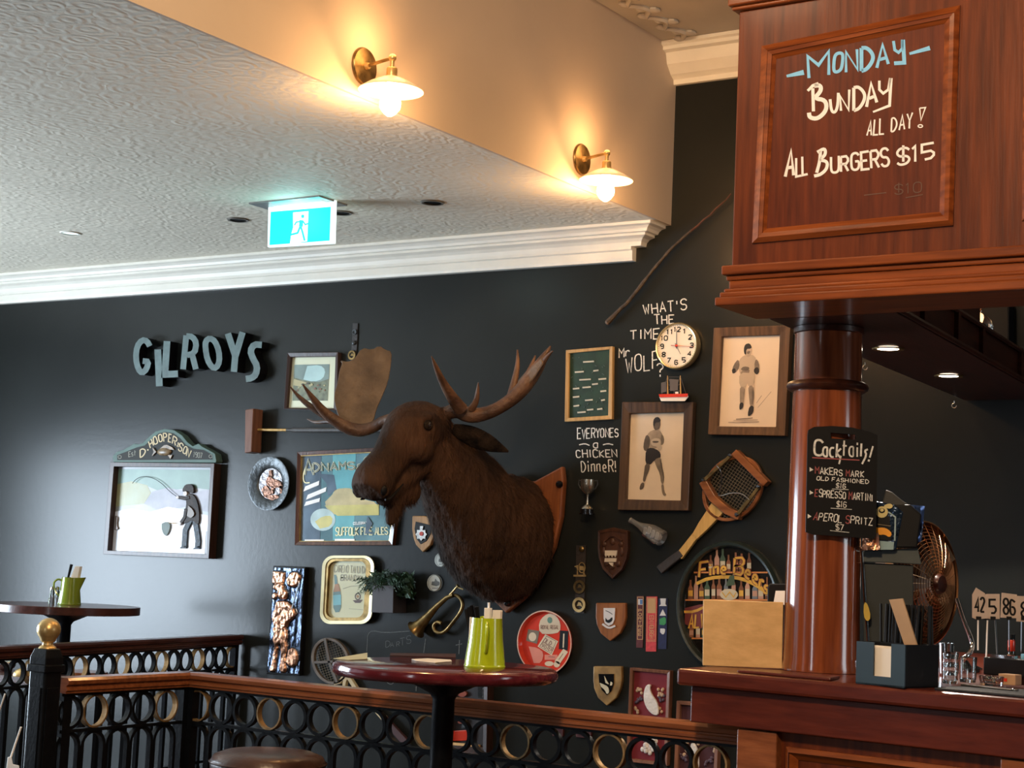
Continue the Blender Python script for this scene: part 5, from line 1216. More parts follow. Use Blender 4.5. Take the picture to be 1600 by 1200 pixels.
t = racket('old round racket with pale triangular throat, half behind the near table and railing', (516, 1033), 27, 35, R3(-18), [([(536, 1078), (538, 1064), (540, 1058)], 4, 7), ([(521, 1068), (530, 1066), (539, 1054), (546, 1062), (556, 1078)], 5, 6), ([(556, 1078), (584, 1106), (600, 1124)], 7, 8)], (0, 0), (632, 1160), mat('weathered_racket', (.13, .10, .075), .5, var=.3, scale=20), mat('pale_racket_wood', (.62, .50, .29), .4), sw=.0115, nx=14, ny=18)
MB().ribbon(WALL, [(598, 1122), (634, 1162)], 9, .034, .02, w1=11).build('grip', mat('maroon_grip', (.06, .02, .02), .6), t, bevel=.003)
for q in ([(507, 998), (514, 1035), (526, 1066)], [(491, 1035), (520, 1034)]): MB().ribbon(WALL, q, 4, .042, .008).build('press_bar', mat('grey_press', (.12, .10, .085), .5), t, bevel=.001)

# --- chalk writing on the wall
def chalk(label, lines, w_, m='chalk', jit=.25, extra=()):
    mb = MB()
    for s, q in lines: text(mb, WALL, s, q, w_, .0012, jit=jit)
    for e_ in extra: mb.ribbon(WALL, e_, w_, .0012)
    o = mb.build('chalk_writing', M[m]); tag(o, label, 'writing'); return o
chalk('white chalk question round the clock asking the time', [("WHAT'S", [(1007, 491), (1073, 484), (1073, 467), (1005, 476)]), ('THE', [(1023, 507), (1054, 505), (1054, 491), (1022, 493)]), ('TIME', [(985, 530), (1031, 529), (1031, 512), (985, 517)]), ('Mr', [(967, 559), (985, 556), (985, 543), (967, 545)]), ('WOLF', [(979, 582), (1029, 576), (1029, 548), (978, 560)]), ('?', [(1027, 588), (1036, 588), (1036, 567), (1026, 567)])], 1.8, jit=.22)
chalk('white chalk lettering about a chicken dinner above the trophy cup', [('EVERYONES', [(902, 686), (966, 682), (966, 669), (902, 670)]), ('a', [(927, 700), (936, 700), (936, 688), (927, 688)]), ('CHICKEN', [(901, 715), (964, 714), (963, 703), (900, 703)]), ('DinneR!', [(909, 737), (964, 737), (963, 719), (908, 720)])], 1.6, jit=.22, extra=(chaikin([(905, 695), (914, 693), (921, 696)], 1), chaikin([(942, 695), (950, 693), (958, 695)], 1)))
mb = MB()
for q in (chaikin([(574, 1003), (575, 990), (582, 985), (600, 989), (640, 986)], 1), [(574, 1003), (573, 1018)], [(665, 998), (662, 1020)], chaikin([(600, 1057), (604, 1066), (611, 1070), (617, 1065), (618, 1055)], 1), [(651, 1063), (650, 1080)], [(712, 1008), (722, 1006)], [(718, 1000), (717, 1022)]): mb.ribbon(WALL, q, 1.0, .0012)
text(mb, WALL, 'DARTS', [(603, 1012), (640, 1006), (640, 996), (603, 1004)], .7, .0012, jit=.8)
tag(mb.build('chalk_writing', M['chalkdim']), 'faint rubbed chalk outline on the wall behind the near table', 'writing')

# --- green board with pinned names
t, bo = framed('lure_board', 'dark green board of small white labels in a pale wooden frame', 'board', [(884, 547), (957, 541), (956, 655), (882, 659)], [(889, 552), (952, 546), (950, 649), (888, 653)], .02, M['pinef'], mat('green_baize', (.010, .032, .018), .7, var=.3, scale=20))
mb = MB()
for u0, u1, v in ((911, 928, 565), (898, 912, 581), (927, 935, 579), (905, 923, 593), (935, 947, 592), (895, 905, 607), (910, 923, 605), (925, 934, 600), (938, 947, 611), (895, 905, 620), (914, 926, 625), (939, 945, 625), (896, 905, 634), (917, 927, 640), (933, 941, 639), (902, 915, 644)): mb.ribbon(WALL, [(u0, v + .6), (u1, v - .4)], 2.4, bo + .003, .002)
mb.build('paper_labels', mat('label_paper', (.55, .52, .42), .7), t)
mb = MB(); rnd = random.Random(2)
for k in range(26): mb.ribbon(WALL, [(rnd.uniform(893, 945), rnd.uniform(556, 645))] * 1 + [(0, 0)] if False else (lambda u, v: [(u, v), (u + rnd.uniform(-4, 4), v + rnd.uniform(1, 3))])(rnd.uniform(893, 945), rnd.uniform(556, 645)), 1.3, bo + .002, .001)
mb.build('small_lures', mat('lure_grey', (.06, .09, .08), .4), t)['kind'] = 'stuff'

# --- clock
t = wt('wall_clock', 'round white wall clock with brass rim and black numerals', 'clock', 1063, 578)
c = WALL(1063, 542, 0); R = (WALL(1063, 506).z - WALL(1063, 579).z) / 2
MB().lathe(c, [(.001, 0), (R * .97, 0), (R, .010), (R, .032), (R * .96, .040), (R * .91, .038), (R * .91, .030), (.001, .030)], (0, -1, 0), 64).build('case', mat('cream_brass_rim', (.55, .45, .25), .25, .6), t, smooth=True)
dl_ = MB().lathe(c, [(.001, .0305), (R * .91, .0305)], (0, -1, 0), 56, cap=False).build('dial', mat('ivory_dial', (.86, .80, .70), .4, var=.02), t)
CK = Surf(c + Vector((0, -.0315, 0)), (0, -1, 0)); RH = Vector((1, 0, 0)); mb = MB()
class Loc:
    """dial coordinates: x right, y up, in metres"""
    def __init__(s, c, n, k=1): s.c = c; s.n = Vector(n); s.k = k
    def __call__(s, u, v, off=0): return s.c + Vector((u * s.k, 0, -v * s.k)) + s.n * off
LC = Loc(c + Vector((0, -.0315, 0)), (0, -1, 0))
for k in range(1, 13):
    a = 2 * PI * k / 12; cx_, cy_ = R * .70 * math.sin(a), -R * .70 * math.cos(a); s_ = str(k); hw = R * .075 * len(s_); hh = R * .095
    text(mb, LC, s_, [(cx_ - hw, cy_ + hh), (cx_ + hw, cy_ + hh), (cx_ + hw, cy_ - hh), (cx_ - hw, cy_ - hh)], R * .045, .0004)
for k in range(420):
    a = 2 * PI * k / 60; r0 = .86 if k % 5 else .83; mb.ribbon(LC, [(R * r0 * math.sin(a), -R * r0 * math.cos(a)), (R * .885 * math.sin(a), -R * .885 * math.cos(a))], R * .012, .0004)
mb.build('numerals', M['black'], dl_)
def hand(name, ang, L_, w_, m, off, tail=.12):
    d_ = (math.sin(ang), -math.cos(ang)); MB().ribbon(LC, [(-d_[0] * R * tail, -d_[1] * R * tail), (d_[0] * R * L_, d_[1] * R * L_)], R * w_, off, .001, w1=R * w_ * .6).build(name, m, t)
hand('minute_hand', R3(-2), .72, .030, M['black'], .003); hand('hour_hand', R3(150), .42, .045, mat('grey_hand', (.3, .28, .25), .5), .0045); hand('second_hand', R3(95), .80, .022, M['red'], .006, .25)
MB().lathe(c, [(.001, .036), (R * .07, .036), (R * .05, .040), (.001, .040)], (0, -1, 0), 16).build('hub', M['red'], t, smooth=True)

# --- model ship
t = wt('model_ship', 'little model sailing ship with red and white hull under the clock', 'model ship', 1053, 627)
MB().solid([WALL(u, v, .06) for u, v in ((1030, 620), (1072, 620), (1074, 616), (1076, 620), (1070, 627), (1033, 627))], [WALL(u, v, .025) for u, v in ((1030, 620), (1072, 620), (1074, 616), (1076, 620), (1070, 627), (1033, 627))]).build('hull', M['white'], t, bevel=.002)
mb = MB(); mb.solid([WALL(u, v, .064) for u, v in ((1029, 616), (1075, 615), (1074, 620), (1031, 621))], [WALL(u, v, .022) for u, v in ((1029, 616), (1075, 615), (1074, 620), (1031, 621))]); mb.build('red_gunwale', M['red'], t)
for u in (1043, 1063): MB().tube([WALL(u + .5, 618, .043), WALL(u, 587, .043)], [.0035, .0015], 6).build('mast', M['racketl'], t)
rg_ = mat('grey_rigging', (.10, .09, .09), .7); mb = MB()
for a, b_ in (((1043, 588), (1034, 616)), ((1043, 588), (1055, 616)), ((1063, 588), (1072, 616)), ((1063, 588), (1052, 616)), ((1043, 589), (1063, 589)), ((1043, 596), (1034, 598)), ((1043, 600), (1063, 612)), ((1063, 600), (1043, 610))): mb.tube([WALL(*a, .043), WALL(*b_, .043)], .0009, 4)
mb.poly(WALL, [(1033, 598), (1041, 597), (1041, 612), (1033, 614)], .045); mb.poly(WALL, [(1046, 592), (1060, 593), (1059, 610), (1047, 611)], .045); mb.build('rigging', rg_, t)
MB().solid([WALL(u, v, .055) for u, v in ((1055, 612), (1060, 612), (1060, 618), (1055, 618))], [WALL(u, v, .030) for u, v in ((1055, 612), (1060, 612), (1060, 618), (1055, 618))]).build('cabin', M['white'], t)

# --- boxer photographs
bgb = mat('sepia_print', (.80, .66, .52), .5, var=.03); bgb2 = mat('grey_sepia_print', (.66, .56, .44), .5, var=.05, spec=.3)
skin = mat('print_light_grey', (.42, .33, .255), .5, var=.25, scale=25); sk2 = mat('print_mid_grey', (.16, .125, .10), .5, var=.25, scale=25); blk = mat('print_black', (.016, .012, .011), .5); shortw = mat('print_pale_shorts', (.52, .42, .32), .5, var=.05)
def boxer_sheet(mb, bo, parts):
    for k, (pts, mi) in enumerate(parts): mb.poly(WALL, chaikin(pts, 1, True), bo + .0008 + .0002 * k, mi)
t, bo = framed('boxer_photograph', 'brown framed print of a boxer in pale shorts, next to the timber column', 'picture', [(1115, 512), (1235, 508), (1226, 681), (1106, 679)], [(1128, 526), (1218, 523), (1212, 667), (1121, 666)], .034, M['frameb'], bgb, bev=.003)
mb = MB(); boxer_sheet(mb, bo, [
 ([(1158, 558), (1168, 553), (1180, 556), (1183, 568), (1180, 582), (1178, 598), (1160, 598), (1155, 580), (1153, 568)], 3),
 ([(1156, 580), (1172, 576), (1170, 585), (1160, 588)], 1), ([(1162, 572), (1172, 574), (1168, 580), (1156, 578)], 2),
 ([(1154, 560), (1146, 570), (1143, 583), (1148, 584), (1156, 574)], 2), ([(1181, 560), (1186, 566), (1187, 580), (1182, 582), (1178, 572)], 1),
 ([(1143, 577), (1149, 575), (1150, 582), (1145, 584)], 4), ([(1178, 576), (1184, 573), (1187, 580), (1183, 586), (1178, 582)], 4),
 ([(1162, 545), (1164, 539), (1171, 537), (1175, 542), (1175, 550), (1171, 558), (1165, 557)], 0), ([(1162, 546), (1164, 538), (1171, 536), (1175, 542), (1173, 545), (1166, 545), (1166, 555), (1163, 553)], 4), ([(1167, 549), (1173, 548), (1171, 553), (1167, 553)], 2),
 ([(1155, 582), (1178, 583), (1179, 602), (1169, 604), (1168, 598), (1164, 606), (1155, 604)], 3),
 ([(1156, 604), (1164, 605), (1163, 618), (1161, 632), (1156, 632), (1156, 618)], 1), ([(1169, 603), (1177, 602), (1179, 618), (1176, 636), (1172, 636), (1170, 618)], 1), ([(1175, 608), (1178, 612), (1177, 630), (1174, 634)], 2),
 ([(1156, 629), (1162, 629), (1161, 637), (1156, 641), (1155, 637)], 4), ([(1171, 634), (1178, 634), (1177, 645), (1170, 651), (1168, 648)], 4)])
mb.ribbon(WALL, [(1182, 630), (1190, 618)], 1, bo + .004, mi=0); mb.ribbon(WALL, [(1184, 637), (1205, 612)], .9, bo + .004, mi=0); mb.ribbon(WALL, [(1150, 655), (1176, 653)], 1.4, bo + .004, mi=1); mb.ribbon(WALL, [(1138, 660), (1186, 659)], 1.4, bo + .004, mi=0); mb.ribbon(WALL, [(1146, 657), (1184, 656)], 1, bo + .004, mi=0)
mb.build('printed_boxer', [skin, mat('print_grey', (.25, .195, .15), .5, var=.25, scale=25), sk2, shortw, blk], t)
t, bo = framed('boxer_photograph', 'dark brown framed print of a boxer in black shorts, below the model ship', 'picture', [(972, 628), (1083, 628), (1075, 798), (965, 797)], [(983, 646), (1068, 644), (1063, 782), (978, 780)], .034, wood('darker_picture_frame', (.05, .028, .015), (.10, .055, .03), .5, 'Z', bump=.2), bgb2, bev=.003)
mb = MB(); boxer_sheet(mb, bo, [
 ([(1010, 680), (1018, 672), (1030, 671), (1036, 680), (1034, 700), (1010, 702)], 0), ([(1010, 678), (1006, 690), (1005, 702), (1010, 706), (1015, 698), (1016, 684)], 2), ([(1033, 676), (1038, 684), (1037, 694), (1032, 696)], 1),
 ([(1016, 688), (1024, 684), (1032, 686), (1033, 694), (1026, 698), (1018, 696)], 3), ([(1024, 696), (1032, 693), (1035, 700), (1030, 706)], 3), ([(1019, 689), (1030, 689), (1028, 692), (1020, 692)], 2),
 ([(1020, 661), (1023, 654), (1029, 653), (1032, 658), (1032, 666), (1028, 672), (1022, 672)], 2), ([(1020, 662), (1022, 653), (1029, 651), (1033, 657), (1030, 660), (1024, 660), (1022, 668)], 4),
 ([(1009, 702), (1018, 699), (1030, 704), (1033, 712), (1030, 718), (1022, 719), (1016, 727), (1008, 725)], 4),
 ([(1008, 724), (1016, 725), (1014, 736), (1010, 744), (1008, 753), (1004, 752), (1006, 740)], 2), ([(1022, 718), (1033, 714), (1034, 728), (1038, 742), (1037, 756), (1033, 756), (1031, 740), (1025, 728)], 1), ([(1030, 716), (1034, 722), (1035, 730), (1038, 744), (1037, 754), (1035, 740)], 2),
 ([(1002, 754), (1007, 754), (1006, 763), (1000, 766), (999, 762)], 2), ([(1033, 756), (1037, 757), (1038, 768), (1042, 774), (1037, 775), (1034, 769)], 1)])
mb.build('printed_boxer', [mat('print_skin_b', (.30, .24, .18), .5, var=.2, scale=25), mat('print_grey_b', (.17, .135, .10), .5, var=.25, scale=25), mat('print_mid_grey_b', (.085, .065, .05), .5, var=.25, scale=25), mat('print_pale_b', (.42, .35, .27), .5), blk], t)

# --- trophy
t = wt('trophy_cup', 'small silver trophy cup on a black base beside the mounted head', 'trophy', 918, 805)
c = WALL(917, 804, .06); k = .0026
MB().lathe(c, [(.001, 0), (.033, 0), (.033, .005), (.027, .006), (.027, .022), (.001, .022)], k=28).build('base', M['blackg'], t, smooth=True)
MB().lathe(c, [(.026, .023), (.020, .032), (.006, .042), (.004, .07), (.006, .082), (.012, .085), (.026, .10), (.030, .125), (.031, .145), (.028, .145), (.024, .105), (.001, .09)], k=28).build('cup', mat('tarnished_silver', (.40, .38, .32), .25, .9, var=.5, scale=20), t, smooth=True)
for sx in (-1, 1): MB().tube([c + Vector((sx * x, 0, z)) for x, z in ((.028, .14), (.044, .142), (.046, .125), (.036, .108), (.024, .103))], .0025, 6).build('handle', M['pewter'], t, smooth=True)

# --- ship in a bottle
t = wt('bottled_ship', 'glass bottle with tiny ship inside, tilted on the wall by the racket handle', 'bottle', 1035, 850)
a, b_ = WALL(984, 812, .045), WALL(1036, 842, .045); ax = (b_ - a); L_ = ax.length
MB().lathe(a, [(.009, 0), (.012, .002), (.011, .012), (.010, L_ * .18), (.014, L_ * .32), (.026, L_ * .52), (.033, L_ * .66), (.034, L_ * .97), (.028, L_), (.001, L_)], ax, 28).build('glass_bottle', mat('grey_bottle_glass', (.42, .42, .42), .12, trans=.72, var=.05), t, smooth=True)
mb = MB()
for u, v in ((1008, 829), (1014, 829), (1020, 834), (1026, 837)): mb.plate(WALL, chaikin([(u, v - 4), (u + 5, v - 2), (u + 4, v + 6), (u - 1, v + 4)], 1), .05, .004)
mb.build('sails', M['white'], t); MB().ribbon(WALL, [(1004, 834), (1022, 848)], 4, .05, .01).build('hull', mat('dull_red', (.16, .035, .03), .5), t)

# --- bookmarks
for lb, (u0, v0, u1, v1), cols in (('dark red and gold woven bookmark, nearest the brown shield', (995, 931, 1005, 1012), 0), ('bright red and gold woven bookmark in the middle of the three', (1010, 932, 1026, 1018), 1), ('navy bookmark with green and white badges, nearest the round mirror', (1029, 935, 1042, 1014), 2)):
    o = wt('woven_bookmark', lb, 'bookmark', (u0 + u1) / 2, v1, 'bookmarks pinned in a row'); q = [(u0, v0), (u1 + 1, v0), (u1 - 1, v1), (u0 - 1, v1)]
    base = [(.09, .02, .025), (.52, .05, .06), (.012, .018, .07)][cols]
    MB().plate(WALL, q, .003).build('ribbon_body', mat('woven_ribbon', base, .8, var=.15, scale=80), o)
    mb = MB(); cu = (u0 + u1) / 2
    gd = mat('woven_gold', (.50, .30, .13), .7); wh = mat('woven_white', (.6, .6, .6), .8)
    if cols == 0:
        mb.ribbon(WALL, [(u0 + 1, v0 + 2), (u0 + 1, v1 - 13), (u1 - 1, v1 - 13), (u1, v0 + 2)], 1, .0035, mi=0, closed=True); mb.poly(WALL, rect(u0 + 2, v0 + 5, u1 - 1, v0 + 14), .0036, 1); mb.poly(WALL, rect(cu, v0 + 6, u1 - 1, v0 + 13), .0038, 2)
        for i, ch in enumerate('PORTREE'): text(mb, WALL, ch, [(cu - 2.4, v0 + 25 + i * 6.2), (cu + 2.4, v0 + 25 + i * 6.2), (cu + 2.4, v0 + 21 + i * 6.2), (cu - 2.4, v0 + 21 + i * 6.2)], .9, .0037, mi=0)
    elif cols == 1:
        mb.poly(WALL, rect(u0 + 2, v0 + 3, u1 - 2, v0 + 26), .0036, 0); mb.ribbon(WALL, [(u0 + 1, v0 + 2), (u0 + 1, v1 - 18), (u1 - 2, v1 - 18), (u1 - 1, v0 + 2)], .8, .0037, mi=0, closed=True)
        x = cu; 
        for i, ch in enumerate('EDINBURGH'): text(mb, WALL, ch, [(x - 3.5, v0 + 30 + i * 4), (x - 3.5, v0 + 33 + i * 4), (x + 3.5, v0 + 33 + i * 4), (x + 3.5, v0 + 30 + i * 4)], .8, .0038, mi=0)
        mb.ribbon(WALL, [(u0, v1 - 16), (u1 - 1, v1 - 16)], .7, .0038, mi=0)
    else:
        mb.plate(WALL, chaikin([(cu - 4, v0), (cu + 5, v0), (cu + 4, v0 + 9), (cu + 6, v0 + 12), (cu - 6, v0 + 12), (cu - 3, v0 + 9)], 0), .006, .004, 1); mb.plate(WALL, [(cu, v0 + 17), (cu + 5, v0 + 27), (cu - 5, v0 + 27)], .0045, .002, 1); mb.plate(WALL, chaikin([(cu - 5, v0 + 32), (cu + 5, v0 + 28), (cu + 5, v0 + 42), (cu - 5, v0 + 41)], 1), .0045, .002, 3); mb.plate(WALL, chaikin([(cu - 4, v0 + 47), (cu + 4, v0 + 47), (cu + 3, v0 + 54), (cu, v0 + 57), (cu - 4, v0 + 53)], 1), .0045, .002, 1)
    mb.build('woven_pattern', [gd, wh, mat('woven_blue', (.08, .18, .42), .8), mat('woven_green', (.04, .25, .09), .8)], o)

# --- red tray
t = wt('beer_tray', 'round red enamel tray printed with beer labels, behind the near table rim', 'tray', 856, 1052)
c = WALL(855, 1004, 0); R = (WALL(855, 954).z - WALL(855, 1055).z) / 2
MB().lathe(c, [(.001, .006), (R * .90, .006), (R * .96, .024), (R, .026), (R, .022), (R * .92, 0), (.001, 0)], (0, -1, 0), 64).build('dish', M['red'], t, smooth=True)
MB().lathe(c, [(R * .965, .0262), (R * 1.0, .0262)], (0, -1, 0), 64, cap=False).build('rim_line', mat('cream_line', (.62, .40, .30), .3), t)
mb = MB(); o = .0075; cm_ = 0
mb.poly(WALL, chaikin([(843, 990), (842, 972), (850, 962), (860, 958), (870, 963), (876, 974), (875, 988), (860, 991)], 1, True), o, 0); mb.poly(WALL, [(825, 983), (843, 986), (839, 1006), (822, 1001)], o, 1); mb.poly(WALL, ell(832, 995, 6, 7, 14), o + .0003, 0); mb.poly(WALL, [(852, 991), (872, 1002), (862, 1024), (840, 1010)], o + .0002, 0)
mb.poly(WALL, [(875, 985), (888, 986), (887, 1016), (873, 1014)], o + .0003, 2); mb.ribbon(WALL, [(881, 990), (880, 1012)], 2, o + .0006, mi=0)
mb.poly(WALL, chaikin([(826, 1010), (840, 1012), (850, 1020), (846, 1036), (834, 1036)], 1), o, 3); mb.poly(WALL, rot_rect((861, 1027), 20, 8, 0), o, 3); mb.poly(WALL, rot_rect((877, 1026), 9, 24, R3(35)), o + .0003, 0); mb.poly(WALL, ell(858, 1037, 7, 4, 12), o, 0); mb.poly(WALL, ell(870, 1038, 5, 5, 12), o + .0003, 0)
text(mb, WALL, 'ROYAL REGAL', [(845, 983), (873, 983), (873, 977), (845, 977)], .8, o + .0006, mi=4, gap=1); mb.poly(WALL, ell(859, 969, 4, 5, 10), o + .0006, 5)
text(mb, WALL, 'OLD', [(848, 1003), (860, 1009), (863, 1003), (852, 997)], 1.1, o + .0006, mi=4); text(mb, WALL, 'MASTER', [(844, 1009), (862, 1019), (865, 1013), (848, 1004)], .9, o + .0006, mi=4, gap=1); mb.ribbon(WALL, [(854, 994), (869, 1002), (861, 1021), (843, 1010)], .8, o + .0005, mi=1, closed=True)
mb.ribbon(WALL, [(857, 1026), (867, 1027)], 1, o + .0006, mi=4); mb.ribbon(WALL, [(873, 1031), (880, 1021)], 1, o + .0006, mi=1)
mb.build('printed_labels', [mat('label_cream', (.62, .52, .36), .5), mat('label_brown', (.16, .12, .07), .5), M['black'], mat('label_pink', (.62, .20, .13), .5), mat('label_ink', (.20, .10, .07), .5), mat('label_green_ink', (.10, .22, .16), .5)], t)

# --- round beer mirror
t = wt('round_beer_mirror', 'large round black rimmed mirror with gold beer lettering behind the pale board', 'mirror', 1142, 1040)
c = WALL(1142, 948, 0); RV = (WALL(1142, 845).z - WALL(1142, 1052).z) / 2
e_ = mat('green_black_rim', (.018, .028, .026), .3, var=.3, coat=.5)
MB().lathe(c, [(RV * .90, .01), (RV * .905, .025), (RV * .93, .037), (RV * .965, .040), (RV * .99, .033), (RV, .015), (RV, 0), (RV * .9, 0)], (0, -1, 0), 80, cap=False, sx=.875, xdir=(1, 0, 0)).build('rim', e_, t, smooth=True)
MB().lathe(c, [(.001, .008), (RV * .905, .008)], (0, -1, 0), 64, cap=False, sx=.875, xdir=(1, 0, 0)).build('dark_glass', mat('dark_mirror_glass', (.012, .010, .008), .08, .2, var=.5, scale=10), t)
mb = MB(); o = .010; rnd = random.Random(9)
cols = [mat('printed_gold', (.62, .34, .05), .35, .2, var=.2, scale=20), mat('printed_orange', (.55, .20, .05), .4), mat('bottle_brown', (.16, .06, .025), .3, var=.4, scale=20), mat('bottle_pink', (.45, .24, .16), .3), mat('bottle_green', (.06, .09, .05), .3), mat('bottle_cream', (.50, .42, .28), .4), mat('crest_maroon', (.14, .02, .015), .4), mat('bottle_grey', (.16, .17, .18), .3)]
def bottle2d(u, v, h_, w_, mi):
    mb.poly(WALL, [(u - w_, v), (u + w_, v), (u + w_, v - h_ * .55), (u + w_ * .4, v - h_ * .72), (u + w_ * .4, v - h_), (u - w_ * .4, v - h_), (u - w_ * .4, v - h_ * .72), (u - w_, v - h_ * .55)], o, mi)
    mb.poly(WALL, rect(u - w_ * .9, v - h_ * .45, u + w_ * .9, v - h_ * .15), o + .0003, rnd.choice((5, 3, 0)))
def inside(u, v): return ((u - 1142) / 76) ** 2 + ((v - 948) / 94) ** 2 < .93
for base, hh in ((893, 32), (936, 34), (996, 30)):
    u = 1070
    while u < 1216:
        if inside(u, base - hh * .8) and inside(u, base): bottle2d(u, base, rnd.uniform(hh * .8, hh * 1.15), rnd.uniform(3, 4.2), rnd.choice((2, 3, 7, 4, 2, 3)))
        u += rnd.uniform(8.5, 12)
    mb.ribbon(WALL, [(1142 - 72 * math.sqrt(max(0, 1 - ((base - 948) / 92) ** 2)), base + 1.5), (1142 + 72 * math.sqrt(max(0, 1 - ((base - 948) / 92) ** 2)), base + 1.5)], 2.4, o + .0005, mi=1)
mb.ribbon(WALL, chaikin([(1088, 912), (1108, 903), (1135, 901), (1160, 904), (1182, 914), (1198, 926)], 1), 5, o + .002, mi=0, w1=6)
mb.poly(WALL, chaikin([(1134, 916), (1140, 900), (1147, 898), (1148, 914)], 0), o + .0025, 4)
def gt(ch, q, w_=3.4): text(mb, WALL, ch, q, w_ + 2, o + .0026, mi=6); text(mb, WALL, ch, q, w_, o + .003, mi=0)
gt('F', [(1092, 902), (1105, 900), (1107, 877), (1094, 879)]); gt('i', [(1108, 899), (1112, 899), (1112, 882), (1108, 882)]); gt('n', [(1115, 898), (1124, 897), (1124, 879), (1115, 880)]); gt('e', [(1127, 897), (1136, 896), (1136, 879), (1127, 880)])
gt('B', [(1147, 896), (1160, 899), (1163, 871), (1148, 872)]); gt('e', [(1164, 902), (1173, 906), (1175, 885), (1166, 884)]); gt('e', [(1176, 909), (1184, 914), (1186, 894), (1178, 890)]); gt('r', [(1186, 916), (1192, 919), (1195, 903), (1189, 899)]); gt('s', [(1193, 925), (1200, 929), (1202, 910), (1196, 908)])
mb.poly(WALL, chaikin([(1070, 950), (1100, 943), (1110, 948), (1110, 976), (1090, 984), (1070, 975)], 1), o + .002, 6); mb.ribbon(WALL, chaikin([(1069, 956), (1085, 956), (1105, 946)], 1), 4, o + .0022, mi=0)
text(mb, WALL, 'ALWAYS', [(1076, 982), (1130, 976), (1130, 955), (1078, 961)], 2.6, o + .003, mi=0)
mb.poly(WALL, ell(1139, 929, 14, 9, 20), o + .002, 5); mb.ribbon(WALL, [(1128, 925), (1134, 933), (1140, 925), (1146, 933), (1150, 926)], 1.5, o + .0025, mi=0)
mb.build('printed_bottles', cols, t)

# --- shell pictures
shellw = mat('white_shell', (.72, .68, .64), .5, bump=.4, bscale=90); shellp = mat('tan_shell', (.45, .30, .19), .5); shelld = mat('purple_shell', (.06, .03, .05), .5)
t, bo = framed('shell_picture', 'red backed shell picture of a white bird, above and behind the brown handrail', 'picture', [(984, 1043), (1047, 1048), (1042, 1197), (978, 1190)], [(989, 1048), (1042, 1053), (1037, 1191), (984, 1185)], .030, wood('shell_frame', (.17, .065, .035), (.27, .12, .07), .5, 'Z'), M['darkred'])
mb = MB(); mb.plate(WALL, chaikin([(1008, 1073), (1012, 1069), (1017, 1070), (1015, 1076), (1018, 1085), (1026, 1096), (1029, 1108), (1028, 1118), (1020, 1117), (1012, 1110), (1006, 1098), (1005, 1084)], 1, True), bo + .012, .01); mb.build('white_bird', shellw, t, bevel=.003)
mb = MB(); rnd = random.Random(4)
for cu, cv, n_, s_, mi in ((999, 1080, 6, 4, 0), (1032, 1082, 8, 5, 0), (993, 1110, 5, 4, 0), (1030, 1108, 4, 5, 0), (998, 1096, 7, 5, 1), (1034, 1092, 6, 5, 1), (1030, 1170, 6, 6, 0)):
    for k in range(n_): mb.ball(WALL(cu + rnd.uniform(-s_, s_), cv + rnd.uniform(-s_, s_) * 1.2, bo + .004), (.007, .004, .007), mi=mi, k=8)
mb.build('small_shells', [shellp, shelld], t, smooth=True)
mb = MB()
for k in range(26):
    a, r_ = rnd.uniform(0, 2 * PI), rnd.uniform(0, 1) ** .5; mb.ball(WALL(1014 + 12 * r_ * math.cos(a), 1164 + 13 * r_ * math.sin(a), bo + .005 + rnd.uniform(0, .006)), (.010, .004, .011), k=8)
mb.build('shell_cluster', shellw, t, smooth=True)
t, bo = framed('shell_picture', 'shell picture of a white bird low behind the last railing rings by the bar', 'picture', [(1057, 1095), (1125, 1100), (1119, 1230), (1052, 1225)], [(1063, 1101), (1119, 1106), (1114, 1224), (1058, 1219)], .030, wood('shell_frame_b', (.17, .065, .035), (.27, .12, .07), .5, 'Z'), mat('dark_maroon_ground', (.05, .012, .018), .8))
mb = MB(); mb.plate(WALL, chaikin([(1078, 1163), (1083, 1160), (1088, 1166), (1091, 1180), (1092, 1200), (1086, 1210), (1078, 1205), (1077, 1185)], 1, True), bo + .012, .01); mb.build('white_bird', shellw, t, bevel=.003)
mb = MB()
for cu, cv, n_, s_, mi in ((1070, 1165, 6, 5, 0), (1114, 1170, 6, 4, 0), (1068, 1185, 8, 5, 1), (1108, 1190, 9, 6, 1), (1070, 1176, 5, 4, 0), (1093, 1160, 3, 3, 0)):
    for k in range(n_): mb.ball(WALL(cu + rnd.uniform(-s_, s_), cv + rnd.uniform(-s_, s_) * 1.2, bo + .004), (.007, .004, .007), mi=mi, k=8)
mb.build('small_shells', [shellp, shelld], t, smooth=True)
# --- small red picture low on the wall behind the table stem
t, bo = framed('red_case', 'small red shadow box low on the wall behind the near table stem', 'picture', [(700, 1060), (762, 1063), (760, 1182), (698, 1178)], [(704, 1065), (756, 1068), (754, 1168), (703, 1164)], .05, fdk, mat('shadow_box_ground', (.018, .014, .016), .4))
MB().plate(WALL, [(704, 1142), (741, 1140), (740, 1157), (703, 1158)], bo + .01, .008).build('red_cushion', M['red'], t, bevel=.003)
MB().plate(WALL, [(705, 1160), (748, 1164), (747, 1172), (705, 1168)], bo + .02, .015).build('wooden_sill', M['pine'], t)
MB().plate(WALL, [(746, 1064), (756, 1065), (755, 1090), (746, 1090)], bo + .012, .01).build('pale_bottle', M['steel'], t, bevel=.002)
mb = MB(); mb.plate(WALL, ell(722, 1084, 7, 5, 12), bo + .012, .01); mb.plate(WALL, ell(719, 1128, 4, 3, 10), bo + .012, .01); mb.build('red_brown_ornament', mat('rust_red', (.25, .05, .02), .4), t)
MB().plate(WALL, chaikin([(724, 1124), (729, 1124), (728, 1136), (720, 1138)], 0), bo + .012, .01).build('grey_ornament', M['pewter'], t)
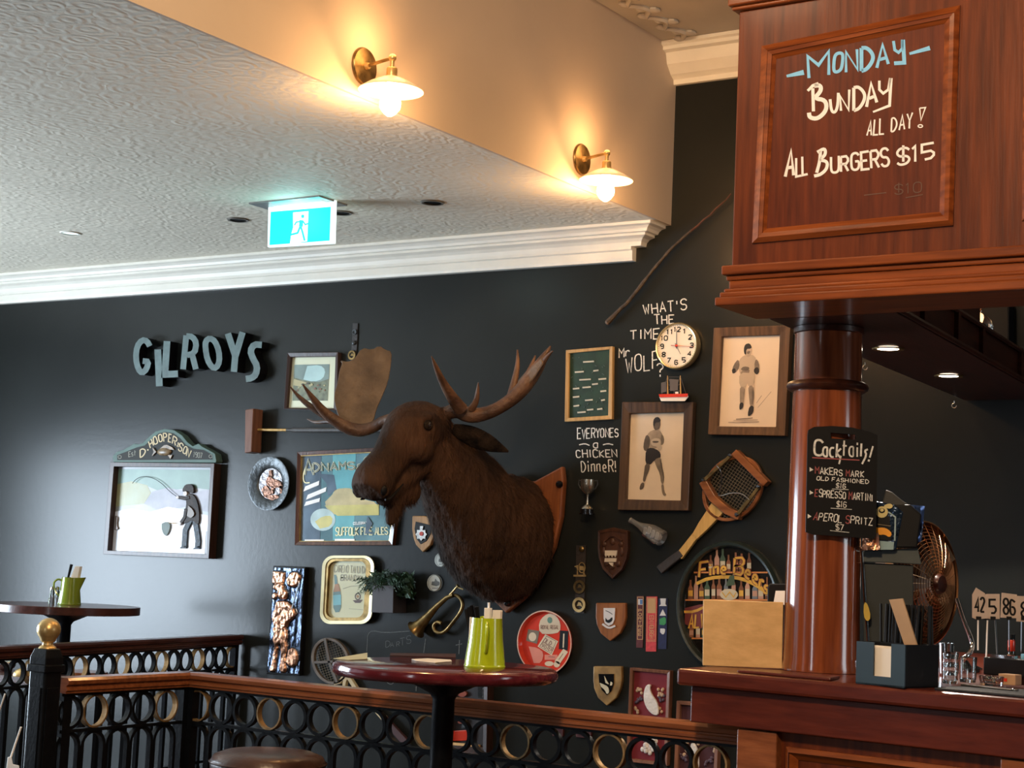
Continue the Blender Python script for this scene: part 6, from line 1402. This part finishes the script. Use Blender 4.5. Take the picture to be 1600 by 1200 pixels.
for lb, q in (('small dark red plaque seen through a railing ring nearer the table stem', [(864, 1134), (880, 1136), (879, 1151), (863, 1150)]), ('small dark red plaque seen through a railing ring under the gold edged shield', [(898, 1138), (924, 1141), (923, 1154), (900, 1152)])):
    t = wt('red_plaque', lb, 'plaque', q[2][0], q[2][1]); MB().plate(WALL, q, .015).build('plaque_body', mat('plaque_red', (.07, .018, .02), .5), t, bevel=.002); MB().poly(WALL, shrink(q, .7), .0155).build('plaque_face', mat('plaque_face_red', (.045, .010, .014), .4), t)

# --- walking stick
t = wt('knobbly_stick', 'long thin knobbly wooden stick hung slanting on the wall above the chalk question', 'stick', 950, 505)
rnd = random.Random(8); pts = []; rad = []
for k in range(23):
    f = k / 22; pts.append(WALL(950 + (1141 - 950) * f + 3 * math.sin(f * 9), 504 + (303 - 504) * f ** 1.0 - 12 * math.sin(PI * f) * .6 + rnd.uniform(-1.2, 1.2), .03)); rad.append((.011 if k == 0 else .0095 - .007 * f) * rnd.uniform(.85, 1.2))
MB().tube(pts[:16], rad[:16], 8).build('lower_length', mat('rough_bark', (.045, .030, .018), .6, var=.5, scale=50, bump=.5), t, smooth=True)
MB().tube(pts[15:], rad[15:], 8).build('upper_length', wood('reddish_cane', (.07, .03, .02), (.12, .05, .035), .4, 'X'), t, smooth=True)
MB().ball(pts[0], (.012, .012, .012), k=10).build('knob', mat('pale_knob', (.16, .10, .06), .6), t, smooth=True)

# ================================================================== THINGS ON THE BAR
BZ = 1.1005
def on(u, v): return at(u, v, 2, BZ)
def stand(pts, th, name, m, parent=None, bev=0.0, back=Vector((-.3, .95, 0))):
    return MB().solid(pts, [p + back.normalized() * th for p in pts]).build(name, m, parent, bevel=bev)
# pale wooden board standing on edge
a, b_ = on(1098, 1040), on(1222, 1046); hgt = 0.0
WB = Surf(a, Vector((-(b_ - a).y, (b_ - a).x, 0)) * -1)
q = [WB(u, v) for u, v in ((1098, 1040), (1222, 1045), (1224, 941), (1099, 937))]
o = stand(q, .018, 'wooden_board', M['pine'], None, .002, (b_ - a).cross(Vector((0, 0, 1))) * -1); tag(o, 'pale plain wooden board standing on edge against the column', 'board')
# thin dark tray lying on the counter in front of the column
q = [on(1172, 1057), on(1188, 1042), on(1318, 1050), on(1336, 1064)]; q = [bpt(.17, -.02, BZ), bpt(.20, -.13, BZ), bpt(.40, -.13, BZ), bpt(.435, -.02, BZ)]
o = MB().solid([p + Vector((0, 0, .008)) for p in q], q).build('serving_tray', wood('tray_wood', (.09, .02, .014), (.14, .03, .02), .3, 'X'), None, bevel=.003); tag(o, 'thin dark red wooden tray lying at the foot of the column', 'tray')
# black card stand behind the pale board, pushed against the column
K = Surf(on(1205, 1036) + Vector((-.02, .12, 0)), (.5, -.85, 0))
t = T('card_holder', 'black card holder with a white card between pale board and column', 'card holder', K(1215, 1040))
MB().plate(K, chaikin([(1203, 912), (1222, 912), (1245, 912), (1245, 1035), (1198, 1035), (1200, 918)], 0), .0, .012).build('black_stand', M['black'], t, bevel=.003)
MB().poly(K, chaikin([(1212, 923), (1240, 923), (1240, 945), (1208, 945)], 0), .001).build('white_card', M['white'], t)

# napkin and straw caddy
cq = [bpt(.49, -.10, 0), bpt(.67, -.10, 0)]
p0, p1 = on(1337, 1068), on(1412, 1071); p2 = on(1455, 1062)
dx = (p1 - p0); dy = (p2 - p1)
dyn = (dy - dx.normalized() * dy.dot(dx.normalized())).normalized()
dyn = Vector((.26, .966, 0)).normalized(); dxn = Vector((.966, -.26, 0)).normalized(); Wc, Dc = .137, .138
navy = mat('navy_plastic', (.022, .045, .068), .5)
t = T('bar_caddy', 'black plastic bar caddy holding napkins, straws and a folded menu', 'caddy', (p0 + p1) / 2)
def cpos(a, b_, z): return p0 + dxn * a + dyn * b_ + Vector((0, 0, z))
def cbx(mb, a0, a1, b0, b1, z0, z1): mb.solid([cpos(a0, b0, z1), cpos(a1, b0, z1), cpos(a1, b1, z1), cpos(a0, b1, z1)], [cpos(a0, b0, z0), cpos(a1, b0, z0), cpos(a1, b1, z0), cpos(a0, b1, z0)])
H = .100
mb = MB(); cbx(mb, 0, Wc, 0, Dc, 0, .004); mb.build('base', M['black'], t)
mb = MB(); cbx(mb, 0, Wc * .36, 0, .004, 0, H); cbx(mb, Wc * .72, Wc, 0, .004, 0, H); cbx(mb, Wc * .36, Wc * .72, 0, .004, 0, .022); mb.build('front_wall', navy, t)
for nm, ar in (('side_wall', (0, .004, .004, Dc)), ('side_wall', (Wc - .004, Wc, .004, Dc)), ('divider', (Wc * .02, Wc * .98, Dc * .45, Dc * .48)), ('rear_wall', (0, Wc, Dc - .004, Dc))):
    mb = MB(); cbx(mb, *ar, 0, H); mb.build(nm, M['black'], t)
mb = MB()
for k in range(9): cbx(mb, Wc * .12 + .001 * (k % 3), Wc * .86 - .001 * (k % 2), .008 + k * .005, .0115 + k * .005, .005, .088 + .0012 * (k % 4))
o = mb.build('paper_napkins', M['paper']); tag(o, 'stack of cream paper napkins in the front slot of the bar caddy', 'napkins'); o['kind'] = 'stuff'
rnd = random.Random(12)
sm_ = meshonly(MB().tube([(0, 0, 0), (0, 0, .185)], .0030, 7), M['black'])
for k in range(44):
    a_ = rnd.uniform(.06, .98); b0 = rnd.uniform(.52, .93)
    if .58 < a_ < .70: continue
    o = bpy.data.objects.new('drinking_straw', sm_); COL.objects.link(o); o.location = cpos(Wc * a_ * .96 + .002, Dc * b0, .006); o.rotation_euler = (rnd.uniform(-.05, .05), rnd.uniform(-.04, .04), 0)
    tag(o, 'black drinking straw upright in the bar caddy', 'straw', 'black straws in the bar caddy')
fpl = Surf(cpos(0, Dc * .40, 0), -dyn)
stp = [fpl(u, v) for u, v in ((1389, 937), (1410, 935), (1434, 1012), (1434, 1055), (1427, 1055), (1413, 1008))]
o = stand(stp, .004, 'folded_card', mat('kraft_card', (.36, .22, .11), .7, var=.1), None, 0, dyn); tag(o, 'narrow tan folded card leaning out of the bar caddy', 'card')
# dark display unit behind the caddy with packets on top
back_y = -1.78
DS = Surf((0, back_y, 0), (.25, -1, 0)); D = lambda u, v, o=0: DS(u, v, o)
t = T('display_box', 'dark cardboard display box with a grey lid behind the bar caddy', 'box', DS(1395, 1040))
DS = Surf((-1.53, -1.82, BZ), (.35, -1, 0))
zlow = DS(1395, 1000).z
MB().plate(DS, [(1349, 879), (1427, 883), (1427, 1034), (1349, 1031)], .0, .08).build('box_body', mat('dark_card_box', (.012, .017, .017), .5), t, bevel=.002)
MB().plate(DS, [(1349, 861), (1381, 859), (1434, 856), (1440, 882), (1405, 880), (1349, 878)], .012, .05).build('grey_lid', mat('grey_card', (.05, .062, .062), .6), t, bevel=.002)
MB().tube([DS(1346, 855, .01), DS(1351, 930, .01), DS(1357, 1010, .01), DS(1355, 1032, .01)], .004, 8).build('wire_edge', M['steel'], t)
t = T('crisp_packets', 'shiny blue and black snack packet with yellow print beside the cocktail board', 'packet', DS(1385, 861))
mb = MB(); S_ = DS
mb.plate(DS, [(1362, 782), (1398, 788), (1412, 800), (1400, 860), (1350, 861), (1350, 782)], .03, .03); mb.build('packet_body', mat('navy_foil', (.015, .03, .06), .2, .6, var=.5, scale=30, bump=.4), t, bevel=.004)
mb = MB(); mb.poly(DS, [(1364, 786), (1390, 808), (1392, 845), (1364, 842)], .0312, 0)
mb.poly(DS, ell(1378, 800, 9.5, 9, 16), .0316, 1); mb.poly(DS, ell(1378, 798, 5, 4, 12), .0318, 0); mb.poly(DS, ell(1378, 797, 3, 2.5, 12), .032, 1); mb.poly(DS, chaikin([(1380, 790), (1390, 786), (1396, 790), (1392, 795), (1384, 794)], 1, True), .0318, 1)
mb.poly(DS, chaikin([(1366, 820), (1370, 825), (1380, 824), (1388, 827), (1394, 834), (1390, 840), (1382, 835), (1374, 836), (1366, 833)], 1, True), .032, 2); mb.ribbon(DS, [(1371, 819), (1392, 822)], .8, .032, mi=3); mb.poly(DS, [(1374, 845), (1397, 847), (1396, 859), (1374, 859)], .032, 4)
mb.ribbon(DS, [(1388, 800), (1399, 808), (1398, 845)], 2.4, .032, mi=5)
mb.build('packet_print', [M['black'], mat('print_lemon', (.62, .52, .22), .5), mat('print_amber', (.80, .33, .02), .4), mat('print_sand', (.25, .19, .1), .5), mat('print_pale_blue', (.22, .33, .36), .4), mat('print_ice', (.28, .38, .42), .3)], t)
t = T('snack_packet', 'small crinkled copper and silver snack packet under the cocktail board', 'packet', DS(1360, 861))
mb = foil(DS, [(1348, 838), (1373, 832), (1375, 859), (1346, 860)], .045, 10, 10, .010, fq=60); mb.build('packet_foil', M['copper'], t, smooth=True)
t = T('black_case', 'black tilted case resting on the grey lid before the copper fan', 'case', DS(1415, 856))
MB().plate(DS, [(1392, 789), (1422, 788), (1440, 804), (1433, 856), (1400, 856)], .028, .05).build('case_body', M['black'], t, bevel=.004)
MB().plate(DS, [(1384, 765), (1394, 769), (1410, 782), (1425, 792), (1400, 796), (1378, 788)], .02, .03).build('case_flap', mat('dark_grey_flap', (.03, .03, .028), .6), t, bevel=.003)
t = T('snack_packet', 'crumpled blue foil packet behind the black case by the fan rim', 'packet', DS(1436, 845))
mb = foil(DS, [(1418, 788), (1445, 791), (1440, 846), (1432, 848)], .005, 8, 14, .012, fq=60); mb.build('packet_foil', mat('blue_foil', (.05, .09, .22), .25, .6, var=.6, scale=50), t, smooth=True)
t = T('yellow_lemon_packet', 'little yellow packet between display box and column', 'packet', DS(1352, 985)); t['category'] = 'packet'
t.name = 'yellow_packet'
MB().plate(DS, chaikin([(1350, 940), (1356, 944), (1361, 965), (1355, 972), (1349, 962)], 1, True), .03, .01).build('packet_body', mat('yellow_print', (.5, .35, .05), .5), t)

# copper desk fan, seen nearly edge on
fc = at(1441, 912, 1, -1.38); t = T('desk_fan', 'large copper desk fan with wire guard behind the bar caddy', 'fan', Vector((fc.x, fc.y, BZ)))
ax = Vector((.974, -.225, 0)).normalized(); ax = (ax + Vector((0, 0, .02))).normalized()
xd = Vector((0, 0, 1)); Rf = (at(1440, 815, 1, -1.38).z - at(1440, 1012, 1, -1.38).z) / 2 * .98
fanm = mat('copper_wire', (.45, .25, .13), .3, 1.0, var=.2); mb = MB()
for k in range(1, 19):
    r_ = Rf * k / 18; hh = .055 * (1 - (k / 18) ** 2)
    mb.lathe(fc, [(r_ - .0012, hh), (r_, hh + .0012), (r_ + .0012, hh), (r_, hh - .0012), (r_ - .0012, hh)], ax, 48, cap=False)
o1_ = mb.build('guard_rings', fanm, t, smooth=True); mb = MB(); yd = ax.cross(Vector((0, 0, 1))).normalized()
for k in range(28):
    a_ = 2 * PI * k / 28; dv = Vector((0, 0, 1)) * math.cos(a_) + yd * math.sin(a_)
    mb.tube([fc + dv * Rf * f + ax * (.055 * (1 - f * f)) for f in (.1, .35, .6, .8, 1.0)], .0013, 4, cap=False)
mb.build('guard_spokes', fanm, t)
mb = MB(); mb.lathe(fc, [(Rf, -.014), (Rf + .004, -.010), (Rf + .004, .010), (Rf, .012), (Rf - .003, 0), (Rf, -.014)], ax, 64, cap=False); mb.build('rim', fanm, t, smooth=True)
MB().lathe(fc, [(.001, .068), (.024, .066), (.030, .056), (.030, .045), (.001, .045)], ax, 24).build('hub_cap', M['mahdark'], t, smooth=True)
MB().lathe(fc, [(Rf, -.01), (Rf * .9, -.06), (Rf * .5, -.085), (.05, -.09), (.05, -.16), (.001, -.17)], ax, 40, cap=False).build('rear_shell', mat('bronze_shell', (.16, .10, .07), .3, .8, var=.3, scale=12), t, smooth=True)
for k in range(4):
    a_ = R3(45 + 90 * k); dv = Vector((0, 0, 1)) * math.cos(a_) + yd * math.sin(a_); tv_ = ax.cross(dv)
    q = [fc + dv * .03 + tv_ * .01, fc + dv * .03 - tv_ * .01, fc + dv * Rf * .88 - tv_ * .05 + ax * .015, fc + dv * Rf * .92 + tv_ * .0 + ax * .008, fc + dv * Rf * .85 + tv_ * .05 - ax * .015]
    MB().solid(q, [p + ax * .003 for p in q]).build('blade', mat('copper_blade', (.5, .28, .15), .25, 1.0), t, smooth=True)
ar = [at(1495, 935, 1, -1.45), at(1504, 965, 1, -1.45), at(1517, 995, 1, -1.45), at(1520, 1012, 1, -1.45), at(1512, 1026, 1, -1.5)]
ar = [tuple(p) for p in ar]; ar.append((ar[-1][0] - .04, ar[-1][1], ar[-1][2] - .015)); 
MB().tube([Vector(p) for p in chaikin(ar, 2)], .007, 10).build('stand_arm', M['steel'], t, smooth=True)
MB().lathe((fc.x + .08, fc.y - .02, BZ), [(.001, .0), (.10, 0), (.10, .012), (.06, .03), (.012, .045), (.010, .08), (.001, .08)], k=32).build('stand_base', M['steel'], t, smooth=True)

# bar mat, tumblers, bottle, small tray
q = [bpt(.70, -.03, BZ), bpt(1.15, -.03, BZ), bpt(1.15, -.24, BZ), bpt(.70, -.24, BZ)]
o = MB().solid([p + Vector((0, 0, .006)) for p in q], q).build('bar_mat', mat('rubber_mat', (.012, .014, .020), .6, bump=.4, bscale=120), None, bevel=.002); tag(o, 'long black rubber bar mat along the counter edge under the tumblers', 'mat')
MZ = BZ + .006
tw = [(1484, 1068, .020, .075, 'ribbed clear tumbler next to the bar caddy'), (1512, 1066, .022, .062, 'clear straight tumbler in the middle of the bar mat')]
for i, (u, v, r_, h_, lb) in enumerate(tw):
    p = at(u, v, 2, MZ); t = T('glass_tumbler', lb, 'glass', p, 'tumblers on the bar mat')
    pr = [(.001, 0), (r_ * .86, 0), (r_ * .9, .004)] + [(r_ * (.92 + .08 * f + (.05 * math.sin(f * 22) if i == 0 else 0)), .004 + (h_ - .004) * f) for f in [k / 12 for k in range(1, 13)]] + [(r_ * .9, h_), (r_ * .82, .008), (.001, .007)]
    MB().lathe(p, pr, k=32).build('glass_body', M['glass'], t, smooth=True)
    MB().lathe(p, [(r_ * .98, h_ - .002), (r_ * 1.03, h_ - .001), (r_ * .98, h_)], k=32, cap=False).build('rim', M['steel'], t, smooth=True)
p = at(1478, 1052, 2, MZ); t = T('steel_cup', 'small steel cup behind the ribbed tumbler', 'cup', p)
MB().lathe(p, [(.001, 0), (.018, 0), (.021, .08), (.019, .08), (.016, .003), (.001, .003)], k=28).build('cup_body', M['steel'], t, smooth=True)
# glass ashtray dish and garnish box
p = at(1549, 1071, 2, MZ); t = T('glass_dish', 'low cut glass dish on the bar mat', 'dish', p)
MB().lathe(p, [(.001, 0), (.026, 0), (.030, .022), (.026, .023), (.020, .006), (.001, .005)], k=20).build('dish_body', M['glass'], t)
mb = MB(); rnd = random.Random(3)
for k in range(10): mb.ball(p + Vector((rnd.uniform(-.016, .016), rnd.uniform(-.016, .016), .012 + rnd.uniform(0, .008))), .0055, k=7)
o = mb.build('ice_pieces', M['glass'], t, smooth=True); o['kind'] = 'stuff'
p = at(1578, 1070, 2, MZ); t = T('sachet_box', 'low tan cardboard box with a red mark beside the dark bottle', 'box', p)
MB().box(p + Vector((0, 0, .013)), (.045, .035, .026), R3(-10)).build('box_body', mat('tan_card', (.42, .26, .15), .7), t, bevel=.002)
MB().box(p + Vector((-.006, -.0178, .012)), (.008, .001, .008), R3(-10)).build('red_mark', M['red'], t)
f0, f1 = at(1502, 1072, 2, MZ), at(1582, 1080, 2, MZ); t = T('bar_spoon', 'long twisted steel bar spoon lying on the mat edge', 'spoon', f0)
MB().tube([f0 + Vector((0, 0, .003)), f1 + Vector((0, 0, .003))], .0025, 8).build('twisted_stem', M['steel'], t, smooth=True); MB().ball(f1 + Vector((.006, 0, .004)), (.010, .006, .003), k=12).build('bowl', M['steel'], t, smooth=True)
# black holder block for the table numbers
bh = [on(1540, 1058), on(1595, 1058)]; p = (bh[0] + bh[1]) / 2 + Vector((0, .10, 0))
t = T('number_stand_block', 'black block holding the table number signs at the back of the counter', 'holder', p)
MB().box(p + Vector((0, 0, .024)), (.14, .09, .048), R3(-7)).build('block', M['black'], t, bevel=.003); MB().box(p + Vector((-.02, -.03, .052)), (.07, .02, .008), R3(-7)).build('steel_strip', M['steel'], t)
NS = Surf(p, (.35, -.93, 0))
cards = [('crumpled tilted table number sign, first in the row and nearest the fan', [(1519, 929), (1525, 918), (1539, 927), (1545, 966), (1526, 968), (1519, 965)], '42', [(1524, 956), (1538, 956), (1538, 934), (1524, 934)], (1528, 1016), .012), ('table number sign with a single five', [(1541, 928), (1562, 928), (1562, 967), (1541, 967)], '5', [(1546, 958), (1556, 958), (1556, 937), (1546, 937)], (1541, 1028), .004), ('table number sign with an eight and a six above the dark bottle', [(1565, 926), (1589, 929), (1588, 966), (1563, 965)], '86', [(1568, 959), (1586, 961), (1586, 937), (1568, 935)], (1577, 1020), .008), ('table number sign with a lone eight, last in the row', [(1588, 931), (1612, 932), (1611, 972), (1588, 971)], '8', [(1596, 964), (1606, 964), (1606, 941), (1596, 941)], (1596, 1020), .014), ('blank reverse of a table number sign between the 5 and the 42', [(1533, 929), (1548, 928), (1547, 965), (1532, 966)], '', None, (1558, 1022), .000)]
for lb, q, s_, tq, ft, of in cards:
    t = T('table_number', lb, 'table number', NS(ft[0], ft[1], of), 'table number signs on the bar')
    MB().plate(NS, q, of + .001, .002).build('number_card', mat('card_pinkish', (.55, .45, .38), .6, var=.05), t)
    if s_: mb = MB(); text(mb, NS, s_, tq, 3.2, of + .0016); mb.build('printed_number', M['black'], t)
    cu = (q[0][0] + q[2][0]) / 2; top = NS((ft[0] * .8 + cu * .2), 962, of - .003)
    MB().tube([NS(ft[0], ft[1], of - .003), top], .0022, 8).build('stem', M['steel'] if ft[0] > 1555 else M['white'], t, smooth=True)
    MB().box(NS(cu, 966, of), (.014, .008, .010), R3(20)).build('clip', M['black'], t)
p = at(1580, 1050, 2, BZ); t = T('sauce_bottle', 'dark squat bottle with red neck label behind the tan box', 'bottle', p)
MB().lathe(p, [(.001, 0), (.026, 0), (.027, .004), (.027, .026), (.020, .042), (.010, .052), (.0085, .09), (.0085, .104), (.001, .104)], k=28).build('glass_body', mat('brown_bottle', (.02, .012, .004), .06, coat=1.0), t, smooth=True)
MB().lathe(p, [(.0092, .058), (.0105, .062), (.0105, .088), (.0092, .092)], k=24, cap=False).build('red_label', M['red'], t, smooth=True); MB().lathe(p, [(.001, .108), (.010, .108), (.010, .094), (.001, .094)], k=20).build('cap', M['black'], t)
p = at(1606, 1058, 2, BZ); t = T('striped_can', 'blue and yellow packet at the very edge of the counter view', 'packet', p)
MB().lathe(p, [(.001, 0), (.020, 0), (.020, .035), (.001, .035)], k=24).build('lower_band', mat('yellow_tin', (.6, .5, .03), .4), t); MB().lathe(p, [(.001, .035), (.020, .035), (.019, .062), (.001, .064)], k=24).build('upper_band', mat('blue_tin', (.12, .30, .42), .4), t)
